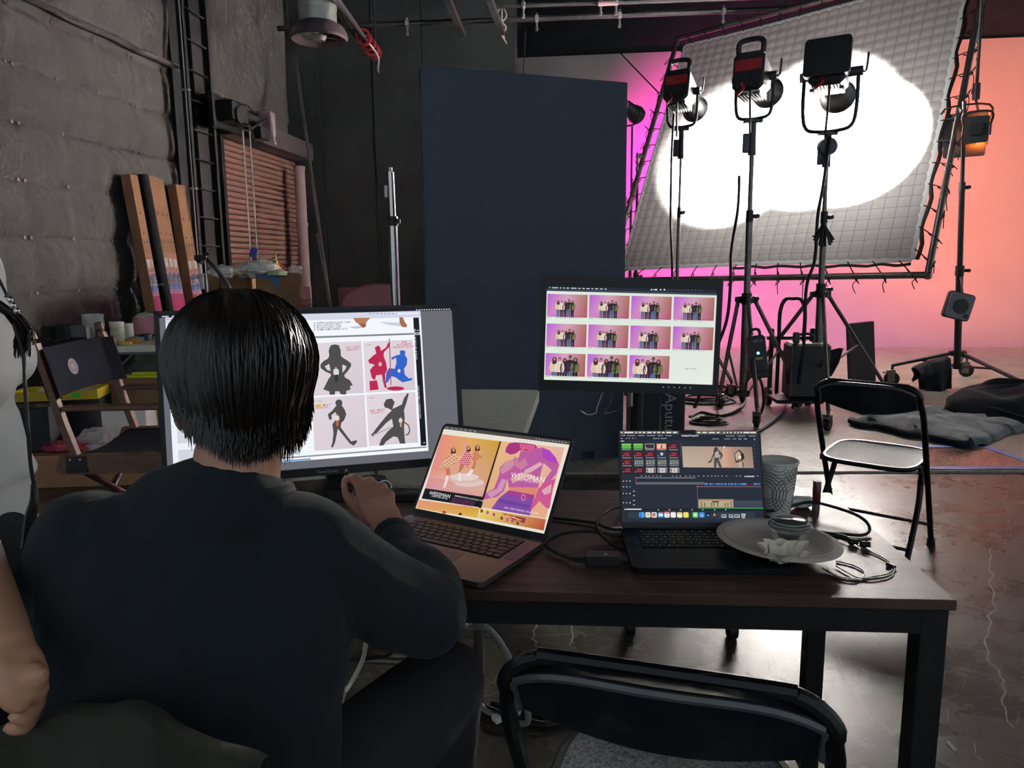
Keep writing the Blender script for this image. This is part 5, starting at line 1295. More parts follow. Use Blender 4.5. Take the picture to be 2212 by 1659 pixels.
arch_panel('square-topped dark pink-lit panel left of the rounded ones', 731, 800, 621, 7.5, 'pink_lit_panel_dark', 0, .03)

# ================================================================ prop table on the left
mat('plastic_white', 'ece8d6', .5, noise=(20, .05))
tl = gp(225, 750, .745); 
ptab = thing('folding_table', 'off-white folding table by the wall crowded with craft jars', 'table', (tl.x - .12, tl.y + .40, 0), R(7))
TW = 1.5
q = MB(); q.prism(rrect(TW, .76, .06, 6, .45, 0), .70, .745); q.build('top', 'plastic_white', ptab)
q = MB(); q.prism(rrect(TW - .06, .70, .05, 5, .45, 0), .68, .70); q.build('under_frame', 'pack_grey', ptab)
for lx in (-.13, 1.05):
    for ly in (-.28, .28):
        q = MB(); q.cyl((lx, ly, 0), (lx, ly, .69), .014, n=10); q.build('leg', 'galv', ptab)
    q = MB(); q.cyl((lx, -.28, .35), (lx + (.35 if lx < .5 else -.35), -.28, .68), .008, n=8); q.cyl((lx, -.28, .12), (lx, .28, .12), .01, n=8); q.build('brace', 'galv', ptab)
TZ = .745
def ontab(px, py, dy=0.0):
    p = gp(px, py, TZ); return Vector((p.x, p.y + dy, TZ))
def jar(name, label, cat, c, r0, h, m, lid=None, band=None, n=20):
    t = thing(name, label, cat, c)
    q = MB(); q.lathe([(r0 * .94, 0), (r0, .006), (r0, h * .78), (r0 * .95, h * .82)], n); q.build('body', m, t)
    if lid: q = MB(); q.lathe([(r0 * .99, h * .80), (r0 * 1.0, h * .98), (r0 * .95, h), (.001, h)], n); q.build('lid', lid, t)
    if band: q = MB(); q.lathe([(r0 * 1.006, h * .18), (r0 * 1.008, h * .62)], n, cap=False); q.build('paper_label', band, t)
    return t
mat('jar_yellow', 'e2da9a', .5, noise=(24, .35), col2='aab0c0'); mat('jar_white', 'f2efe6', .4); mat('can_red', 'c03a44', .4, noise=(22, .3), col2='ecdcd6'); mat('teal', '2c6f6e', .35, noise=(18, .2)); mat('bottle_orange', 'd39a2c', .4); mat('dark_green', '22382c', .5, noise=(12, .2))
jar('craft_jar', 'tall white-lidded jar with a yellow label on the prop table', 'jar', ontab(256, 741), .052, .165, 'jar_yellow', 'jar_white')
jar('paint_can', 'small red-labelled can in front of the white-lidded jar', 'can', ontab(251, 746, -.0) + Vector((0, -.07, 0)), .033, .065, 'can_red', 'can_red')
jar('paint_can', 'teal jar beside the red-labelled can', 'can', ontab(229, 746) + Vector((0, -.03, 0)), .034, .072, 'teal', 'teal', 'dark_green')
jar('paint_can', 'second teal jar half hidden by the canvas chair back', 'can', ontab(219, 744) + Vector((0, .05, 0)), .032, .070, 'dark_green', 'teal')
t = thing('glue_bottle', 'dark bottle with an orange cap on the prop table', 'bottle', ontab(229, 735) + Vector((0, .1, 0)))
q = MB(); q.lathe([(.03, 0), (.03, .08), (.016, .10)], 16); q.build('body', 'black_plastic', t); q = MB(); q.lathe([(.018, .10), (.018, .145), (.001, .145)], 14); q.build('cap', 'bottle_orange', t)
t = thing('glue_bottle', 'small white and red bottle next to the orange cap', 'bottle', ontab(238, 737) + Vector((0, .06, 0)))
q = MB(); q.lathe([(.022, 0), (.022, .08), (.014, .10), (.006, .125)], 16); q.build('body', 'jar_white', t); q = MB(); q.lathe([(.0225, .068), (.0225, .085)], 16, cap=False); q.build('paper_label', 'can_red', t)
jar('craft_jar', 'white tub half hidden behind the tall labelled jar', 'jar', ontab(268, 738) + Vector((0, .08, 0)), .04, .14, 'jar_white', 'jar_white')
q = MB(); q.box((0, 0, .02), (.11, .06, .04), bev=.006); o = q.build('tape_box', mat('amber', 'b97f1f', .4, noise=(14, .3))); o.location = ontab(289, 742); o.rotation_euler = (0, 0, .2); tag(o, 'amber plastic box lying on the prop table edge', 'box')
q = MB(); q.lathe([(.055, 0), (.055, .035), (.035, .035), (.035, .0)], 24, cap=False); o = q.build('tape_roll', mat('blue_roll', '4a7fb4', .4)); o.location = ontab(296, 737); tag(o, 'blue tape roll on the prop table in front of the cake', 'tape')
q = MB(); q.lathe([(.05, 0), (.05, .05), (.03, .05), (.03, .0)], 24, cap=False); o = q.build('tape_roll', 'black_plastic'); o.location = ontab(316, 735); tag(o, 'black tape roll on the prop table under the cake board', 'tape')
q = MB(); q.box((0, 0, .012), (.10, .05, .024), bev=.004); o = q.build('eraser_block', mat('chalk_yellow', 'c2b06a', .6)); o.location = ontab(269, 745) ; tag(o, 'small cream block lying beside the red can', 'block')
# paper towel
pc = ontab(193, 728, .08)
def towel(u, v, off=0):
    x = (-.1 + .2 * u) * (1 - .1 * (1 - v)); z = .19 * v
    bulge = .05 * math.sin(PI * u) + .018 * mnoise.noise(Vector((u * 3, v * 3, 2))) + .012 * math.sin(u * 9)
    if u < .35: z = .04 * (1 - u / .35) ** 2 * (1 - v) + z
    return (x, -bulge + off, z)
t = thing('paper_towel', 'white paper towel bunched upright on the prop table', 'paper towel', pc)
q = MB(); q.grid(lambda u, v: towel(u, v), 16, 12); q.grid(lambda u, v: towel(u, v, .12 * math.sin(PI * u) + .01), 16, 12, flip=True); q.build('sheet', 'tissue', t, smooth=40)
q = MB(); q.lathe([(.02, .0), (.058, .0), (.058, .18), (.02, .18)], 20, Matrix.Translation((0.005, .03, 0))); q.build('roll', 'jar_white', t)
# green crate and frames at the left of the table
t = thing('craft_caddy', 'dark green craft caddy with a pale card at the back of the prop table', 'caddy', ontab(125, 739, .25))
q = MB(); q.box((-.08, 0, .06), (.10, .12, .12), bev=.004); q.build('green_bin', 'dark_green', t)
q = MB(); q.box((.03, -.01, .065), (.12, .02, .10), bev=.003); q.build('card', 'pack_grey', t)
q = MB(); q.box((.12, 0, .05), (.03, .06, .10), bev=.003); q.build('bottle', 'jar_white', t)
q = MB(); q.box((.2, 0, .055), (.05, .05, .11), bev=.008); q.build('green_bottle', 'dark_green', t)
# cake prop
cp = ontab(303, 728, .12); t = thing('cake_prop', 'pink dome cake prop with dripping white icing and silver beads', 'cake', cp)
mat('cake_pink', 'd893a0', .5, noise=(6, .05)); mat('icing', 'ece6de', .4, noise=(9, .04)); mat('silver_bead', 'cfcfcf', .2, 1.0)
ch = .19; cr = .112
q = MB(); q.lathe([(cr * .92, .02), (cr, .05), (cr, .10), (cr * .9, .145), (cr * .66, .175), (cr * .3, .188), (.001, .19)], 30); q.build('sponge', 'cake_pink', t)
def icing(u, v):
    a = 2 * PI * u; drip = .50 + .20 * math.sin(a * 4 + .6) + .14 * math.sin(a * 7 + 2)
    ph = v * (.55 + .55 * drip)   # polar angle
    return ((cr + .013) * math.sin(ph) * math.cos(a), (cr + .013) * math.sin(ph) * math.sin(a), .082 + .119 * math.cos(ph))
q = MB(); q.grid(icing, 56, 12); q.build('icing', 'icing', t, smooth=60)
q = MB()
for k in range(26):
    u = random.random(); p = Vector(icing(u, random.uniform(.1, .95))); q.ell(p, (.005, .005, .005), 6, 4)
o = q.build('sugar_beads', 'silver_bead', t); o['kind'] = 'stuff'
q = MB(); q.lathe([(cr * 1.25, .0), (cr * 1.27, .012), (cr * 1.2, .02), (.001, .02)], 30); q.build('cake_board', 'silver_bead', t)
q = MB(); q.ell((0, 0, .197), (.012, .012, .012), 10, 6); q.build('top_bead', 'icing', t)

# ---- things stacked under the prop table and behind the director's chair
mat('dome_grey', '5f645a', .35, noise=(9, .3), bump=(14, .5, .02))
dc = gp(290, 868, .2); 
o = crumple('plastic_bundle', 'big grey dome-shaped bundle wrapped in clear plastic under the table', 'bundle', Vector((dc.x, dc.y + .15, .47)), (.20, .18, .20), 41, 'dome_grey', 40, 24, .12)
def simple_box(name, label, c, rz, sz, m, cat='box', bev=.004, lid=None):
    t = thing(name, label, cat, c, rz); q = MB(); q.box((0, 0, sz[2] / 2), sz, bev=bev); q.build('body', m, t, smooth=0)
    if lid: q = MB(); q.box((0, 0, sz[2] + .006), (sz[0] + .01, sz[1] + .01, .012), bev=.002); q.build('lid', lid, t, smooth=0)
    return t
mat('box_white', 'e6e2dc', .6, noise=(4, .04)); mat('box_black', '0c1016', .5, noise=(9, .2))
fy0 = 4.55
pA = gp(180, 1010, 0)
simple_box('flat_carton', 'wide flat brown carton on the floor behind the canvas chair', (yp(190, 980, 4.35).x, 4.75, 0), R(5), (1.05, .75, .20), 'cardboard', 'carton')
wb = yp(208, 895, 4.75)
simple_box('white_box', 'long white box on the flat brown carton', (wb.x, 4.92, .213), R(6), (.58, .34, .18), 'box_white', lid='box_white')
cb2 = yp(255, 842, 5.0)
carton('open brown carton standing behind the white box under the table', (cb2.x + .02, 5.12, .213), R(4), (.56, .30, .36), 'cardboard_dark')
bb = yp(60, 910, 4.5); 
t = simple_box('black_box', 'black printed box standing left of the white box', (bb.x, 4.5, .213), R(14), (.30, .2, .27), 'box_black')
c = Canvas(); c.text('O T E', 0, 0, .05, '9aa4ab', 1, .0, True, -.12); o = c.build('lettering', 'print', t, smooth=0); o.matrix_local = align((-.08, -.1005, .11), (1, 0, 0), (0, 0, 1), (0, -1, 0))
q = MB(); q.box((-.152, 0, .12), (.006, .18, .2)); q.build('grey_side_panel', 'pack_grey', t, smooth=0)
t = thing('yellow_tray', 'shallow yellow tray of papers on the black printed box', 'tray', (yp(105, 855, 4.62).x, 4.75, .49), R(12))
mat('yellow_card', 'c4a823', .6, noise=(6, .06))
q = MB(); q.box((0, -.12, .03), (.5, .008, .06)); q.box((0, .12, .03), (.5, .008, .06)); q.box((-.25, 0, .03), (.008, .24, .06)); q.box((.25, 0, .03), (.008, .24, .06)); q.box((0, 0, .003), (.5, .24, .006)); q.build('tray', 'yellow_card', t, smooth=0)
q = MB(); q.box((.05, -.02, .045), (.3, .16, .03), Matrix.Rotation(.1, 4, 'Y')); q.build('paper_stack', 'paper', t, smooth=0)
q = MB(); q.box((.13, -.1245, .03), (.05, .002, .03)); q.build('green_sticker', mat('green_sticker', '3fc043', .5), t, smooth=0)
simple_box('support_crate', 'dark crate behind the black printed box under the yellow tray', (yp(105, 855, 4.62).x + .02, 4.82, .213), R(10), (.42, .24, .275), 'box_black')
pk = yp(143, 938, 4.45)
crumple('pink_bag', 'crumpled pink plastic bag lying on the flat carton', 'bag', Vector((pk.x, 4.45, .238)), (.15, .07, .035), 51, mat('pink_plastic', 'b8485c', .35, noise=(7, .12), bump=(12, .4)), flat=.8)
pk = yp(204, 925, 4.5)
crumple('clear_bag', 'crinkled clear plastic bag beside the pink bag', 'bag', Vector((pk.x, 4.5, .262)), (.10, .08, .075), 53, 'clear_film', flat=.85)
# yellow tool straps on the open carton
q = MB(); q.box((0, 0, .01), (.3, .05, .02), bev=.006); q.box((.05, .03, .025), (.2, .04, .02), Matrix.Rotation(.12, 4, 'Z'), bev=.006); o = q.build('yellow_straps', 'hi_vis'); o.location = (cb2.x + .15, 5.0, .578); tag(o, 'bright yellow straps lying on the open carton rim', 'straps')

# ================================================================ director's chair
mat('chair_wood', '6a4a3a', .45, noise=(5, .18), stretch=(1, 1, 8)); mat('canvas_navy', '0b0d18', .9, spec=.1, noise=(40, .15), bump=(150, .2, .001))
dcx = thing('director_chair', 'wooden director chair with navy canvas back and round white badge', 'chair', (-1.80, 3.60, 0), R(-87))
HW = .30
for sx in (-1, 1):
    q = MB(); q.loft([[Vector((sx * HW + a, y0 + b_, z0)) for a, b_ in ((-.018, -.016), (.018, -.016), (.018, .016), (-.018, .016))] for y0, z0 in ((-.20, .44), (-.25, .62), (-.335, .985))]); q.build('back_post', 'chair_wood', dcx, smooth=20)
    q = MB(); q.lathe([(.010, 0), (.012, .012), (.02, .022), (.02, .05), (.012, .058)], 10, Matrix.Translation((sx * HW, -.336, .98)) @ Matrix.Rotation(R(13), 4, 'X')); q.build('finial', 'chair_wood', dcx)
    q = MB(); q.box((sx * HW, .06, .69), (.05, .60, .026), bev=.006); q.build('armrest', 'chair_wood', dcx, smooth=20)
    q = MB(); q.prism([(-.30, .40), (-.27, .475), (.28, .475), (.33, .43), (.28, .385), (-.27, .385)], -.017, .017, Matrix.Translation((sx * HW, 0, 0)) @ align((0, 0, 0), (0, 1, 0), (0, 0, 1), (1, 0, 0))); q.build('seat_rail', 'chair_wood', dcx, smooth=20)
    q = MB(); q.box((sx * HW, .27, .57), (.03, .03, .24), bev=.004); q.build('arm_support', 'chair_wood', dcx, smooth=20)
    q = MB(); q.box((sx * (HW + .018), -.20, .44), (.004, .09, .06)); q.box((sx * (HW + .021), -.20, .405), (.006, .095, .02)); q.build('hinge_plate', 'steel_dark', dcx)
    for yy in (-.225, -.18):
        q = MB(); q.ell((sx * (HW + .022), yy, .455), (.005, .006, .006), 8, 5); q.build('bolt', 'galv', dcx)
    q = MB(); q.box((sx * HW, 0, .02), (.035, .56, .035), bev=.005); q.build('floor_rail', 'chair_wood', dcx, smooth=20)
for y0 in (-.2, .22):
    for s_ in (-1, 1):
        q = MB(); q.cyl((-HW * s_, y0 + .012 * s_, .04), (HW * s_, y0 + .012 * s_, .40), .016, n=8); q.build('cross_leg', 'chair_wood', dcx)
q = MB(); q.grid(lambda u, v: (-HW + 2 * HW * u, -.24 + .52 * v, .47 - .03 * math.sin(PI * u)), 16, 6); q.grid(lambda u, v: (-HW + 2 * HW * u, -.24 + .52 * v, .464 - .03 * math.sin(PI * u)), 16, 6, flip=True); q.build('seat_canvas', 'canvas_navy', dcx, smooth=40)
def bk(u, v, off=0):
    x = -(HW + .024) + 2 * (HW + .024) * u; z = .735 + .225 * v; y = -.272 - (z - .735) * .24 - .028 * math.sin(PI * u) ** .8
    e = abs(2 * u - 1)
    return (x, y + off - (.02 if e > .86 else 0), z)
q = MB(); q.grid(lambda u, v: bk(u, v), 24, 6); q.grid(lambda u, v: bk(u, v, .006 + (.05 if abs(2 * u - 1) > .86 else 0)), 24, 6, flip=True); q.grid(lambda u, v: Vector(bk(u, 1)).lerp(Vector(bk(u, 1, .012)), v), 24, 1, flip=True); q.build('back_canvas', 'canvas_navy', dcx, smooth=50)
c = Canvas(); c.disc(0, 0, .040, .040, 'cfc6ca', 1, 32, True)
for k in range(28):
    a0, a1 = R(-50 + 320 * k / 28), R(-50 + 320 * (k + 1) / 28)
    c.q([(.021 * math.cos(a0), .021 * math.sin(a0)), (.024 * math.cos(a0), .024 * math.sin(a0)), (.024 * math.cos(a1), .024 * math.sin(a1)), (.021 * math.cos(a1), .021 * math.sin(a1))], '1a1a22', 2, True)
c.q([(.010, -.022), (.014, -.022), (.020, -.012), (.016, -.012)], '1a1a22', 2, True)
o = c.build('round_badge', 'print', dcx, smooth=0)
pb_ = Vector(bk(.56, .5)); ty = Vector((0, -.24, 1)).normalized(); o.matrix_local = align(pb_ + Vector((0, .009, 0)), (-1, 0, 0), ty, Vector((-1, 0, 0)).cross(ty))

# ================================================================ desk
m = bpy.data.materials.new('desk_wood'); m.use_nodes = True; nt = m.node_tree; b = nt.nodes['Principled BSDF']
tc = nt.nodes.new('ShaderNodeTexCoord'); mp = nt.nodes.new('ShaderNodeMapping'); mp.inputs['Scale'].default_value = (1.2, 22, 1)
nt.links.new(tc.outputs['Object'], mp.inputs[0]); n1 = nt.nodes.new('ShaderNodeTexNoise'); n1.inputs['Scale'].default_value = 3; n1.inputs['Detail'].default_value = 8; nt.links.new(mp.outputs[0], n1.inputs[0])
rp = nt.nodes.new('ShaderNodeValToRGB'); rp.color_ramp.elements[0].position = .3; rp.color_ramp.elements[1].position = .72
rp.color_ramp.elements[0].color = (*lin('33251f'), 1); rp.color_ramp.elements[1].color = (*lin('5a463d'), 1)
nt.links.new(n1.outputs[0], rp.inputs[0]); nt.links.new(rp.outputs[0], b.inputs['Base Color']); b.inputs['Roughness'].default_value = .44; b.inputs['Specular IOR Level'].default_value = .22
n2 = nt.nodes.new('ShaderNodeTexNoise'); n2.inputs['Scale'].default_value = 420; nt.links.new(tc.outputs['Object'], n2.inputs[0])
bp = nt.nodes.new('ShaderNodeBump'); bp.inputs['Strength'].default_value = .25; bp.inputs['Distance'].default_value = .001; nt.links.new(n2.outputs[0], bp.inputs['Height']); nt.links.new(bp.outputs[0], b.inputs['Normal'])
MATS['desk_wood'] = m
DZ = .74; da = R(-4.0); du = Vector((math.cos(da), math.sin(da), 0)); dv = Vector((-du.y, du.x, 0)); DL, DD = 1.50, .60
NR = gp(2068, 1297, DZ); dcn = Vector((NR.x, NR.y, 0)) - du * DL / 2 + dv * DD / 2
desk = thing('desk', 'dark brown wood desk with black square metal legs', 'desk', dcn, da)
q = MB(); q.box((0, 0, DZ - .0095), (DL, DD, .019), bev=.0015); q.build('top', 'desk_wood', desk, smooth=20)
for y in (-DD / 2 + .022, DD / 2 - .022):
    q = MB(); q.box((0, y, DZ - .042), (DL - .03, .03, .044)); q.build('rail', 'steel_black', desk, smooth=0)
for x in (-DL / 2 + .03, DL / 2 - .03):
    q = MB(); q.box((x, 0, DZ - .042), (.03, DD - .08, .044)); q.build('rail', 'steel_black', desk, smooth=0)
    for y in (-DD / 2 + .028, DD / 2 - .028):
        q = MB(); q.box((x, y, (DZ - .02 + .012) / 2), (.044, .044, DZ - .034), bev=.002); lg = q.build('leg', 'steel_black', desk, smooth=20)
        q = MB(); q.cyl((x, y, 0), (x, y, .012), .018, n=12); q.build('levelling_foot', 'black_rubber', lg)

# ---- large monitor
W1, H1 = .715, .4117
M1 = monitor_matrix(Vector((-.467, 1.759, .800)), R(16.1), R(9.8), 0)
mon1 = thing('monitor', 'large monitor on the desk showing black, red and blue silhouettes', 'monitor', M1.translation); mon1.matrix_world = M1
aw, ah = W1 - .0225, H1 - .029; cx0 = -.001; by = .020
q = MB()
q.box((-W1 / 2 + .0053, H1 / 2, -.006), (.0106, H1, .026)); q.box((W1 / 2 - .006, H1 / 2, -.006), (.012, H1, .026)); q.box((0, H1 - .0045, -.006), (W1, .009, .026)); q.box((0, by / 2, -.005), (W1, by, .028)); q.build('bezel', 'bezel', mon1, smooth=0)
q = MB(); q.box((0, H1 / 2, -.022), (W1 - .004, H1 - .004, .028), bev=.006); q.box((0, H1 * .45, -.05), (W1 * .6, H1 * .6, .05), bev=.015); q.build('back_shell', 'bezel', mon1)
c = Canvas(); c.text('ViewSonic', 0, 0, .0125, '9aa0a4', 1, .0, True, 0, 'CENTER'); o = c.build('maker_lettering', 'print', mon1, smooth=0); o.location = (.012, .0055, .0092)
mst1m = Matrix.Translation((M1 @ Vector((.035, 0, -.05))).xy.to_3d() + UP * DZ) @ Matrix.Rotation(R(16), 4, 'Z')
def m1part(q, name, m): q.v = [mst1m @ v for v in q.v]; return under(q.build(name, m), mon1)
q = MB(); q.prism(rrect(.26, .19, .03), 0, .010); m1part(q, 'stand_base', 'bezel')
q = MB(); q.box((0, .0, .11), (.05, .028, .21), bev=.006); m1part(q, 'stand_neck', 'bezel')
q = MB(); q.tube([(.03, .0, .03), (.026, -.012, .04), (.028, -.012, .07)], .004, 6, 3); m1part(q, 'cable_clip', 'galv')
c = Canvas(M1, off=(330, 640), scale=3.253)
x0, x1, y0, y1 = -W1 / 2 + .0106, W1 / 2 - .012, by, H1 - .009
c.rect(x0, y0, x1, y1, '66666e', 0, True)
c.rect(x0, y1 - .0065, x1, y1, '17181c', 1, True)
for k in range(5): c.rect(x0 + .006 + .021 * k, y1 - .0048, x0 + .014 + .021 * k + .006 * (k == 0), y1 - .002, 'c7cdd4', 2, True)
for k in range(14): c.rect(x1 - .008 - .0065 * k, y1 - .0048, x1 - .0045 - .0065 * k, y1 - .002, 'c7cdd4', 2, True)
# document window
TL, TR_, BR, BL = (88, 150), (1880, 102), (1938, 1085), (135, 1200)
a, b_, d_ = c.xy(*TL), c.xy(*TR_), c.xy(*BR)
wx0, wx1, wy1, wy0 = a[0], (b_[0] + d_[0]) / 2, a[1], d_[1]
c.rect(wx0, wy0, wx1, wy1, 'e9eef6', 2, True)
c.rect(wx0, wy1 - .016, wx1, wy1, 'cfd3e4', 3, True)
for k in range(9): a = c.xy(1525 + k * 27, 122); c.disc(a[0], a[1], .0018, .0018, '8f93a4', 4, 8, True)
a, b_ = c.xy(1712, 112), c.xy(1872, 130); c.rect(a[0], b_[1], b_[0], a[1], '9fa6c4', 4, True); c.rect(a[0] + .0006, b_[1] + .0006, b_[0] - .0006, a[1] - .0006, 'dfe3f0', 5, True)
for k, cc in enumerate(('c9625a', 'c9a54a', '6da85a')): a = c.xy(104 + 13 * k, 163); c.disc(a[0], a[1], .0014, .0014, cc, 4, 8, True)
# page 1 (bottom of the upper page) and page 2
px1 = c.xy(1835, 270)[0]; gapy = c.xy(1600, 272)[1]
c.rect(wx0 + .07, wy0 + .012, wx1 - .006, wy1 - .017, 'eef2f6', 3, True)
c.rect(wx0 + .07, gapy - .0022, wx1 - .006, gapy + .0022, '7b7f86', 4, True)
bx0, bx1 = c.xy(1838, 300)[0], c.xy(1878, 300)[0]
c.rect(bx0, gapy + .003, bx1, wy1 - .017, '14151a', 4, True); c.rect(bx0 + .001, c.xy(1888, 1056)[1] + .002, bx1 + .001, gapy - .003, '14151a', 4, True)
c.rect(wx0 + .07, wy0 + .008, wx1 - .004, wy0 + .0115, '8a8d94', 4, True); c.rect(wx0 + .07, wy0, wx1 - .001, wy0 + .007, 'f4f7fb', 4, True)
c.rect(c.xy(820, 1160)[0], wy0 + .001, c.xy(1110, 1140)[0], wy0 + .004, '4c86c8', 5, True)
rot = -PI / 2
c.text('ONCE UPON A TIME', bx0 + .0045, c.xy(1872, 445)[1], .0085, 'e6e9ec', 5, .0, True, PI / 2)
c.text('18', 1852, 246, .006, 'd8dbe0', 5); c.text('19', 1898, 1036, .006, 'd8dbe0', 5)
c.text('www.weissman | 1-800-477-5410', bx0 + .0055, c.xy(1900, 858)[1], .0062, 'd8dbe0', 5, .0, True, PI / 2)
for k, (tx, ww) in enumerate((('A. SUPERCALIFRAGILISTIC 15550', 0), ('B. JOLLY HOLIDAY 9752', 0), ('C. BE OUR GUEST 12757', 0), ('D. CHIM CHIM CHEREE 12712', 0))): c.text(tx, 1130, 195 + 15.5 * k, .0062, '3d3f46', 5, .00005)
# feet
c.q([(1375, 215), (1500, 205), (1470, 222), (1420, 228)], 'b9c2da', 4); c.q([(1590, 180), (1735, 185), (1745, 212), (1650, 200)], 'c3cbdf', 4)
c.q([(1408, 152), (1530, 151), (1502, 180), (1496, 215), (1477, 222), (1452, 196), (1425, 182)], 'b07a5e', 5); c.q([(1732, 148), (1757, 147), (1770, 180), (1788, 205), (1780, 219), (1750, 215), (1735, 188)], 'a8684a', 5)
c.q([(1440, 190), (1496, 195), (1496, 215), (1477, 222)], '9a5a40', 6)
# four picture tiles
def tile(pts, col='d8ccd4'):
    P = [c.xy(*p) for p in pts]; X0, X1 = (P[0][0] + P[3][0]) / 2, (P[1][0] + P[2][0]) / 2; Y1, Y0 = (P[0][1] + P[1][1]) / 2, (P[2][1] + P[3][1]) / 2
    c.q([(X0, Y0), (X1, Y0), (X1, Y1), (X0, Y1)], [col, 'cfc4cc', col, 'ddd3da'], 5, True)
tile([(1118, 326), (1468, 320), (1483, 683), (1122, 697)]); tile([(1476, 318), (1828, 306), (1843, 660), (1498, 676)]); tile([(1118, 710), (1490, 695), (1504, 1058), (1136, 1088)]); tile([(1504, 692), (1843, 672), (1866, 1026), (1515, 1054)])
G_ = '4b4a48'
c.q([(1240, 420), (1236, 380), (1250, 345), (1280, 338), (1308, 345), (1320, 380), (1322, 420), (1340, 435), (1365, 450), (1392, 470), (1394, 490), (1375, 520), (1345, 555), (1350, 570), (1385, 590), (1405, 625), (1385, 632), (1390, 655), (1360, 665), (1358, 690), (1322, 690), (1310, 668), (1282, 668), (1278, 692), (1245, 692), (1240, 668), (1198, 655), (1215, 620), (1235, 580), (1252, 560), (1250, 545), (1215, 530), (1180, 505), (1178, 480), (1200, 455), (1228, 440)], G_, 6)
c.q([(1208, 492), (1240, 475), (1250, 525), (1225, 518)], 'd8ccd4', 7); c.q([(1332, 480), (1362, 492), (1352, 515), (1332, 537)], 'd8ccd4', 7)
c.q([(1560, 360), (1585, 345), (1600, 362), (1602, 384), (1640, 360), (1655, 325), (1669, 330), (1665, 352), (1625, 392), (1622, 420), (1640, 470), (1647, 520), (1632, 545), (1635, 600), (1645, 640), (1630, 645), (1618, 600), (1610, 550), (1570, 555), (1560, 590), (1540, 575), (1525, 520), (1545, 495), (1560, 482), (1520, 470), (1513, 450), (1545, 420), (1570, 402)], 'b8224e', 6)
c.q([(1522, 597), (1575, 590), (1588, 655), (1526, 662)], 'b8224e', 6); c.q([(1659, 298), (1665, 298), (1677, 625), (1671, 625)], 'a33a58', 7); c.disc(1706, 648, 62, 15, 'b8224e', 6)
c.q([(1735, 385), (1755, 378), (1775, 388), (1772, 412), (1788, 440), (1785, 480), (1765, 510), (1770, 550), (1800, 578), (1825, 573), (1820, 590), (1755, 605), (1700, 567), (1675, 562), (1650, 605), (1636, 612), (1640, 540), (1660, 505), (1700, 510), (1712, 470), (1710, 432), (1680, 447), (1675, 432), (1720, 412), (1738, 410)], '2f5fc4', 6)
c.disc(1308, 750, 25, 25, G_, 6)
c.q([(1288, 770), (1330, 768), (1350, 800), (1360, 830), (1345, 870), (1325, 890), (1320, 920), (1345, 955), (1395, 1020), (1435, 1010), (1432, 1030), (1410, 1050), (1385, 1035), (1300, 930), (1290, 985), (1280, 1030), (1265, 1062), (1252, 1060), (1262, 1030), (1270, 960), (1262, 900), (1290, 860), (1285, 812), (1255, 835), (1258, 865), (1240, 868), (1230, 830), (1260, 805)], G_, 7)
c.q([(1622, 760), (1640, 725), (1680, 718), (1700, 745), (1690, 770), (1684, 792), (1720, 775), (1750, 760), (1765, 715), (1793, 677), (1798, 690), (1782, 750), (1765, 800), (1770, 850), (1765, 920), (1770, 1000), (1775, 1035), (1738, 1035), (1720, 990), (1690, 985), (1640, 1020), (1620, 1048), (1590, 1050), (1605, 1005), (1650, 950), (1690, 915), (1680, 860), (1640, 890), (1570, 965), (1548, 985), (1532, 975), (1545, 962), (1600, 890), (1650, 830), (1680, 802), (1660, 790), (1630, 780)], G_, 6)
c.q([(1770, 880), (1800, 905), (1810, 945), (1798, 972), (1776, 980), (1776, 972), (1792, 965), (1802, 944), (1794, 910), (1768, 890)], G_, 7); c.q([(1548, 972), (1680, 915), (1682, 922), (1550, 980)], 'a8a2a6', 7)
# little inset dancers
for (x, y, h, top_, leg_, hair_) in ((1292, 600, 110, 'd8d4d6', '2a2a30', '6d3a2c'), (1600, 520, 68, 'd8b4b0', 'a02a44', '7d2a34'), (1732, 558, 55, 'dfe2ea', '3f66b8', '33425e'), (1298, 912, 90, 'dcd6d2', 'c9662c', '8a5236'), (1744, 918, 75, 'd6cfd0', 'c49a84', '5d3226')):
    a = c.xy(x, y); hh = h / 3.253 / 1600 * 1.8; figure(c, a[0], a[1], hh, hair_, 'cfa08a', top_, leg_, 8)
def cap(lines, x, y, col='b83a52'):
    for k, tx in enumerate(lines): c.text(tx, x, y + k * 17, .0068, col, 7, .00002, False, .03, 'CENTER')
cap(['Y555 - GRAY', 'RESHOOT'], 1406, 364); cap(['8665', 'BLUE, MULTI', 'RESHOOT AS DUO'], 1768, 327)
a = c.xy(1146, 778); c.rect(a[0], a[1], a[0] + .0125, a[1] + .006, 'e3c52e', 6, True); cap(['11855 - MULTI', 'RESHOOT'], 1190, 772); cap(['9686 - MULTI', 'RESHOOT'], 1578, 806)
for x, y in ((1498, 342), (1150, 738), (1520, 714)): c.text('S. Auth', x, y + 4, .0045, '5a585c', 6)
# thumbnails sidebar behind the head
for k in range(5):
    Y = wy1 - .03 - .07 * k; c.rect(wx0 + .012, Y - .055, wx0 + .058, Y, 'cdd2da', 4, True)
scr1 = c.build('screen', 'screen', mon1, smooth=0); scr1.location = (0, 0, .0004)

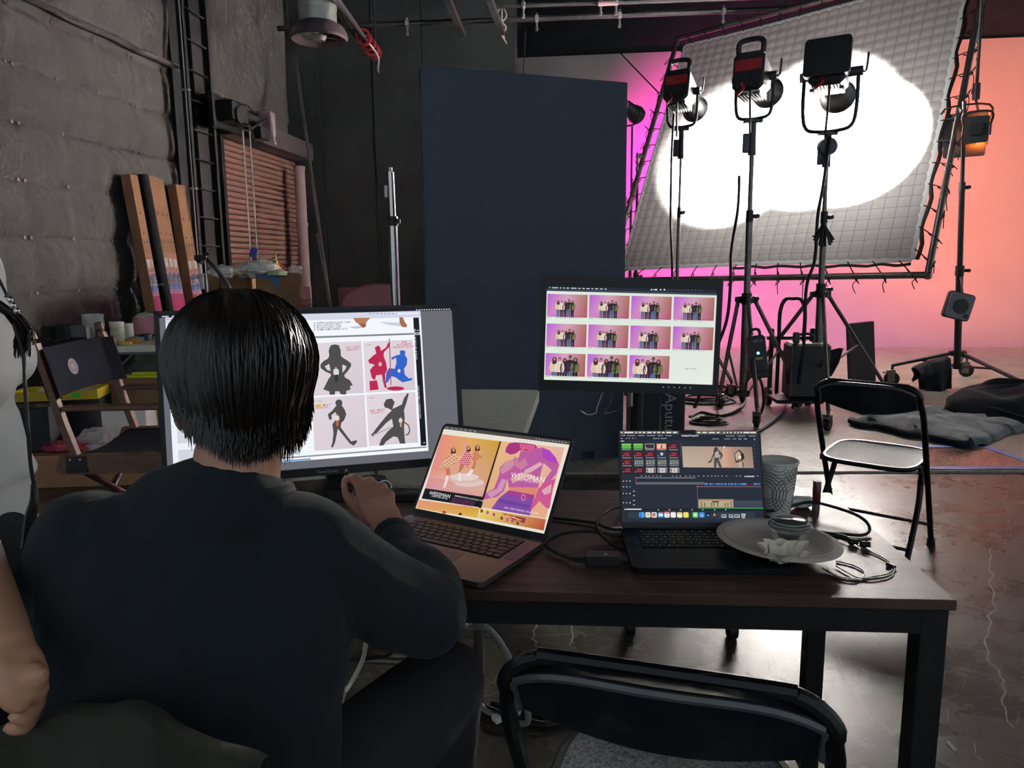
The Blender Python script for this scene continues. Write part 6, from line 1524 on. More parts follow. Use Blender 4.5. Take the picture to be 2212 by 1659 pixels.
# ================================================================ laptops
def laptop(label, hc, yaw, tilt, w_, dp, lh, mshell, mdeck, mkey):
    t = thing('laptop', label, 'laptop', (hc.x, hc.y, DZ), yaw)
    th = .013
    q = MB(); q.prism(rrect(w_, dp, .014, 5, 0, -dp / 2 + .002), .003, th); q.build('base_shell', mshell, t, smooth=30)
    kw, kd = w_ * .80, dp * .435; ky = -dp * .30
    q = MB(); q.prism(rrect(kw, kd, .004, 3, 0, ky), th - .001, th + .0004); q.build('keyboard_well', mkey, t, smooth=0)
    q = MB(); q.prism(rrect(w_ * .40, dp * .37, .006, 4, 0, -dp * .755), th - .001, th + .0003); q.build('trackpad', mdeck, t, smooth=0)
    q = MB(); q.prism(rrect(w_ * .07, kd * .9, .002, 2, -w_ * .452, ky), th - .001, th + .0003); q.build('speaker_grille', mdeck, t, smooth=0)
    q = MB(); q.prism(rrect(w_ * .07, kd * .9, .002, 2, w_ * .452, ky), th - .001, th + .0003); q.build('speaker_grille', mdeck, t, smooth=0)
    rows_ = 6; kx = kw / 14.5; kyd = kd / 6; meshes = {}
    def key(cx, cy, kw_, kh_):
        kk = (round(kw_, 5), round(kh_, 5))
        if kk not in meshes:
            q = MB(); q.box((0, 0, .0005), (kw_, kh_, .0013), bev=.0004); o = q.build('key', mkey + '_cap', t, smooth=30); meshes[kk] = o.data
        else:
            o = bpy.data.objects.new('key', meshes[kk]); COL.objects.link(o); o.parent = t
        o.location = (cx, cy, th + .0008)
    for r_ in range(rows_):
        y_ = ky + kd / 2 - kyd * (r_ + .5)
        widths = {0: [1.5] + [1] * 12 + [1], 1: [1] * 13 + [1.5], 2: [1.5] + [1] * 13, 3: [1.8] + [1] * 11 + [1.7], 4: [2.3] + [1] * 10 + [2.2], 5: [1, 1, 1, 1.25, 5.25, 1.25, 1, .9, .9, .95]}[r_]
        x_ = -kw / 2
        for w2 in widths: key(x_ + w2 * kx / 2, y_, w2 * kx * .86 if w2 < 3 else w2 * kx * .97, kyd * .84); x_ += w2 * kx
    ML = Matrix.Translation((0, 0, th)) @ Matrix.Rotation(-tilt + 0, 4, 'X') @ align((0, 0, 0), (1, 0, 0), (0, 0, 1), (0, -1, 0))
    lid = bpy.data.objects.new('lid', None)
    q = MB(); q.prism(rrect(w_, lh, .012, 5, 0, lh / 2), -.005, 0.0); lo = q.build('lid', mshell, t, smooth=30); lo.matrix_local = ML
    q = MB(); q.prism(rrect(w_ - .002, lh - .002, .011, 5, 0, lh / 2), 0, .0006); o = q.build('glass_bezel', 'bezel', lo, smooth=0)
    q = MB(); q.cyl((-w_ * .40, 0, -.003), (w_ * .40, 0, -.003), .0045, n=10); q.build('hinge', 'black_plastic', lo)
    for fx in (-1, 1):
        for fy in (-.03, -dp + .03):
            q = MB(); q.cyl((fx * (w_ / 2 - .03), fy, 0), (fx * (w_ / 2 - .03), fy, .004), .008, n=10); q.build('rubber_foot', 'black_rubber', t)
    bpy.context.view_layer.update()
    MW = Matrix.Translation((hc.x, hc.y, DZ)) @ Matrix.Rotation(yaw, 4, 'Z') @ ML
    return t, lo, MW
mat('space_grey', '6d6462', .35, .7, noise=(60, .04)); mat('space_grey_deck', '625a59', .4, .6); mat('key_black', '15161a', .5); mat('key_black_cap', '1d1d21', .45)
mat('space_black', '161c26', .35, .4, noise=(60, .06)); mat('space_black_deck', '131923', .4, .4); mat('key_navy', '0c1119', .5); mat('key_navy_cap', '10161f', .5)
lap1, lid1, ML1 = laptop('silver laptop turned on the desk showing fashion photo pages', Vector((-.083, 1.513, 0)), R(-31), R(35.5), .342, .236, .226, 'space_grey', 'space_grey_deck', 'key_black')
lap2, lid2, ML2 = laptop('dark laptop on the desk showing video editing software', Vector((.377, 1.490, 0)), R(-2.4), R(19.3), .303, .213, .206, 'space_black', 'space_black_deck', 'key_navy')
# --- laptop 1 picture
c = Canvas(ML1, off=(860, 900), scale=4.484)
w_, h_ = .342, .226
sx0, sx1, sy0, sy1 = -w_ / 2 + .0065, w_ / 2 - .0065, .014, h_ - .007
c.rect(sx0, sy0, sx1, sy1, 'e4dccf', 12, True)
c.rect(sx0, sy1 - .008, sx1, sy1, '4a4846', 13, True)
for k in range(7): c.rect(sx0 + .005 + .013 * k, sy1 - .0052, sx0 + .012 + .013 * k, sy1 - .003, '9a9894', 14, True)
for k in range(10): c.rect(sx1 - .012 - .008 * k, sy1 - .0052, sx1 - .008 - .008 * k, sy1 - .003, '9a9894', 14, True)
for k in range(8): a = c.xy(1185 + 34 * k, 232 + 4 * k); c.disc(a[0], a[1], .0013, .0013, 'b0a890', 14, 8, True)
def pq(pts, col, L=14): c.q(pts, col, L)
# left page photo
pq([(265, 695), (560, 735), (700, 205), (425, 172)], ['d9868c', 'd8a29c', 'dca45c', 'e08a78'], 14)
pq([(560, 735), (826, 780), (990, 240), (700, 205)], ['d8a29c', 'd79d8c', 'c69a2a', 'dca45c'], 14)
pq([(265, 695), (826, 780), (850, 690), (300, 590)], ['cf8f9c', 'd39a92', 'd8ac92', 'd78d86'], 15)
pq([(300, 590), (560, 630), (540, 560), (330, 510)], ['d99a98', 'd9a8a0', 'dfa482', 'dd8f7c'], 15)
c.disc(690, 660, 148, 42, 'cfa6a0', 16, 22); c.disc(690, 640, 145, 40, 'dcc0ba', 17, 22); c.disc(645, 610, 142, 38, 'd3b4ac', 18, 22); c.disc(645, 588, 140, 36, 'dfc9c2', 19, 22)
def dancer(hx, hy, dress, k=1.0, arm=None, legs=(), hair='3a1f1c', L=20):
    pq([(hx - 22, hy - 10), (hx, hy - 26), (hx + 20, hy - 8), (hx + 22, hy + 30), (hx - 26, hy + 36)], hair, L); c.disc(hx, hy, 14, 20, 'c98a70', L + 1)
    pq(dress, 'd9b49c', L + 1)
    xs = [p[0] for p in dress]; ys = [p[1] for p in dress]
    for i in range(10):
        for j in range(8):
            x = min(xs) + (max(xs) - min(xs)) * (i + .5) / 10; y = min(ys) + (max(ys) - min(ys)) * (j + .5) / 8
            # inside test
            ins = False; n_ = len(dress); jj = n_ - 1
            for ii in range(n_):
                xi, yi = dress[ii]; xj, yj = dress[jj]
                if (yi > y) != (yj > y) and x < (xj - xi) * (y - yi) / (yj - yi) + xi: ins = not ins
                jj = ii
            if ins and (i + j) % 2: pq([(x - 7, y - 8), (x + 9, y - 6), (x + 7, y + 8), (x - 9, y + 6)], k, L + 2)
    for lg in legs:
        pq(lg[0], 'b9745a', L + 1); pq(lg[1], 'e6dad6', L + 2)
    if arm: pq(arm, 'd99a90', L + 2)
dancer(540, 325, [(505, 370), (560, 365), (580, 395), (625, 375), (600, 410), (560, 430), (525, 500), (430, 490), (395, 490), (445, 440), (480, 400)], 'c4703a', None, [([(465, 500), (500, 505), (510, 545), (495, 575), (470, 570)], [(470, 570), (497, 575), (475, 650), (455, 695), (440, 690), (455, 640)])])
dancer(683, 308, [(660, 345), (700, 340), (715, 370), (710, 420), (700, 475), (690, 495), (600, 460), (620, 400)], 'b8406c', [(640, 240), (650, 225), (660, 240), (668, 345), (645, 350)], [([(605, 460), (650, 475), (600, 545), (585, 545)], [(585, 545), (608, 545), (612, 625), (590, 630)])])
dancer(772, 300, [(740, 335), (780, 330), (790, 375), (825, 370), (800, 400), (775, 405), (760, 450), (720, 440)], 'c0663e', None, [([(735, 445), (760, 450), (735, 515), (715, 510)], [(712, 510), (737, 517), (705, 575), (655, 575), (690, 535)])])
pq([(230, 795), (800, 882), (826, 780), (265, 695)], '15161c', 21)
c.text('WEISSMAN', 300, 755, .0118, 'f0f0f0', 22, .0, False, 0); c.text('CHARACTER EDITION', 322, 776, .0045, 'dddddd', 22, .0)
c.text('WEISSMAN.COM | CATALOG | 1-800', 548, 775, .0048, 'e8e8e8', 22, .0)
for k in range(4): c.text('SKIRTS TIGHTS LEOTARDS SHOES', 530 - 10 * k, 797 + 15 * k, .0040, '8a3f78', 22)
pq([(785, 890), (806, 890), (1002, 242), (988, 240)], '2b2024', 20)
# right page
pq([(806, 880), (1432, 988), (1615, 302), (1000, 240)], ['d9a678', 'e0a884', 'e3b0a0', 'e2b284'], 14)
H_ = 'b03a92'
pq([(1050, 300), (1075, 262), (1130, 250), (1235, 258), (1330, 272), (1350, 300), (1330, 330), (1270, 330), (1180, 330), (1140, 360), (1090, 370), (1040, 345)], 'a4367c', 16)
pq([(1180, 262), (1330, 278), (1320, 320), (1260, 345), (1210, 340), (1180, 300)], 'cf5a88', 17); pq([(1230, 318), (1262, 322), (1250, 332), (1228, 328)], '8a2a4c', 18)
pq([(1190, 335), (1260, 345), (1330, 310), (1400, 300), (1470, 330), (1530, 400), (1560, 470), (1535, 560), (1420, 680), (1370, 700), (1440, 590), (1490, 520), (1410, 450), (1380, 560), (1360, 690), (1075, 685), (1060, 600), (1030, 720), (960, 780), (860, 800), (830, 800), (850, 740), (930, 700), (985, 560), (985, 500), (1040, 440), (1110, 415), (1170, 400)], 'b65a9c', 17)
pq([(1040, 440), (1110, 415), (1140, 460), (1080, 520), (1010, 560), (990, 520)], 'c88a9c', 18); pq([(1230, 520), (1380, 440), (1400, 470), (1290, 540), (1220, 560)], 'd6a8b4', 18); pq([(1090, 600), (1200, 540), (1300, 560), (1360, 610), (1350, 640), (1240, 590), (1110, 650)], 'd29aa0', 18); pq([(1400, 310), (1470, 330), (1530, 400), (1550, 460), (1480, 440), (1400, 400)], 'a844b8', 18); pq([(1130, 380), (1180, 440), (1230, 400), (1260, 470), (1190, 520), (1120, 470)], 'c07a98', 19); pq([(860, 740), (960, 700), (1010, 600), (1050, 620), (1010, 720), (900, 790)], 'c992b0', 19)
pq([(1075, 685), (1360, 690), (1330, 770), (1080, 720)], 'd88472', 18)
pq([(1075, 715), (1320, 760), (1280, 960), (905, 895), (980, 790)], '7e4aa4', 19); pq([(1075, 715), (1325, 762), (1315, 810), (1060, 760)], 'a03f88', 20); pq([(1000, 800), (1280, 860), (1275, 890), (960, 830)], '6d3f96', 20)
c.disc(1216, 785, 22, 32, 'd88898', 21, 18); c.disc(1216, 785, 15, 24, 'a03f88', 22, 18)
pq([(1360, 700), (1430, 640), (1530, 600), (1500, 700), (1480, 830), (1470, 890), (1440, 890), (1370, 820), (1300, 900), (1280, 880), (1330, 780)], 'c8568c', 19); pq([(1390, 720), (1490, 650), (1480, 740), (1420, 760)], 'd8a2b0', 20)
c.text('WEISSMAN', 1088, 590, .0170, 'f2ece6', 23, .0, False, 0); c.text('CHARACTER EDITION', 1120, 614, .0060, 'e8d8d4', 23); c.text('2024   PINK ANNUAL COLLECTION', 1030, 890, .0052, 'efe6ea', 23, .0)
# lower strip
pq([(180, 888), (770, 985), (790, 888), (205, 806)], ['e0986a', 'd8b24a', 'cf9c34', 'dd8f76'], 14)
pq([(776, 985), (1412, 1105), (1432, 996), (796, 890)], ['e0c46a', 'a84a34', 'c05a42', 'e6d07a'], 14)
for x, y in ((447, 928), (604, 945)): c.disc(x, y, 18, 12, '5a2a1c', 15); 
pq([(430, 940), (465, 945), (468, 932), (432, 926)], 'b8704a', 16)
for k, (x, y) in enumerate(((812, 915), (868, 930), (930, 950), (1005, 985), (1060, 1000), (1110, 1010), (1160, 1035))): c.disc(x, y, 13, 18, ('7a4230', 'b05a8a', 'a8507c')[k % 3], 15)
pq([(1000, 935), (1240, 985), (1225, 1035), (1120, 1000)], '8e3a4a', 15); pq([(1050, 950), (1200, 1000), (1190, 1010), (1040, 962)], 'd8a06a', 16); pq([(1100, 945), (1110, 947), (1180, 1020), (1170, 1020)], 'd8a06a', 16)
o = c.build('screen', 'screen', lid1, smooth=0); o.location = (0, 0, .0002)
# --- laptop 2 picture
c = Canvas(ML2, off=(1320, 910), scale=5.028)
w_, h_ = .303, .206
sx0, sx1, sy0, sy1 = -w_ / 2 + .004, w_ / 2 - .004, .012, h_ - .004
c.rect(sx0, sy0, sx1, sy1, '222834', 12, True)
def bx(x0, y0, x1, y1, col, L=14):
    a, b_ = c.xy(x0, y0), c.xy(x1, y1); c.rect(a[0], b_[1], b_[0], a[1], col, L, True)
bx(92, 106, 736, 138, '5d5a54', 13); bx(918, 108, 1585, 142, '5d5a54', 13)
for k, (x, wd) in enumerate(((110, 14), (143, 98), (262, 20), (302, 24), (345, 26), (392, 48), (458, 24), (502, 30), (552, 28), (600, 54), (672, 42), (936, 34), (990, 48), (1060, 66), (1146, 30), (1220, 14), (1256, 14), (1290, 18), (1336, 16), (1372, 14), (1404, 16), (1436, 70), (1512, 58))): bx(x, 116, x + wd, 129, 'e8e6e0', 14)
bx(92, 145, 1590, 205, '1a202b', 13)
for x, cc in ((108, 'd95c52'), (126, 'd9b04a'), (144, 'd8d8d8')): c.disc(x, 155, 6, 6, cc, 14, 8)
for x, wd, y in ((172, 92, 157), (290, 72, 157), (388, 92, 157), (502, 60, 157), (590, 66, 157), (910, 40, 160), (1245, 98, 161), (1368, 90, 161), (1492, 80, 161), (455, 20, 188), (480, 18, 188), (508, 18, 188), (538, 64, 188), (1098, 70, 192), (1228, 66, 192), (1318, 40, 192), (1380, 36, 192), (1440, 36, 192), (1545, 22, 195), (105, 20, 187), (160, 14, 187), (188, 14, 187), (225, 16, 187)): bx(x, y - 4, x + wd, y + 4, 'aab0b8' if wd < 40 else '8f96a0', 14)
c.text('Untitled Project 7', 765, 165, .0048, 'eceef0', 14, .0001); c.disc(266, 187, 7, 7, 'c04a58', 14, 8)
bx(104, 211, 140, 220, 'c9cdd2', 14)
cols = (115, 242, 368, 494, 626); rows_ = (245, 332, 418, 506)
for r_ in range(4):
    for k in range(5):
        x, y = cols[k] + r_ * 4, rows_[r_]; kind = ('GGDPR', 'RRRKR', 'RCCCC', 'RRWWW')[r_][k]; yb_ = y + 54
        if kind == 'G': bx(x, y, x + 102, yb_, '58b04a', 14); bx(x, y, x + 102, y + 8, 'b9d86a', 15)
        elif kind == 'R': bx(x, y, x + 102, yb_, '4e1420', 14); bx(x + 28, y + 12, x + 76, y + 44, 'd04a62', 15); bx(x + 33, y + 17, x + 71, y + 39, '4e1420', 16); c.q([(x + 40, y + 36), (x + 60, y + 18), (x + 64, y + 20), (x + 44, y + 38)], 'd04a62', 17)
        elif kind == 'D': bx(x, y, x + 102, yb_, 'c9c6c8', 14); bx(x + 4, y + 4, x + 98, yb_ - 4, '3a2a34', 15)
        elif kind == 'P': bx(x - 3, y - 4, x + 108, yb_ + 6, 'd8524a', 14); bx(x + 4, y + 4, x + 100, yb_ - 2, 'd9bfa6', 15); bx(x + 45, y + 14, x + 62, yb_ - 4, '6d4a42', 16)
        elif kind == 'K': bx(x, y, x + 102, yb_, '2a3540', 14); c.disc(x + 52, y + 24, 16, 18, 'b9c4c4', 15)
        elif kind == 'C':
            bx(x, y, x + 102, yb_, '6f7470', 14)
            for i in range(9): bx(x + 4 + 11 * i, y + 4 + (i * 7) % 12, x + 9 + 11 * i, yb_ - 4 - (i * 5) % 14, ('2a2e30', 'a8aca6')[i % 2], 15)
        else:
            bx(x, y, x + 102, yb_, 'c6bebc', 14); bx(x + 6, y + 10, x + 22, yb_, '5d5654', 15); bx(x + 82, y + 8, x + 98, yb_, '5d5654', 15); bx(x + 42, y + 18, x + 60, y + 40, 'a09896', 15)
        if kind != 'G': c.q([(x + 6, yb_ - 8), (x + 12, yb_ - 16), (x + 16, yb_ - 14), (x + 10, yb_ - 4)], 'e8e8e8', 18)
        if r_ < 3: bx(x + 4, yb_ + 8, x + 98, yb_ + 15, '9aa0a8', 14)
bx(752, 235, 760, 388, '6d737c', 14)
# viewer picture
c.q([(780, 500), (1160, 504), (1160, 275), (768, 272)], ['b9ab98', 'b8a08c', 'b49484', 'a89a8a'], 14); c.q([(1160, 504), (1548, 508), (1530, 280), (1160, 275)], ['b8a08c', 'a4877c', '8d7468', 'b49484'], 14)
c.q([(1210, 290), (1300, 290), (1330, 500), (1200, 500)], ['c9a48c', 'bd8a74', 'b88a76', 'cfa890'], 15)
sil = '4d474a'
c.disc(1140, 300, 20, 20, '3f3a3e', 17); c.q([(1118, 300), (1108, 330), (1125, 345), (1145, 330)], '3f3a3e', 17)
c.q([(1125, 320), (1165, 308), (1205, 350), (1212, 370), (1195, 410), (1180, 405), (1190, 372), (1170, 355), (1175, 400), (1170, 420), (1205, 502), (1175, 502), (1148, 440), (1140, 502), (1115, 502), (1118, 400), (1112, 372), (1090, 440), (1060, 455), (1050, 445), (1085, 415), (1100, 370)], sil, 16); c.q([(1128, 330), (1165, 322), (1172, 395), (1122, 398)], 'b0a49c', 17)
c.q([(1335, 355), (1390, 308), (1440, 360), (1448, 400), (1410, 440), (1352, 450)], '2a2426', 16); c.q([(1343, 360), (1385, 322), (1408, 350), (1400, 400), (1360, 435)], 'b9a484', 17); c.q([(1385, 375), (1410, 372), (1412, 405), (1385, 410)], 'e8dcc0', 18); bx(1385, 410, 1420, 502, 'b8a898', 16); bx(1425, 440, 1438, 500, '4d4442', 17)
c.disc(1228, 280, 10, 8, 'f4e8e0', 16)
for k in range(8): bx(1552, 212 + 44 * k, 1560, 216 + 44 * k, '8f96a0', 14)
# transport + timeline
bx(92, 562, 1640, 575, '1b212c', 13)
for x in (330, 375, 412, 458, 498, 538, 668, 710, 752, 812, 858, 902, 950, 1050, 1092, 1128, 1162, 1205, 1252, 1362, 1402, 1590): bx(x - 9, 590, x + 9, 600, '868d97', 14)
c.disc(1006, 596, 5, 5, 'e8e8e8', 15, 8); c.text('01:00:00:00', 1448, 607, .0044, 'e8eaec', 14, .0001)
bx(270, 612, 915, 618, 'a8a8ac', 14); bx(270, 660, 1015, 688, '5c6068', 14)
for (a_, b2) in ((1015, 1050), (1064, 1090), (1096, 1106), (1122, 1132), (1142, 1162), (1168, 1184), (1190, 1208), (1215, 1224), (1232, 1256), (1270, 1290), (1298, 1326), (1338, 1360), (1366, 1372), (1382, 1398), (1406, 1470), (1548, 1584), (1592, 1602), (1608, 1618)): bx(a_, 672, b2, 692, '4a86c4', 14)
bx(1480, 676, 1534, 694, '5a1a24', 14); bx(266, 612, 272, 690, 'c84a52', 15); c.q([(258, 608), (280, 608), (269, 622)], 'd84a52', 15)
bx(940, 706, 1628, 714, '8d6a72', 14); bx(936, 706, 944, 950, 'd8848a', 15); c.q([(925, 702), (948, 702), (937, 718)], 'e05a6a', 16)
bx(1330, 858, 1645, 930, '3a4250', 14); bx(948, 848, 1328, 858, 'b05a2a', 14); bx(950, 858, 1328, 934, 'b3a488', 14)
for x in (975, 1010, 1085, 1110, 1150, 1232, 1262, 1296): bx(x, 872 + (x % 3) * 6, x + 12, 926, '5d4f46', 15)
bx(1095, 868, 1170, 880, '2a2422', 16); bx(950, 936, 1652, 950, '3f9a58', 14); bx(948, 846, 954, 950, 'c8c84a', 16); bx(946, 846, 1330, 850, 'c8b23a', 16); bx(1326, 850, 1330, 934, 'c84a42', 16)
for y in (650, 712, 785, 885):
    for x in (133, 168, 205): c.disc(x, y, 7, 6, 'c9cdd3' if x < 200 else 'e8e8e8', 14, 8)
c.disc(205, 711, 7, 6, '4a6ae0', 15, 8)
for y in (760, 808, 860, 908): bx(238, y - 4, 258, y + 4, 'c9cdd3', 14)
bx(92, 948, 1655, 970, '161b24', 13); c.q([(142, 962), (152, 944), (162, 962)], 'e8e8e8', 14); bx(166, 949, 330, 962, 'd8dade', 14)
for x in (512, 632, 755, 880, 996, 1124, 1244): c.disc(x, 962, 9, 8, '9aa2ac', 14, 8)
bx(572, 976, 696, 981, 'b8302e', 14)
# dock
bx(180, 985, 1560, 1062, '2b3542', 13)
icons = [(332, '4aa0e8'), (400, 'd8d4cc'), (468, 'e8e4d8'), (538, '4a90e4'), (606, 'ece8e4'), (674, 'ece8dc'), (744, 'f0e8c8'), (812, 'ecd85a'), (914, '6ad06a'), (984, '3f8ae0'), (1054, '0f2038'), (1122, '20262c')]
for x, col in icons:
    a = c.xy(x, 1017); P = rrect(.0112, .0112, .0026, 3, a[0], a[1]); c.q(P, col, 15, True)
a = c.xy(468, 1017); c.disc(a[0], a[1], .0042, .0042, 'd84a3c', 16, 14, True); c.disc(a[0] + .0012, a[1] - .001, .003, .003, 'e0b83a', 17, 12, True); c.disc(a[0], a[1], .0018, .0018, '4a86e0', 18, 10, True)
c.q([(310, 990), (332, 990), (332, 1046), (310, 1046)], '2f78d8', 16); bx(516, 1004, 562, 1030, 'e6eef6', 16); c.disc(558, 994, 9, 9, 'e04a42', 17); bx(584, 992, 628, 1004, 'd84a42', 16); c.text('31', 594, 1040, .0055, '5a5654', 16); bx(722, 992, 766, 1006, 'd8b03a', 16); c.disc(914, 1016, 16, 14, 'd8ecd8', 16); c.text('Ps', 1040, 1034, .0065, '5ab4f0', 16, .0001); c.text('A', 974, 1034, .0075, 'e4eef8', 16)
for x, y, cc in ((1122, 1008, 'd8b03a'), (1112, 1024, '4a86d8'), (1132, 1024, 'd84a42')): c.disc(x, y, 9, 9, cc, 16)
for x, y, cc in ((390, 1012, 'd86a4a'), (402, 1012, 'd8a43a'), (412, 1014, '6a9a4a')): c.disc(x, y, 6, 7, cc, 16, 8)
for x, wd in ((1196, 56), (1276, 48), (1334, 64)): bx(x, 1012, x + wd, 1046, 'c4c6c8', 15); bx(x + 4, 1020, x + wd - 6, 1034, '3a3f46', 16)
c.disc(1318, 1050, 10, 9, '4a78d8', 17); bx(864, 994, 867, 1044, '6a727c', 15); bx(1176, 996, 1179, 1050, '6a727c', 15)
c.q([(1412, 1002), (1460, 1004), (1452, 1056), (1420, 1054)], 'b9bfc2', 15); bx(1422, 1012, 1450, 1048, '8f979c', 16)
bx(735, 96, 918, 134, '0b0d11', 15)
o = c.build('screen', 'screen', lid2, smooth=0); o.location = (0, 0, .0002)
# lit key legends on the dark laptop
c = Canvas(); kw, kd = .303 * .80, .213 * .435
for r_ in range(6):
    for k in range(13):
        x = -kw / 2 + kw * (k + .6 + .25 * (r_ % 3)) / 14; y = -.213 * .30 + kd / 2 - kd / 6 * (r_ + .5)
        if r_ == 5 and 3 < k < 8: continue
        c.rect(x - .0012, y - .0006, x + .0012, y + .0006, '8f979c', 1, True)
o = c.build('key_legends', mat_attr('legend_glow', .6, .5), lap2, smooth=0); o.location = (0, 0, .0155); o['kind'] = 'stuff'

# ================================================================ small things on the desk
def dpt(px, py, z=0.0): return gp(px, py, DZ + z)
mat('matte_dark', '2b2a2d', .45, noise=(30, .1))
def dcable(label, pts, r0=.0032, m='black_rubber', sm=8, n=8):
    q = MB(); q.tube(pts, r0, n, sm); return tag(q.build('cable', m), label, 'cable')
# card reader with plug and card
cr_ = dpt(1304, 1222); t = thing('card_reader', 'small dark card reader block lying between the two laptops', 'card reader', (cr_.x, cr_.y + .012, DZ), R(-3))
q = MB(); q.box((0, 0, .0095), (.066, .036, .019), bev=.0025); q.build('body', 'matte_dark', t)
q = MB(); q.box((.039, -.003, .0085), (.016, .026, .006), bev=.001); q.build('memory_card', 'black_plastic', t)
q = MB(); q.box((-.045, -.002, .0095), (.026, .011, .007), bev=.002); q.build('plug', 'black_rubber', t)
c = Canvas(); c.rect(0, 0, .006, .007, 'b9b9bc', 1, True); c.text('KTC', -.012, .014, .0075, '15151a', 1, .0, True, -PI / 2); o = c.build('printed_mark', 'print', t, smooth=0); o.location = (.002, -.006, .0192)
dcable('thick black cable looping from the card reader back to the dark laptop', [dpt(1266, 1213, .008), dpt(1240, 1208, .008), dpt(1205, 1195, .006), dpt(1180, 1180, .010), dpt(1185, 1168, .020), dpt(1220, 1152, .024), dpt(1270, 1148, .018), dpt(1320, 1154, .012), dpt(1342, 1156, .009)])
dcable('black cable running from behind the silver laptop to the dark laptop', [dpt(1170, 1112, .004), dpt(1195, 1119, .004), dpt(1240, 1124, .005), dpt(1285, 1130, .006), dpt(1310, 1140, .010), dpt(1330, 1144, .010), dpt(1343, 1144, .009)])
dcable('black cable rising in an arc along the left side of dark laptop', [dpt(1350, 1094, .006), dpt(1325, 1098, .02), dpt(1300, 1112, .03), dpt(1288, 1132, .03), dpt(1293, 1148, .022), dpt(1310, 1165, .012), dpt(1325, 1178, .005), dpt(1350, 1184, .003)])
for k, (px, py) in enumerate(((1331, 1142), (1330, 1153))):
    p = dpt(px, py, .009); q = MB(); q.box((0, 0, 0), (.026, .010, .006), bev=.0015); o = q.build('cable_plug', 'matte_dark' if k else 'galv'); o.location = p; tag(o, ('bright metal plug in the upper left port of dark laptop', 'dark plug in the lower left port of dark laptop')[k], 'plug')
# paper cup
mat('cup_paper', 'cfccc2', .6, noise=(30, .05)); mat('cup_print', '3f4a48', .6)
cupp = dpt(1676, 1108); t = thing('paper_cup', 'tall patterned paper cup standing behind the dark laptop', 'cup', (cupp.x, cupp.y, DZ))
r0, r1, hc_ = .030, .043, .122
q = MB(); q.lathe([(r0, 0), (r1, hc_), (r1 - .0012, hc_), (r0 - .0012, .004), (.001, .004)], 40); q.build('wall', 'cup_paper', t)
q = MB(); q.lathe([(r1, hc_ - .002), (r1 + .0024, hc_ - .0005), (r1 + .0024, hc_ + .002), (r1, hc_ + .0035), (r1 - .0018, hc_ + .001)], 40, cap=False); q.build('rolled_rim', 'cup_paper', t)
def cupt(a, z): rr = r0 + (r1 - r0) * z / hc_ + .0004; return (rr * math.cos(a), rr * math.sin(a), z)
q = MB()
for (ac, zc) in ((-1.9, .125), (-.9, .05), (-2.6, .055), (-.35, .12)):
    for k in range(5):
        rad = .018 + .0075 * k; pts = []
        for i in range(25):
            th_ = 2 * PI * i / 24; a = ac + rad * math.cos(th_) / .038; z = zc + rad * math.sin(th_)
            if .01 < z < hc_ - .004: pts.append(cupt(a, z))
            else:
                if len(pts) > 2: q.tube(pts, .0006, 4, 1)
                pts = []
        if len(pts) > 2: q.tube(pts, .0006, 4, 1)
o = q.build('printed_rings', 'cup_print', t); o['kind'] = 'stuff'
# burgundy lighter + white case
lp = dpt(1762, 1104); t = thing('burgundy_tube', 'upright burgundy lipstick-size tube with a pale base', 'tube', (lp.x, lp.y, DZ))
q = MB(); q.lathe([(.0088, .020), (.009, .021), (.009, .069), (.0082, .071), (.001, .071)], 20); q.build('cap', mat('burgundy', '5a1020', .25, coat=.5), t)
q = MB(); q.lathe([(.0084, 0), (.0084, .021)], 20); q.build('base', mat('silver_tube', '9a8c92', .3, .8), t)
q = MB(); q.cyl((0, 0, .0712), (0, 0, .0716), .0076, n=18); q.build('top_disc', 'jar_white', t)
ep = dpt(1731, 1096); t = thing('white_case', 'small glossy white clamshell case beside the burgundy tube', 'case', (ep.x, ep.y, DZ), R(20))
q = MB(); q.ell((0, 0, .011), (.030, .021, .011), 28, 12); q.build('lower_shell', mat('gloss_white', 'dedddb', .2), t)
q = MB(); q.ell((.002, .004, .017), (.030, .021, .010), 28, 12, Matrix.Rotation(.12, 4, 'X')); q.build('lid', 'gloss_white', t)
# plate
mat('paper_plate', 'bdb4a8', .75, noise=(30, .05), bump=(120, .12, .001))
pl = gp(1680, 1178, DZ + .02); t = thing('paper_plate', 'tan paper plate resting on the corner of dark laptop', 'plate', (pl.x, pl.y, DZ + .0185)); t.rotation_euler = (0, R(3.0), 0)
prr = .1165
q = MB(); q.lathe([(.001, 0), (prr * .62, 0), (prr * .70, .003), (prr * .80, .015), (prr * .86, .0185), (prr * .97, .0175), (prr, .015), (prr * .995, .0135), (prr * .86, .0165), (prr * .80, .013), (prr * .70, .0012), (prr * .62, -.002), (.001, -.002)], 56, cap=False); q.build('dish', 'paper_plate', t, smooth=50)
q = MB(); q.lathe([(prr * .855, .0188), (prr * .87, .0195), (prr * .885, .0190)], 56, cap=False); q.build('raised_ring', 'paper_plate', t)
PZ = DZ + .0205
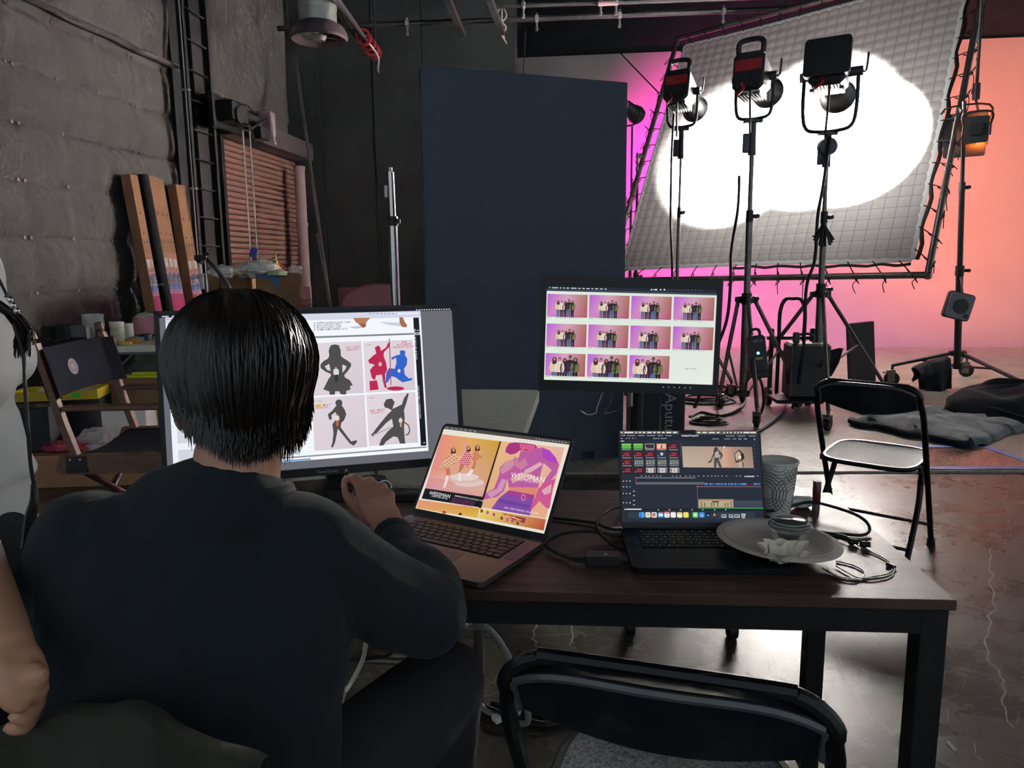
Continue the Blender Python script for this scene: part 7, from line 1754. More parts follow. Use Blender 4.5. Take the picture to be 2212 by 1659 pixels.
# clear dessert cup with lid
mat('clear_plastic', 'eef0ee', .06, trans=.92, ior=1.35, spec=.5); mat('dessert', '4a3a24', .6, noise=(60, .6), col2='2f5a2c')
cp_ = gp(1708, 1178, PZ); t = thing('dessert_cup', 'clear plastic dessert cup with a domed lid on the plate', 'cup', (cp_.x, cp_.y + .012, PZ - .003))
q = MB(); q.lathe([(.026, .002), (.027, 0), (.0365, .036), (.0375, .036), (.0372, .034), (.028, .001)], 36, cap=False); q.build('cup', 'clear_plastic', t)
q = MB(); q.lathe([(.001, .002), (.0255, .002), (.031, .022), (.026, .026), (.001, .025)], 24); q.build('filling', 'dessert', t)
q = MB(); q.lathe([(.0385, .034), (.0395, .036), (.0395, .040), (.0375, .042), (.037, .046), (.034, .049), (.028, .051), (.001, .0515)], 40, cap=False); q.lathe([(.0385, .0335), (.0405, .037), (.0395, .041)], 40, cap=False); q.build('domed_lid', 'clear_plastic', t)
q = MB(); q.lathe([(.0395, .0365), (.0405, .0375), (.0395, .0385)], 40, cap=False); q.lathe([(.0345, .0488), (.0355, .0495), (.0345, .0502)], 40, cap=False); q.build('lid_ridge', mat('frost_ridge', 'dfe2de', .15), t)
# crumpled wrapper
def wrapper(u, v):
    a = 2 * PI * u; fl = v; r_ = .018 + .022 * fl + .006 * math.sin(a * 9) * fl
    h = .004 + .034 * fl ** 1.3 + .006 * mnoise.noise(Vector((math.cos(a) * 2, math.sin(a) * 2, fl * 2)))
    if math.sin(a) < -.1: h *= .8 + .2 * math.sin(a)
    return (r_ * math.cos(a) * 1.05, r_ * .62 * math.sin(a) - .012 * fl, h)
wpp = gp(1690, 1216, PZ); q = MB(); q.grid(wrapper, 54, 8); q.grid(lambda u, v: Vector(wrapper(u, v)) * .97 + Vector((0, 0, .0006)), 54, 8, flip=True)
t = thing('cupcake_wrapper', 'crumpled pale paper wrapper lying on the plate', 'wrapper', (wpp.x, wpp.y + .008, PZ)); q.build('pleated_paper', mat('wrapper_paper', 'dcd5c0', .7, noise=(20, .12)), t, smooth=50)
q = MB(); q.grid(lambda u, v: ((-.02 + .04 * u), -.004 + .012 * v + .004 * math.sin(8 * u), .03 * v + .004 * math.sin(11 * u)), 14, 5); q.build('torn_edge', 'wrapper_paper', t, smooth=50)
for k in range(3):
    p = gp(1728 + 12 * k, 1214 - 4 * k, PZ); q = MB(); q.ell((0, 0, .0015), (.003 + .001 * k, .002, .0016), 8, 5); o = q.build('crumb', 'dessert'); o.location = p; tag(o, ('brown crumb on the plate nearest the wrapper', 'middle brown crumb on the plate', 'crumb on the plate furthest from the wrapper')[k], 'crumb')
# power cable loop and earphones
dcable('thick black laptop cable arcing over the right end of the desk', [dpt(1655, 1104, .014), dpt(1690, 1100, .016), dpt(1728, 1088, .018), dpt(1755, 1085, .022), dpt(1790, 1092, .022), dpt(1845, 1110, .020), dpt(1872, 1128, .016), dpt(1878, 1146, .008), dpt(1862, 1156, .005), dpt(1825, 1154, .004), dpt(1780, 1150, .004), dpt(1752, 1146, .004)], .0034)
mat('braid', '8d8b84', .4, .3, noise=(220, .9), col2='191919')
def eline(pts, r0=.0013): return [dpt(px, py, z) for px, py, z in pts], r0
t = thing('earphones', 'braided earphone cable with two black earbuds tangled on the desk', 'earphones', dpt(1850, 1200))
def elocal(pts): return [dpt(px, py, z) - t.location for px, py, z in pts]
q = MB(); q.tube(elocal([(1752, 1150, .003), (1800, 1152, .004), (1832, 1162, .004), (1860, 1182, .003), (1890, 1196, .002), (1920, 1212, .002), (1928, 1228, .002), (1915, 1240, .002), (1880, 1246, .002), (1850, 1250, .002), (1815, 1246, .002), (1790, 1236, .002), (1776, 1226, .004)]), .0014, 6, 8); q.build('braided_cable', 'braid', t)
q = MB(); q.tube(elocal([(1806, 1212, .002), (1840, 1220, .002), (1864, 1232, .002), (1866, 1244, .002), (1850, 1252, .003), (1820, 1250, .003), (1795, 1238, .003), (1788, 1226, .003)]), .0013, 6, 8); q.tube(elocal([(1806, 1222, .003), (1830, 1236, .003), (1855, 1248, .003), (1895, 1248, .003), (1925, 1240, .003), (1932, 1226, .003), (1922, 1216, .003)]), .0012, 6, 8); q.build('braided_cable', 'braid', t)
q = MB(); q.tube(elocal([(1760, 1148, .006), (1790, 1150, .007), (1820, 1156, .008), (1838, 1164, .008)]), .0017, 6, 8); q.tube(elocal([(1755, 1153, .004), (1795, 1156, .005), (1822, 1160, .006)]), .0017, 6, 8); q.build('twisted_lead', 'black_rubber', t)
for (px, py) in ((1840, 1170), (1866, 1176)):
    p = dpt(px, py, .006) - t.location; q = MB(); q.ell(p, (.008, .007, .0065), 14, 10); q.cyl(p, p + Vector((.010, -.006, .002)), .0045, .0055, n=12); q.ell(p + Vector((-.005, .004, .005)), (.003, .003, .003), 10, 6); q.build('earbud', 'black_plastic', t)
p = dpt(1925, 1222, .003) - t.location; q = MB(); q.cyl(p + Vector((-.004, .008, 0)), p + Vector((.003, -.008, 0)), .0034, n=10); q.build('cable_slider', 'black_plastic', t)
# monitor cables behind the hand, strip on the desk's far side
dcable('black monitor cable tied in a loop below the large monitor', [M1 @ Vector((.13, .03, -.05)), dpt(815, 1035, .05), dpt(822, 1048, .035), dpt(842, 1058, .02), dpt(852, 1068, .006), dpt(880, 1066, .004), dpt(930, 1068, .004)], .0036)
q = MB(); q.tube([dpt(818, 1044, .045), dpt(832, 1038, .05), dpt(846, 1048, .03), dpt(840, 1060, .02)], .0018, 6, 6); tag(q.build('white_tie', 'jar_white'), 'white cable tie looped round the monitor cable', 'cable tie')
psb = dpt(880, 1083); t = thing('power_strip', 'long dark power strip lying along the back of the desk', 'power strip', (psb.x + .02, psb.y + .01, DZ), R(-4))
q = MB(); q.box((0, 0, .012), (.34, .045, .024), bev=.004); q.build('body', 'matte_dark', t)
for k in range(4): q = MB(); q.cyl((-.12 + .08 * k, 0, .0235), (-.12 + .08 * k, 0, .0248), .015, n=16); q.build('socket', 'black_plastic', t)
# cables under the desk
def fcable(label, pts, r0=.006, m='black_rubber'):
    q = MB(); q.tube(pts, r0, 8, 8); return tag(q.build('cable', m), label, 'cable')
mat('grey_cable', '8b8d88', .5)
fcable('thick grey cable curving down from the desk to the floor', [Vector((-.12, 1.62, .62)), yp(1000, 1346, 1.9), yp(1050, 1355, 1.9), yp(1085, 1395, 1.9), yp(1110, 1450, 1.88), gp(1140, 1560, .03), gp(1060, 1540, .012), gp(1040, 1525, .012)], .009, 'grey_cable')
fcable('black cables tangled on the floor behind the foreground chair', [gp(1050, 1530, .01), gp(1090, 1545, .02), gp(1130, 1556, .01), gp(1180, 1566, .012), gp(1220, 1552, .01), gp(1180, 1545, .012), gp(1120, 1535, .01), gp(1062, 1520, .01)], .010)
fcable('thin black cord trailing from the floor tangle to the right', [gp(1100, 1532, .006), gp(1150, 1524, .006), gp(1200, 1550, .006), gp(1240, 1570, .006), gp(1280, 1600, .006)], .004)
fcable('white cable hanging between the seated person and the desk', [yp(790, 1390, 1.75), yp(785, 1420, 1.78), yp(772, 1450, 1.8), yp(755, 1480, 1.8), gp(742, 1500, .3), gp(735, 1540, .01)], .006, 'jar_white')
fcable('black cable drooping below the desk near the person', [yp(735, 1420, 1.8), yp(770, 1425, 1.8), yp(810, 1420, 1.8), yp(845, 1410, 1.8), yp(850, 1370, 1.78)], .005)
q = MB(); q.box((0, 0, .012), (.09, .03, .02), bev=.004); o = q.build('plug_adapter', 'jar_white'); o.location = gp(1095, 1552, .0); o.rotation_euler = (0, 0, .6); tag(o, 'pale plug adapter lying in the floor cable tangle', 'adapter')

# ================================================================ people
mat('skin_a', 'b5836c', .5, noise=(14, .08), subsurf=.12); mat('skin_b', 'c08f72', .5, noise=(14, .08), subsurf=.12)
mat('sweater', '0f1a1f', .95, noise=(30, .14), bump=(160, .35, .002), sheen=.05)
mat('trousers', '26282d', .85, noise=(20, .15), bump=(120, .2, .001)); mat('shirt_white', 'efece4', .9, noise=(10, .05), bump=(60, .15, .002))
mat('hair_dark', '1a1410', .34, spec=.6, noise=(60, .4)); mat('hair_brown', '241b16', .38, spec=.6, noise=(60, .4)); mat('shoe', '17171a', .6, noise=(20, .2)); mat('eye_white', 'd8d4d0', .3); mat('olive_cloth', '2b2e24', .95, noise=(20, .15), bump=(50, .3, .003))
def remesh(name, q, m, voxel, parent=None, smooth_it=4, label=None):
    o = q.build(name, m, None, smooth=0)
    md = o.modifiers.new('r', 'REMESH'); md.mode = 'VOXEL'; md.voxel_size = voxel; md.use_smooth_shade = True
    if smooth_it:
        s = o.modifiers.new('s', 'SMOOTH'); s.factor = .5; s.iterations = smooth_it
    dg = bpy.context.evaluated_depsgraph_get()
    me = bpy.data.meshes.new_from_object(o.evaluated_get(dg)); old = o.data
    o.modifiers.clear(); o.data = me; bpy.data.meshes.remove(old); me.name = name
    me.shade_smooth()
    if parent: o.parent = parent; o.matrix_parent_inverse = parent.matrix_world.inverted()
    if label: o['label'] = label
    return o
def limb(q, pts, rad, n=14, sm=4, flat=1.0):
    P = smoothline(pts, sm); N = len(P); R_ = len(rad)
    def rr(t):
        x = t * (R_ - 1); i = min(int(x), R_ - 2); return rad[i] + (rad[i + 1] - rad[i]) * (x - i)
    q.tube(P, rr, n, 1, flat=flat)
    q.ell(P[0], (rad[0],) * 3, 12, 8); q.ell(P[-1], (rad[-1],) * 3, 12, 8)
def ring(c, ax, ay, rx, ry, n=24, p=2.4):
    out = []
    for i in range(n):
        a = 2 * PI * i / n; ca, sa = math.cos(a), math.sin(a)
        k = (abs(ca) ** p + abs(sa) ** p) ** (-1 / p); out.append(Vector(c) + Vector(ax) * (rx * ca * k) + Vector(ay) * (ry * sa * k))
    return out
def head(q, mh, s=1.0):
    """head in the frame mh: x right, y face, z up; origin in the middle of the skull"""
    q.ell((0, -.012, .030), (.076, .094, .088), 24, 16, mh); q.ell((0, .022, -.030), (.064, .072, .080), 20, 14, mh)
    q.ell((0, .040, -.078), (.044, .046, .036), 18, 12, mh); q.ell((0, .092, -.022), (.013, .022, .020), 12, 8, mh); q.ell((0, .088, .0), (.010, .016, .030), 12, 8, mh)
    q.ell((0, .080, .030), (.052, .018, .012), 14, 8, mh); q.ell((0, .086, -.064), (.024, .012, .009), 12, 8, mh)
    for sx in (-1, 1): q.ell((sx * .076, -.006, -.016), (.010, .020, .033), 12, 8, mh); q.ell((sx * .040, .066, -.030), (.026, .024, .024), 12, 8, mh)
def eyes(parent, mh):
    for sx in (-1, 1):
        q = MB(); q.ell((sx * .031, .079, .008), (.013, .010, .010), 12, 8, mh); o = q.build('eye', 'eye_white'); o.parent = parent; o.matrix_parent_inverse = parent.matrix_world.inverted()
        q = MB(); q.ell((sx * .031, .087, .008), (.006, .004, .006), 10, 6, mh); o = q.build('iris', 'hair_dark'); o.parent = parent; o.matrix_parent_inverse = parent.matrix_world.inverted()

# ---------------------------------------------------------------- seated person, seen from behind
hd = yp(522, 848, .985)
MH = Matrix.Translation(hd) @ Matrix.Rotation(R(24), 4, 'Z') @ Matrix.Rotation(R(-10), 4, 'X') @ Matrix.Rotation(R(3), 4, 'Y')
nk0, nk1 = yp(497, 1090, .93), MH @ Vector((0, -.02, -.05))
shL, shR = yp(195, 1190, .93), yp(668, 1196, .955)
elL, elR = yp(105, 1385, 1.00), yp(915, 1322, 1.085)
wrL, wrR = Vector((-.42, 1.27, .80)), yp(848, 1156, 1.315)
mid = (shL + shR) / 2
hipc = Vector((-.405, .83, .545)); hpL, hpR = hipc + Vector((-.10, .03, 0)), hipc + Vector((.10, .03, 0))
knL, knR = Vector((-.60, 1.26, .54)), yp(962, 1472, 1.27)
anL, anR = Vector((-.62, 1.22, .09)), Vector((knR.x - .03, 1.34, .09))
ax = (shR - shL).normalized()
def torso(q, gx, gy, top=True):
    secs = [(hipc + Vector((0, 0, -.07)), .15, .11), (hipc + Vector((0, 0, .02)), .172, .125), (hipc + Vector((0, .01, .12)), .165, .115), (hipc.lerp(mid, .45), .172, .112), (hipc.lerp(mid, .72) + Vector((0, .0, 0)), .182, .118), (hipc.lerp(mid, .9), .188, .108), (mid + UP * .015, .165, .085), (mid + UP * .045, .10, .062), (mid.lerp(nk1, .45), .058, .056)]
    rg = []
    for i, (c_, rx, ry) in enumerate(secs):
        xx = Vector((1, 0, 0)).lerp(ax, min(1, i / 5)).normalized(); yy = Vector((0, 1, -.15)).normalized()
        rg.append(ring(c_, xx, yy, rx + gx, ry + gy))
    q.loft(rg)
q = MB()
torso(q, -.012, -.012); limb(q, [nk0 - UP * .03, nk0.lerp(nk1, .5), nk1], [.06, .056, .054]); head(q, MH)
for s_, e_, w_ in ((shL, elL, wrL), (shR, elR, wrR)):
    limb(q, [s_, e_], [.05, .040]); limb(q, [e_, w_], [.040, .028])
for h_, k_, a_ in ((hpL, knL, anL), (hpR, knR, anR)):
    limb(q, [h_, k_], [.078, .055]); limb(q, [k_, a_], [.052, .034]); limb(q, [a_ + Vector((0, -.03, -.03)), a_ + Vector((0, .13, -.055))], [.035, .028])
# left hand resting near the keyboard
hl = [wrL, wrL + Vector((.02, .05, -.015)), wrL + Vector((.03, .09, -.03))]; limb(q, hl, [.026, .036, .034], flat=.7)
for k in range(4): b0 = hl[2] + Vector((-.03 + .02 * k, 0, 0)); limb(q, [b0, b0 + Vector((.004, .035, -.004)), b0 + Vector((.006, .062, -.016))], [.0095, .0085, .0075], 10)
limb(q, [hl[1] + Vector((.02, 0, 0)), hl[1] + Vector((.05, .03, -.01)), hl[1] + Vector((.055, .055, -.015))], [.012, .0105, .009], 10)
# right hand: back of the hand to the viewer, fingers curled round a stylus
def H(px, py, y): return yp(px, py, y)
K = [H(768, 1034, 1.392), H(800, 1040, 1.380), H(826, 1052, 1.366), H(842, 1070, 1.352)]     # knuckles index..little
cw = H(846, 1142, 1.318)
q.loft([ring(cw + Vector((0, -.01, -.01)), (1, .25, .1), Vector((-.25, 1, .3)).normalized(), .026, .021, 18), ring(H(826, 1112, 1.33), (1, .2, 0), Vector((-.2, 1, .35)).normalized(), .034, .020, 18), ring(H(813, 1082, 1.35), (1, -.1, -.25), Vector((0, 1, .4)).normalized(), .041, .019, 18), ring(H(806, 1056, 1.372), (1, -.15, -.35), Vector((0, 1, .4)).normalized(), .041, .015, 18)])
for i, kp in enumerate(K):
    q.ell(kp, (.0115, .0115, .0115), 12, 8)
    base_ = H((800, 812, 824, 834)[i], (1082, 1084, 1090, 1098)[i], 1.345); limb(q, [base_, kp], [.013, .0115], 10)
tip_i = H(752, 1052, 1.415)
limb(q, [K[0], H(750, 1036, 1.412), H(746, 1050, 1.418), H(752, 1066, 1.408)], [.0108, .010, .009, .008], 12)
limb(q, [K[1], H(784, 1046, 1.418), H(776, 1066, 1.422), H(780, 1084, 1.405)], [.011, .010, .009, .008], 12)
limb(q, [K[2], H(812, 1062, 1.412), H(800, 1084, 1.415), H(800, 1098, 1.398)], [.0108, .010, .009, .008], 12)
limb(q, [K[3], H(834, 1082, 1.398), H(822, 1100, 1.40), H(818, 1112, 1.385)], [.0095, .009, .008, .007], 12)
limb(q, [H(800, 1120, 1.335), H(770, 1092, 1.36), H(752, 1070, 1.385), H(747, 1052, 1.402)], [.016, .0135, .0115, .009], 12)
per = remesh('person', q, 'skin_a', .0048, None, 2)
tag(per, 'seated person in a dark sweater seen from behind, facing the large monitor', 'person')
eyes(per, MH)
# sweater
q = MB(); torso(q, .010, .010)
limb(q, [mid + Vector((-.02, 0, .035)), nk0 + UP * .0], [.085, .072])
limb(q, [shL + UP * .0, shL.lerp(elL, .5) + Vector((-.012, 0, 0)), elL], [.078, .070, .062]); limb(q, [elL, elL.lerp(wrL, .5), wrL + (elL - wrL).normalized() * .03], [.062, .055, .04])
limb(q, [shR, shR.lerp(elR, .5) + Vector((.005, 0, -.012)), elR], [.072, .068, .068]); limb(q, [elR, elR.lerp(wrR, .35) + Vector((.012, 0, .004)), elR.lerp(wrR, .7), elR.lerp(wrR, .93)], [.070, .062, .048, .036])
q.ell(shR.lerp(nk0, .25) + UP * .015, (.085, .07, .05), 14, 10); q.ell(shL.lerp(nk0, .25) + UP * .01, (.09, .07, .05), 14, 10)
# bulky folds on the right shoulder and hem
for (px, py, y, r_) in ((716, 1130, .985, .026), (748, 1150, 1.0, .027), (782, 1178, 1.01, .026), (600, 1095, .95, .03)): p = yp(px, py, y); q.ell(p, (r_ * .6, r_, r_ * 1.3), 12, 8)
limb(q, [hipc + Vector((-.17, .02, -.03)), hipc + Vector((-.1, -.12, -.04)), hipc + Vector((.1, -.12, -.04)), hipc + Vector((.17, .02, -.03))], [.03, .03, .03, .03])
sw = remesh('sweater', q, 'sweater', .0065, per, 5)
def displaced(o, fn):
    vs = [(v.co.copy(), v.normal.copy()) for v in o.data.vertices]; flat = []
    for p, n in vs: flat.extend(p + n * fn(p))
    o.data.vertices.foreach_set('co', flat); o.data.update()
def knit(p):      # knit folds
    d = .0045 * mnoise.noise(p * 16) + .006 * mnoise.noise(Vector((p.x * 6, p.y * 6, p.z * 14)) + Vector((3, 1, 7)))
    if p.z < .95: d += .004 * math.sin(p.z * 60 + 4 * mnoise.noise(p * 7)) * max(0, mnoise.noise(p * 4 + Vector((9, 2, 1))))
    return d
displaced(sw, knit)
q = MB(); pts = [elR.lerp(wrR, .90), elR.lerp(wrR, .96), elR.lerp(wrR, .985)]; dr_ = (wrR - elR).normalized()
q.lathe([(.036, -.022), (.038, -.012), (.038, .012), (.036, .016), (.030, .016)], 24, look(elR.lerp(wrR, .94), wrR) @ Matrix.Rotation(-PI / 2, 4, 'X'), cap=False); under(q.build('cuff', 'sweater'), sw)
q = MB(); q.tube([nk0 + Vector((.069 * math.cos(2 * PI * k / 24), .062 * math.sin(2 * PI * k / 24) + .012, .012 * math.sin(2 * PI * k / 24 + PI) + .014)) for k in range(24)], .012, 8, 1, closed=True); under(q.build('neckband', 'sweater'), sw)
# trousers, shoes
q = MB()
for h_, k_, a_ in ((hpL, knL, anL), (hpR, knR, anR)):
    limb(q, [h_, h_.lerp(k_, .5) + UP * .005, k_], [.105, .092, .076]); limb(q, [k_, k_.lerp(a_, .4), a_], [.074, .066, .052])
q.ell(hipc + Vector((0, .02, -.02)), (.185, .14, .11), 20, 12)
tr_ = remesh('trousers', q, 'trousers', .010, per, 4)
for a_ in (anL, anR):
    q = MB(); q.loft([ring(a_ + Vector((0, -.055, -.045)), (1, 0, 0), UP, .034, .040, 16), ring(a_ + Vector((0, .0, -.04)), (1, 0, 0), UP, .042, .050, 16), ring(a_ + Vector((0, .09, -.055)), (1, 0, 0), UP, .048, .034, 16), ring(a_ + Vector((0, .17, -.065)), (1, 0, 0), UP, .040, .024, 16)]); under(q.build('shoe', 'shoe'), per)
# hair
def hair(parent, mh, name, m, nst, endf, lenf, part=0.0, seed=1, rx=(.083, .104, .097), c0=(0, -.014, .030), amp=.012, wid=.0032):
    rnd = random.Random(seed)
    def S(a, th, r_=0.0):      # azimuth 0 = face (+y), polar angle from crown
        x, y, z = math.sin(th) * math.sin(a), math.sin(th) * math.cos(a), math.cos(th)
        k = 1.0
        if th > 1.45: k = 1 - .10 * (th - 1.45)
        zz = z * rx[2] * (1.32 if z < 0 else 1.0)
        return Vector((c0[0] + x * (rx[0] * k + r_), c0[1] + y * (rx[1] * k + r_), c0[2] + zz + r_ * z))
    q = MB()
    q.grid(lambda u, v: mh @ S(2 * PI * u, v * (endf(2 * PI * u) - .12), -.001), 48, 18)
    for i in range(nst):
        a = rnd.uniform(0, 2 * PI); e = endf(a) * rnd.uniform(.88, 1.04); th0 = rnd.uniform(.03, .75) * min(1, e); sw_ = rnd.uniform(-.18, .18); r0_ = rnd.uniform(.0, amp)
        cl = mnoise.noise(Vector((math.cos(a) * 2.4, math.sin(a) * 2.4, seed))) * .22
        pts = []
        for k in range(8):
            t = k / 7; th = th0 + (e - th0) * t
            pts.append(mh @ S(a + (sw_ + cl) * t * t, th, r0_ * (.4 + .6 * math.sin(PI * min(1, t * 1.1)))))
        L = lenf(a) * rnd.uniform(.6, 1.0)
        if L > .004:
            tg = (pts[-1] - pts[-2]).normalized(); dn_ = mh.to_3x3() @ Vector((rnd.uniform(-.1, .1), rnd.uniform(-.05, .1), -1))
            for f_ in (.45, .75, 1.0): pts.append(pts[-1] + tg.lerp(dn_, f_).normalized() * (L / 3))
        w_ = wid * rnd.uniform(.6, 1.3); q.tube(pts, lambda t: w_ * (1 - .85 * t ** 2) + .0002, 3, 1)
    o = q.build(name, m, smooth=70); return under(o, parent)
def endA(a):
    d = abs((a + PI) % (2 * PI) - PI)       # 0 = face, pi = nape
    if d < .75: return .95 + .25 * d
    if d < 1.5: return 1.14 + (d - .75) * .95
    return 1.86 + (d - 1.5) * .30
def lenA(a):
    d = (a + PI) % (2 * PI) - PI
    return .042 if .9 < d < 2.4 else (.020 if abs(d) > 2.2 else .012)
hair(per, MH, 'hair', 'hair_dark', 4600, endA, lenA, seed=4, rx=(.089, .106, .104), c0=(0.0, -.016, .026), amp=.013, wid=.0017)
# stylus in the right hand
st0, st1 = H(749, 1020, 1.415), H(762, 1092, 1.36)
t = thing('stylus', 'thin dark stylus held in the fingers of the seated person', 'stylus', st1); t.matrix_world = look(st1, st0)
q = MB(); L = (st0 - st1).length; q.cyl((0, 0, 0), (0, L, 0), .0036, n=10); q.build('barrel', 'black_plastic', t)
q = MB(); q.cyl((0, L, 0), (0, L + .008, 0), .0036, .0008, n=10); q.build('nib', 'galv', t)
q = MB(); q.cyl((0, L * .8, 0), (0, L * .8 + .003, 0), .0039, n=10); q.build('ring', 'chrome', t)
# what the person sits on
sx_ = hipc.x; stool = thing('office_stool', 'padded stool with olive cloth under the seated person', 'stool', (sx_, .84, 0))
q = MB(); q.lathe([(.001, .40), (.20, .40), (.225, .415), (.225, .445), (.20, .462), (.001, .464)], 32); q.build('seat_pad', 'trousers', stool)
q = MB(); q.cyl((0, 0, .08), (0, 0, .40), .028, n=14); q.build('column', 'steel_black', stool)
for k in range(5):
    a = 2 * PI * k / 5; q = MB(); q.cyl((0, 0, .10), (.27 * math.cos(a), .27 * math.sin(a), .062), .018, n=8); lg = q.build('leg', 'steel_black', stool)
    q = MB(); q.cyl((.27 * math.cos(a) - .014, .27 * math.sin(a), .028), (.27 * math.cos(a) + .014, .27 * math.sin(a), .028), .028, n=14); q.build('wheel', 'black_rubber', lg)
def jk(u, v):
    px = -40 + 600 * u; pts = [(-40, 1600), (40, 1568), (130, 1546), (270, 1540), (350, 1588), (440, 1628), (560, 1668)]
    i = 0
    while i < len(pts) - 2 and pts[i + 1][0] < px: i += 1
    f = (px - pts[i][0]) / (pts[i + 1][0] - pts[i][0]); py = pts[i][1] + (pts[i + 1][1] - pts[i][1]) * f
    yd = .79 - .12 * min(1, max(0, (px - 60) / 260)); top_ = yp(px, py, yd); z = top_.z * (1 - v) + .40 * v
    return Vector((top_.x * (1 - .0 * v), yd - .03 * math.sin(PI * v) + .012 * mnoise.noise(Vector((u * 6, v * 4, 2))) + .015 * math.sin(9 * u) * v, z))
q = MB(); q.grid(jk, 36, 12); q.grid(lambda u, v: jk(u, v) + Vector((0, .03, -.004)), 36, 12, flip=True); q.grid(lambda u, v: jk(u, 0) + Vector((0, .03 * v, .006 * math.sin(PI * v) - .004 * v)), 36, 3)
jo = under(q.build('draped_cloth', 'olive_cloth', smooth=60), stool)
q = MB(); q.cyl((-.05, -.1, .40), (-.05, -.165, .62), .014, n=8); q.build('back_bracket', 'steel_black', stool)

# ---------------------------------------------------------------- standing person cut off at the left edge
cx_, cy_ = -1.01, 1.25
q = MB(); X, Y = Vector((0, 1, 0)), Vector((1, 0, 0))      # X across the shoulders, Y = facing right
secs = [(Vector((cx_ - .01, cy_, .80)), .165, .115), (Vector((cx_ - .005, cy_, .90)), .160, .112), (Vector((cx_, cy_, 1.02)), .142, .098), (Vector((cx_ + .005, cy_, 1.12)), .148, .106), (Vector((cx_ + .01, cy_, 1.22)), .160, .115), (Vector((cx_ - .005, cy_, 1.285)), .158, .090), (Vector((cx_ - .02, cy_, 1.345)), .11, .065), (Vector((cx_ - .015, cy_, 1.38)), .055, .052)]
MH2 = Matrix.Translation((cx_ - .01, cy_, 1.50)) @ Matrix.Rotation(R(-80), 4, 'Z') @ Matrix.Rotation(R(-4), 4, 'X')
def torso2(q, g): q.loft([ring(c_, X, Y, rx + g, ry + g) for c_, rx, ry in secs])
torso2(q, -.01); limb(q, [Vector((cx_ - .02, cy_, 1.36)), Vector((cx_ - .015, cy_, 1.46))], [.052, .048]); head(q, MH2)
sR, sL = Vector((cx_ - .02, cy_ - .165, 1.30)), Vector((cx_ - .02, cy_ + .165, 1.30))
eR = yp(-105, 1120, .95); wR_ = yp(16, 1400, .76); eL, wL_ = Vector((cx_ - .08, cy_ + .22, 1.03)), Vector((cx_ - .03, cy_ + .22, .80))
limb(q, [sR, sR.lerp(eR, .5), eR], [.052, .046, .040]); limb(q, [eR, eR.lerp(wR_, .35), wR_], [.041, .038, .027]); limb(q, [sL, eL], [.050, .040]); limb(q, [eL, wL_], [.040, .027])
# right fist
def P2(px, py, y=.80): return yp(px, py, y - .06)
limb(q, [wR_, P2(30, 1436), P2(46, 1464)], [.025, .029, .027], flat=.7)
for k in range(4):
    kx, ky, yy = (84, 84, 78, 68)[k], (1456, 1484, 1511, 1536)[k], .785 + .012 * k
    limb(q, [P2(48, 1450 + 14 * k, .80), P2(kx, ky, yy), P2(kx - 18, ky + 34, yy + .012), P2(kx - 46, ky + 36, yy + .012)], [.0115, .0108, .0098, .0085], 12)
limb(q, [P2(20, 1452, .785), P2(14, 1490, .775), P2(30, 1518, .775), P2(46, 1524, .778)], [.0145, .0135, .0115, .0095], 12)
# left hand
limb(q, [wL_, wL_ + Vector((.03, 0, -.05)), wL_ + Vector((.045, 0, -.085))], [.025, .034, .032], flat=.7)
for k in range(4): b0 = wL_ + Vector((.05, -.028 + .019 * k, -.09)); limb(q, [b0, b0 + Vector((.012, 0, -.035)), b0 + Vector((.0, 0, -.065))], [.0095, .0085, .0075], 10)
limb(q, [wL_ + Vector((.02, -.03, -.04)), wL_ + Vector((.05, -.05, -.075)), wL_ + Vector((.06, -.045, -.10))], [.012, .0105, .009], 10)
lg = []
for sy in (-1, 1):
    hp = Vector((cx_ - .01, cy_ + sy * .09, .86)); kn = Vector((cx_ + .0, cy_ + sy * .10, .47)); an = Vector((cx_ - .02, cy_ + sy * .11, .08)); lg.append((hp, kn, an))
    limb(q, [hp, kn], [.08, .052]); limb(q, [kn, an], [.050, .034]); limb(q, [an + Vector((-.02, 0, -.035)), an + Vector((.13, 0, -.05))], [.034, .028])
per2 = remesh('person', q, 'skin_b', .0055, None, 2)
tag(per2, 'person in a white shirt standing at the left edge with arm hanging', 'person'); eyes(per2, MH2)
q = MB(); torso2(q, .012)
q.ell((cx_ + .085, cy_, 1.16), (.075, .15, .10), 20, 14)
limb(q, [sR, sR.lerp(eR, .42)], [.066, .064]); limb(q, [sL, sL.lerp(eL, .45)], [.066, .062]); limb(q, [Vector((cx_ - .02, cy_, 1.32)), Vector((cx_ - .02, cy_, 1.375))], [.08, .062])
q.loft([ring(Vector((cx_ + .0, cy_, .93)), X, Y, .178, .128), ring(Vector((cx_, cy_, 1.05)), X, Y, .165, .12)])
sh2 = remesh('shirt', q, 'shirt_white', .007, per2, 14)
def shirtfold(p):
    return .006 * mnoise.noise(Vector((p.x * 7, p.y * 7, p.z * 10)) + Vector((2, 2, 2))) + .005 * math.sin(p.z * 34 + p.y * 10 + 5 * mnoise.noise(p * 5)) * (1 if p.z < 1.18 else .3)
displaced(sh2, shirtfold)
q = MB()
for hp, kn, an in lg: limb(q, [hp + UP * .02, kn], [.10, .07]); limb(q, [kn, an], [.07, .055])
q.ell((cx_ - .01, cy_, .84), (.135, .175, .12), 20, 12); remesh('trousers', q, 'trousers', .011, per2, 3)
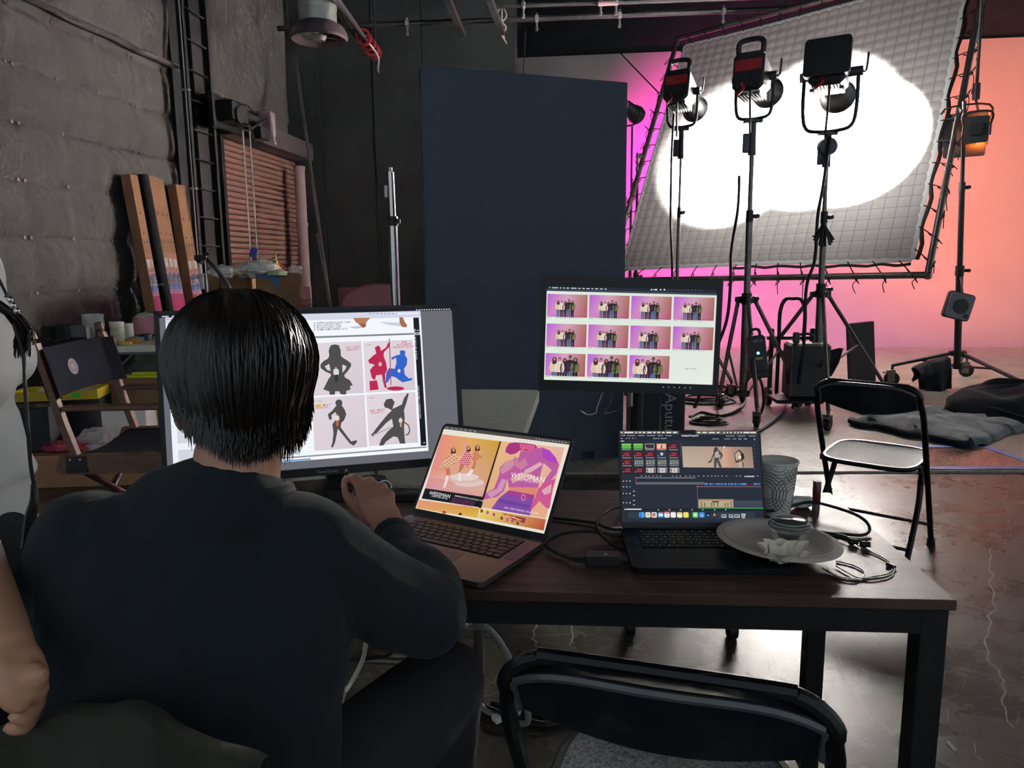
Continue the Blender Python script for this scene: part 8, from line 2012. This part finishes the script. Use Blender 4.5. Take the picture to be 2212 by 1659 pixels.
for hp, kn, an in lg:
    q = MB(); q.loft([ring(an + Vector((-.055, 0, -.04)), (0, 1, 0), UP, .034, .038, 16), ring(an + Vector((.0, 0, -.035)), (0, 1, 0), UP, .042, .046, 16), ring(an + Vector((.09, 0, -.05)), (0, 1, 0), UP, .046, .030, 16), ring(an + Vector((.17, 0, -.06)), (0, 1, 0), UP, .038, .020, 16)]); under(q.build('shoe', 'shoe'), per2)
def endB(a):
    d = abs((a + PI) % (2 * PI) - PI); return .85 + .35 * d if d < .7 else 1.5 + (d - .7) * .2
def lenB(a):
    d = abs((a + PI) % (2 * PI) - PI); return .0 if d < .6 else .26
hair(per2, MH2, 'hair', 'hair_brown', 700, endB, lenB, seed=9, rx=(.085, .104, .100), amp=.010)
q = MB(); rnd = random.Random(5)
for k in range(150):
    u = rnd.random(); s0 = MH2 @ Vector((.075 - .01 * u, .02 + .04 * u, -.02)); m1 = Vector((cx_ + .07 + .02 * u, cy_ - .09 + rnd.uniform(-.02, .02), 1.34)); m2 = yp(12 + 30 * u + rnd.uniform(-4, 4), 680, 1.12 + rnd.uniform(-.012, .012)); e = yp(30 + 40 * u + rnd.uniform(-6, 6), rnd.uniform(735, 775), 1.10 + rnd.uniform(-.012, .012))
    w_ = rnd.uniform(.0014, .0026); q.tube([s0, m1, m2, e], lambda t: w_ * (1 - .7 * t ** 3) + .0002, 4, 5, flat=.5)
under(q.build('hair_lock', 'hair_brown', smooth=70), per2)
# necklace and lanyard
nk = thing('bead_necklace', 'silver beaded chain lying on the white shirt at left edge', 'necklace', yp(20, 640, 1.10))
def nl(px, py, y): return yp(px, py, y) - nk.location
q = MB(); q.tube([nl(-30, 560, 1.14), nl(-8, 596, 1.12), nl(14, 640, 1.105)], .0032, 8, 5); q.build('chain', 'chrome', nk)
for k, (px, py) in enumerate(((22, 648), (28, 660), (36, 672))): q = MB(); q.ell(nl(px, py, 1.10), (.0042, .0042, .0052), 12, 8); q.build('bead', 'chrome', nk)
ln = thing('lanyard_cord', 'black cord hanging down the white shirt with a black clip', 'cord', yp(72, 1080, 1.06))
def ll(px, py, y): return yp(px, py, y) - ln.location
q = MB(); q.tube([ll(30, 700, 1.10), ll(50, 765, 1.085), ll(54, 830, 1.07), ll(60, 920, 1.06), ll(66, 1000, 1.06), ll(74, 1050, 1.06)], .0028, 8, 6); q.build('cord', 'black_rubber', ln)
q = MB(); q.tube([ll(73, 1044, 1.06), ll(74, 1080, 1.06), ll(66, 1120, 1.055), ll(62, 1180, 1.05)], lambda t: .005 + .010 * t, 8, 4, flat=.6); q.build('clip', 'black_plastic', ln)
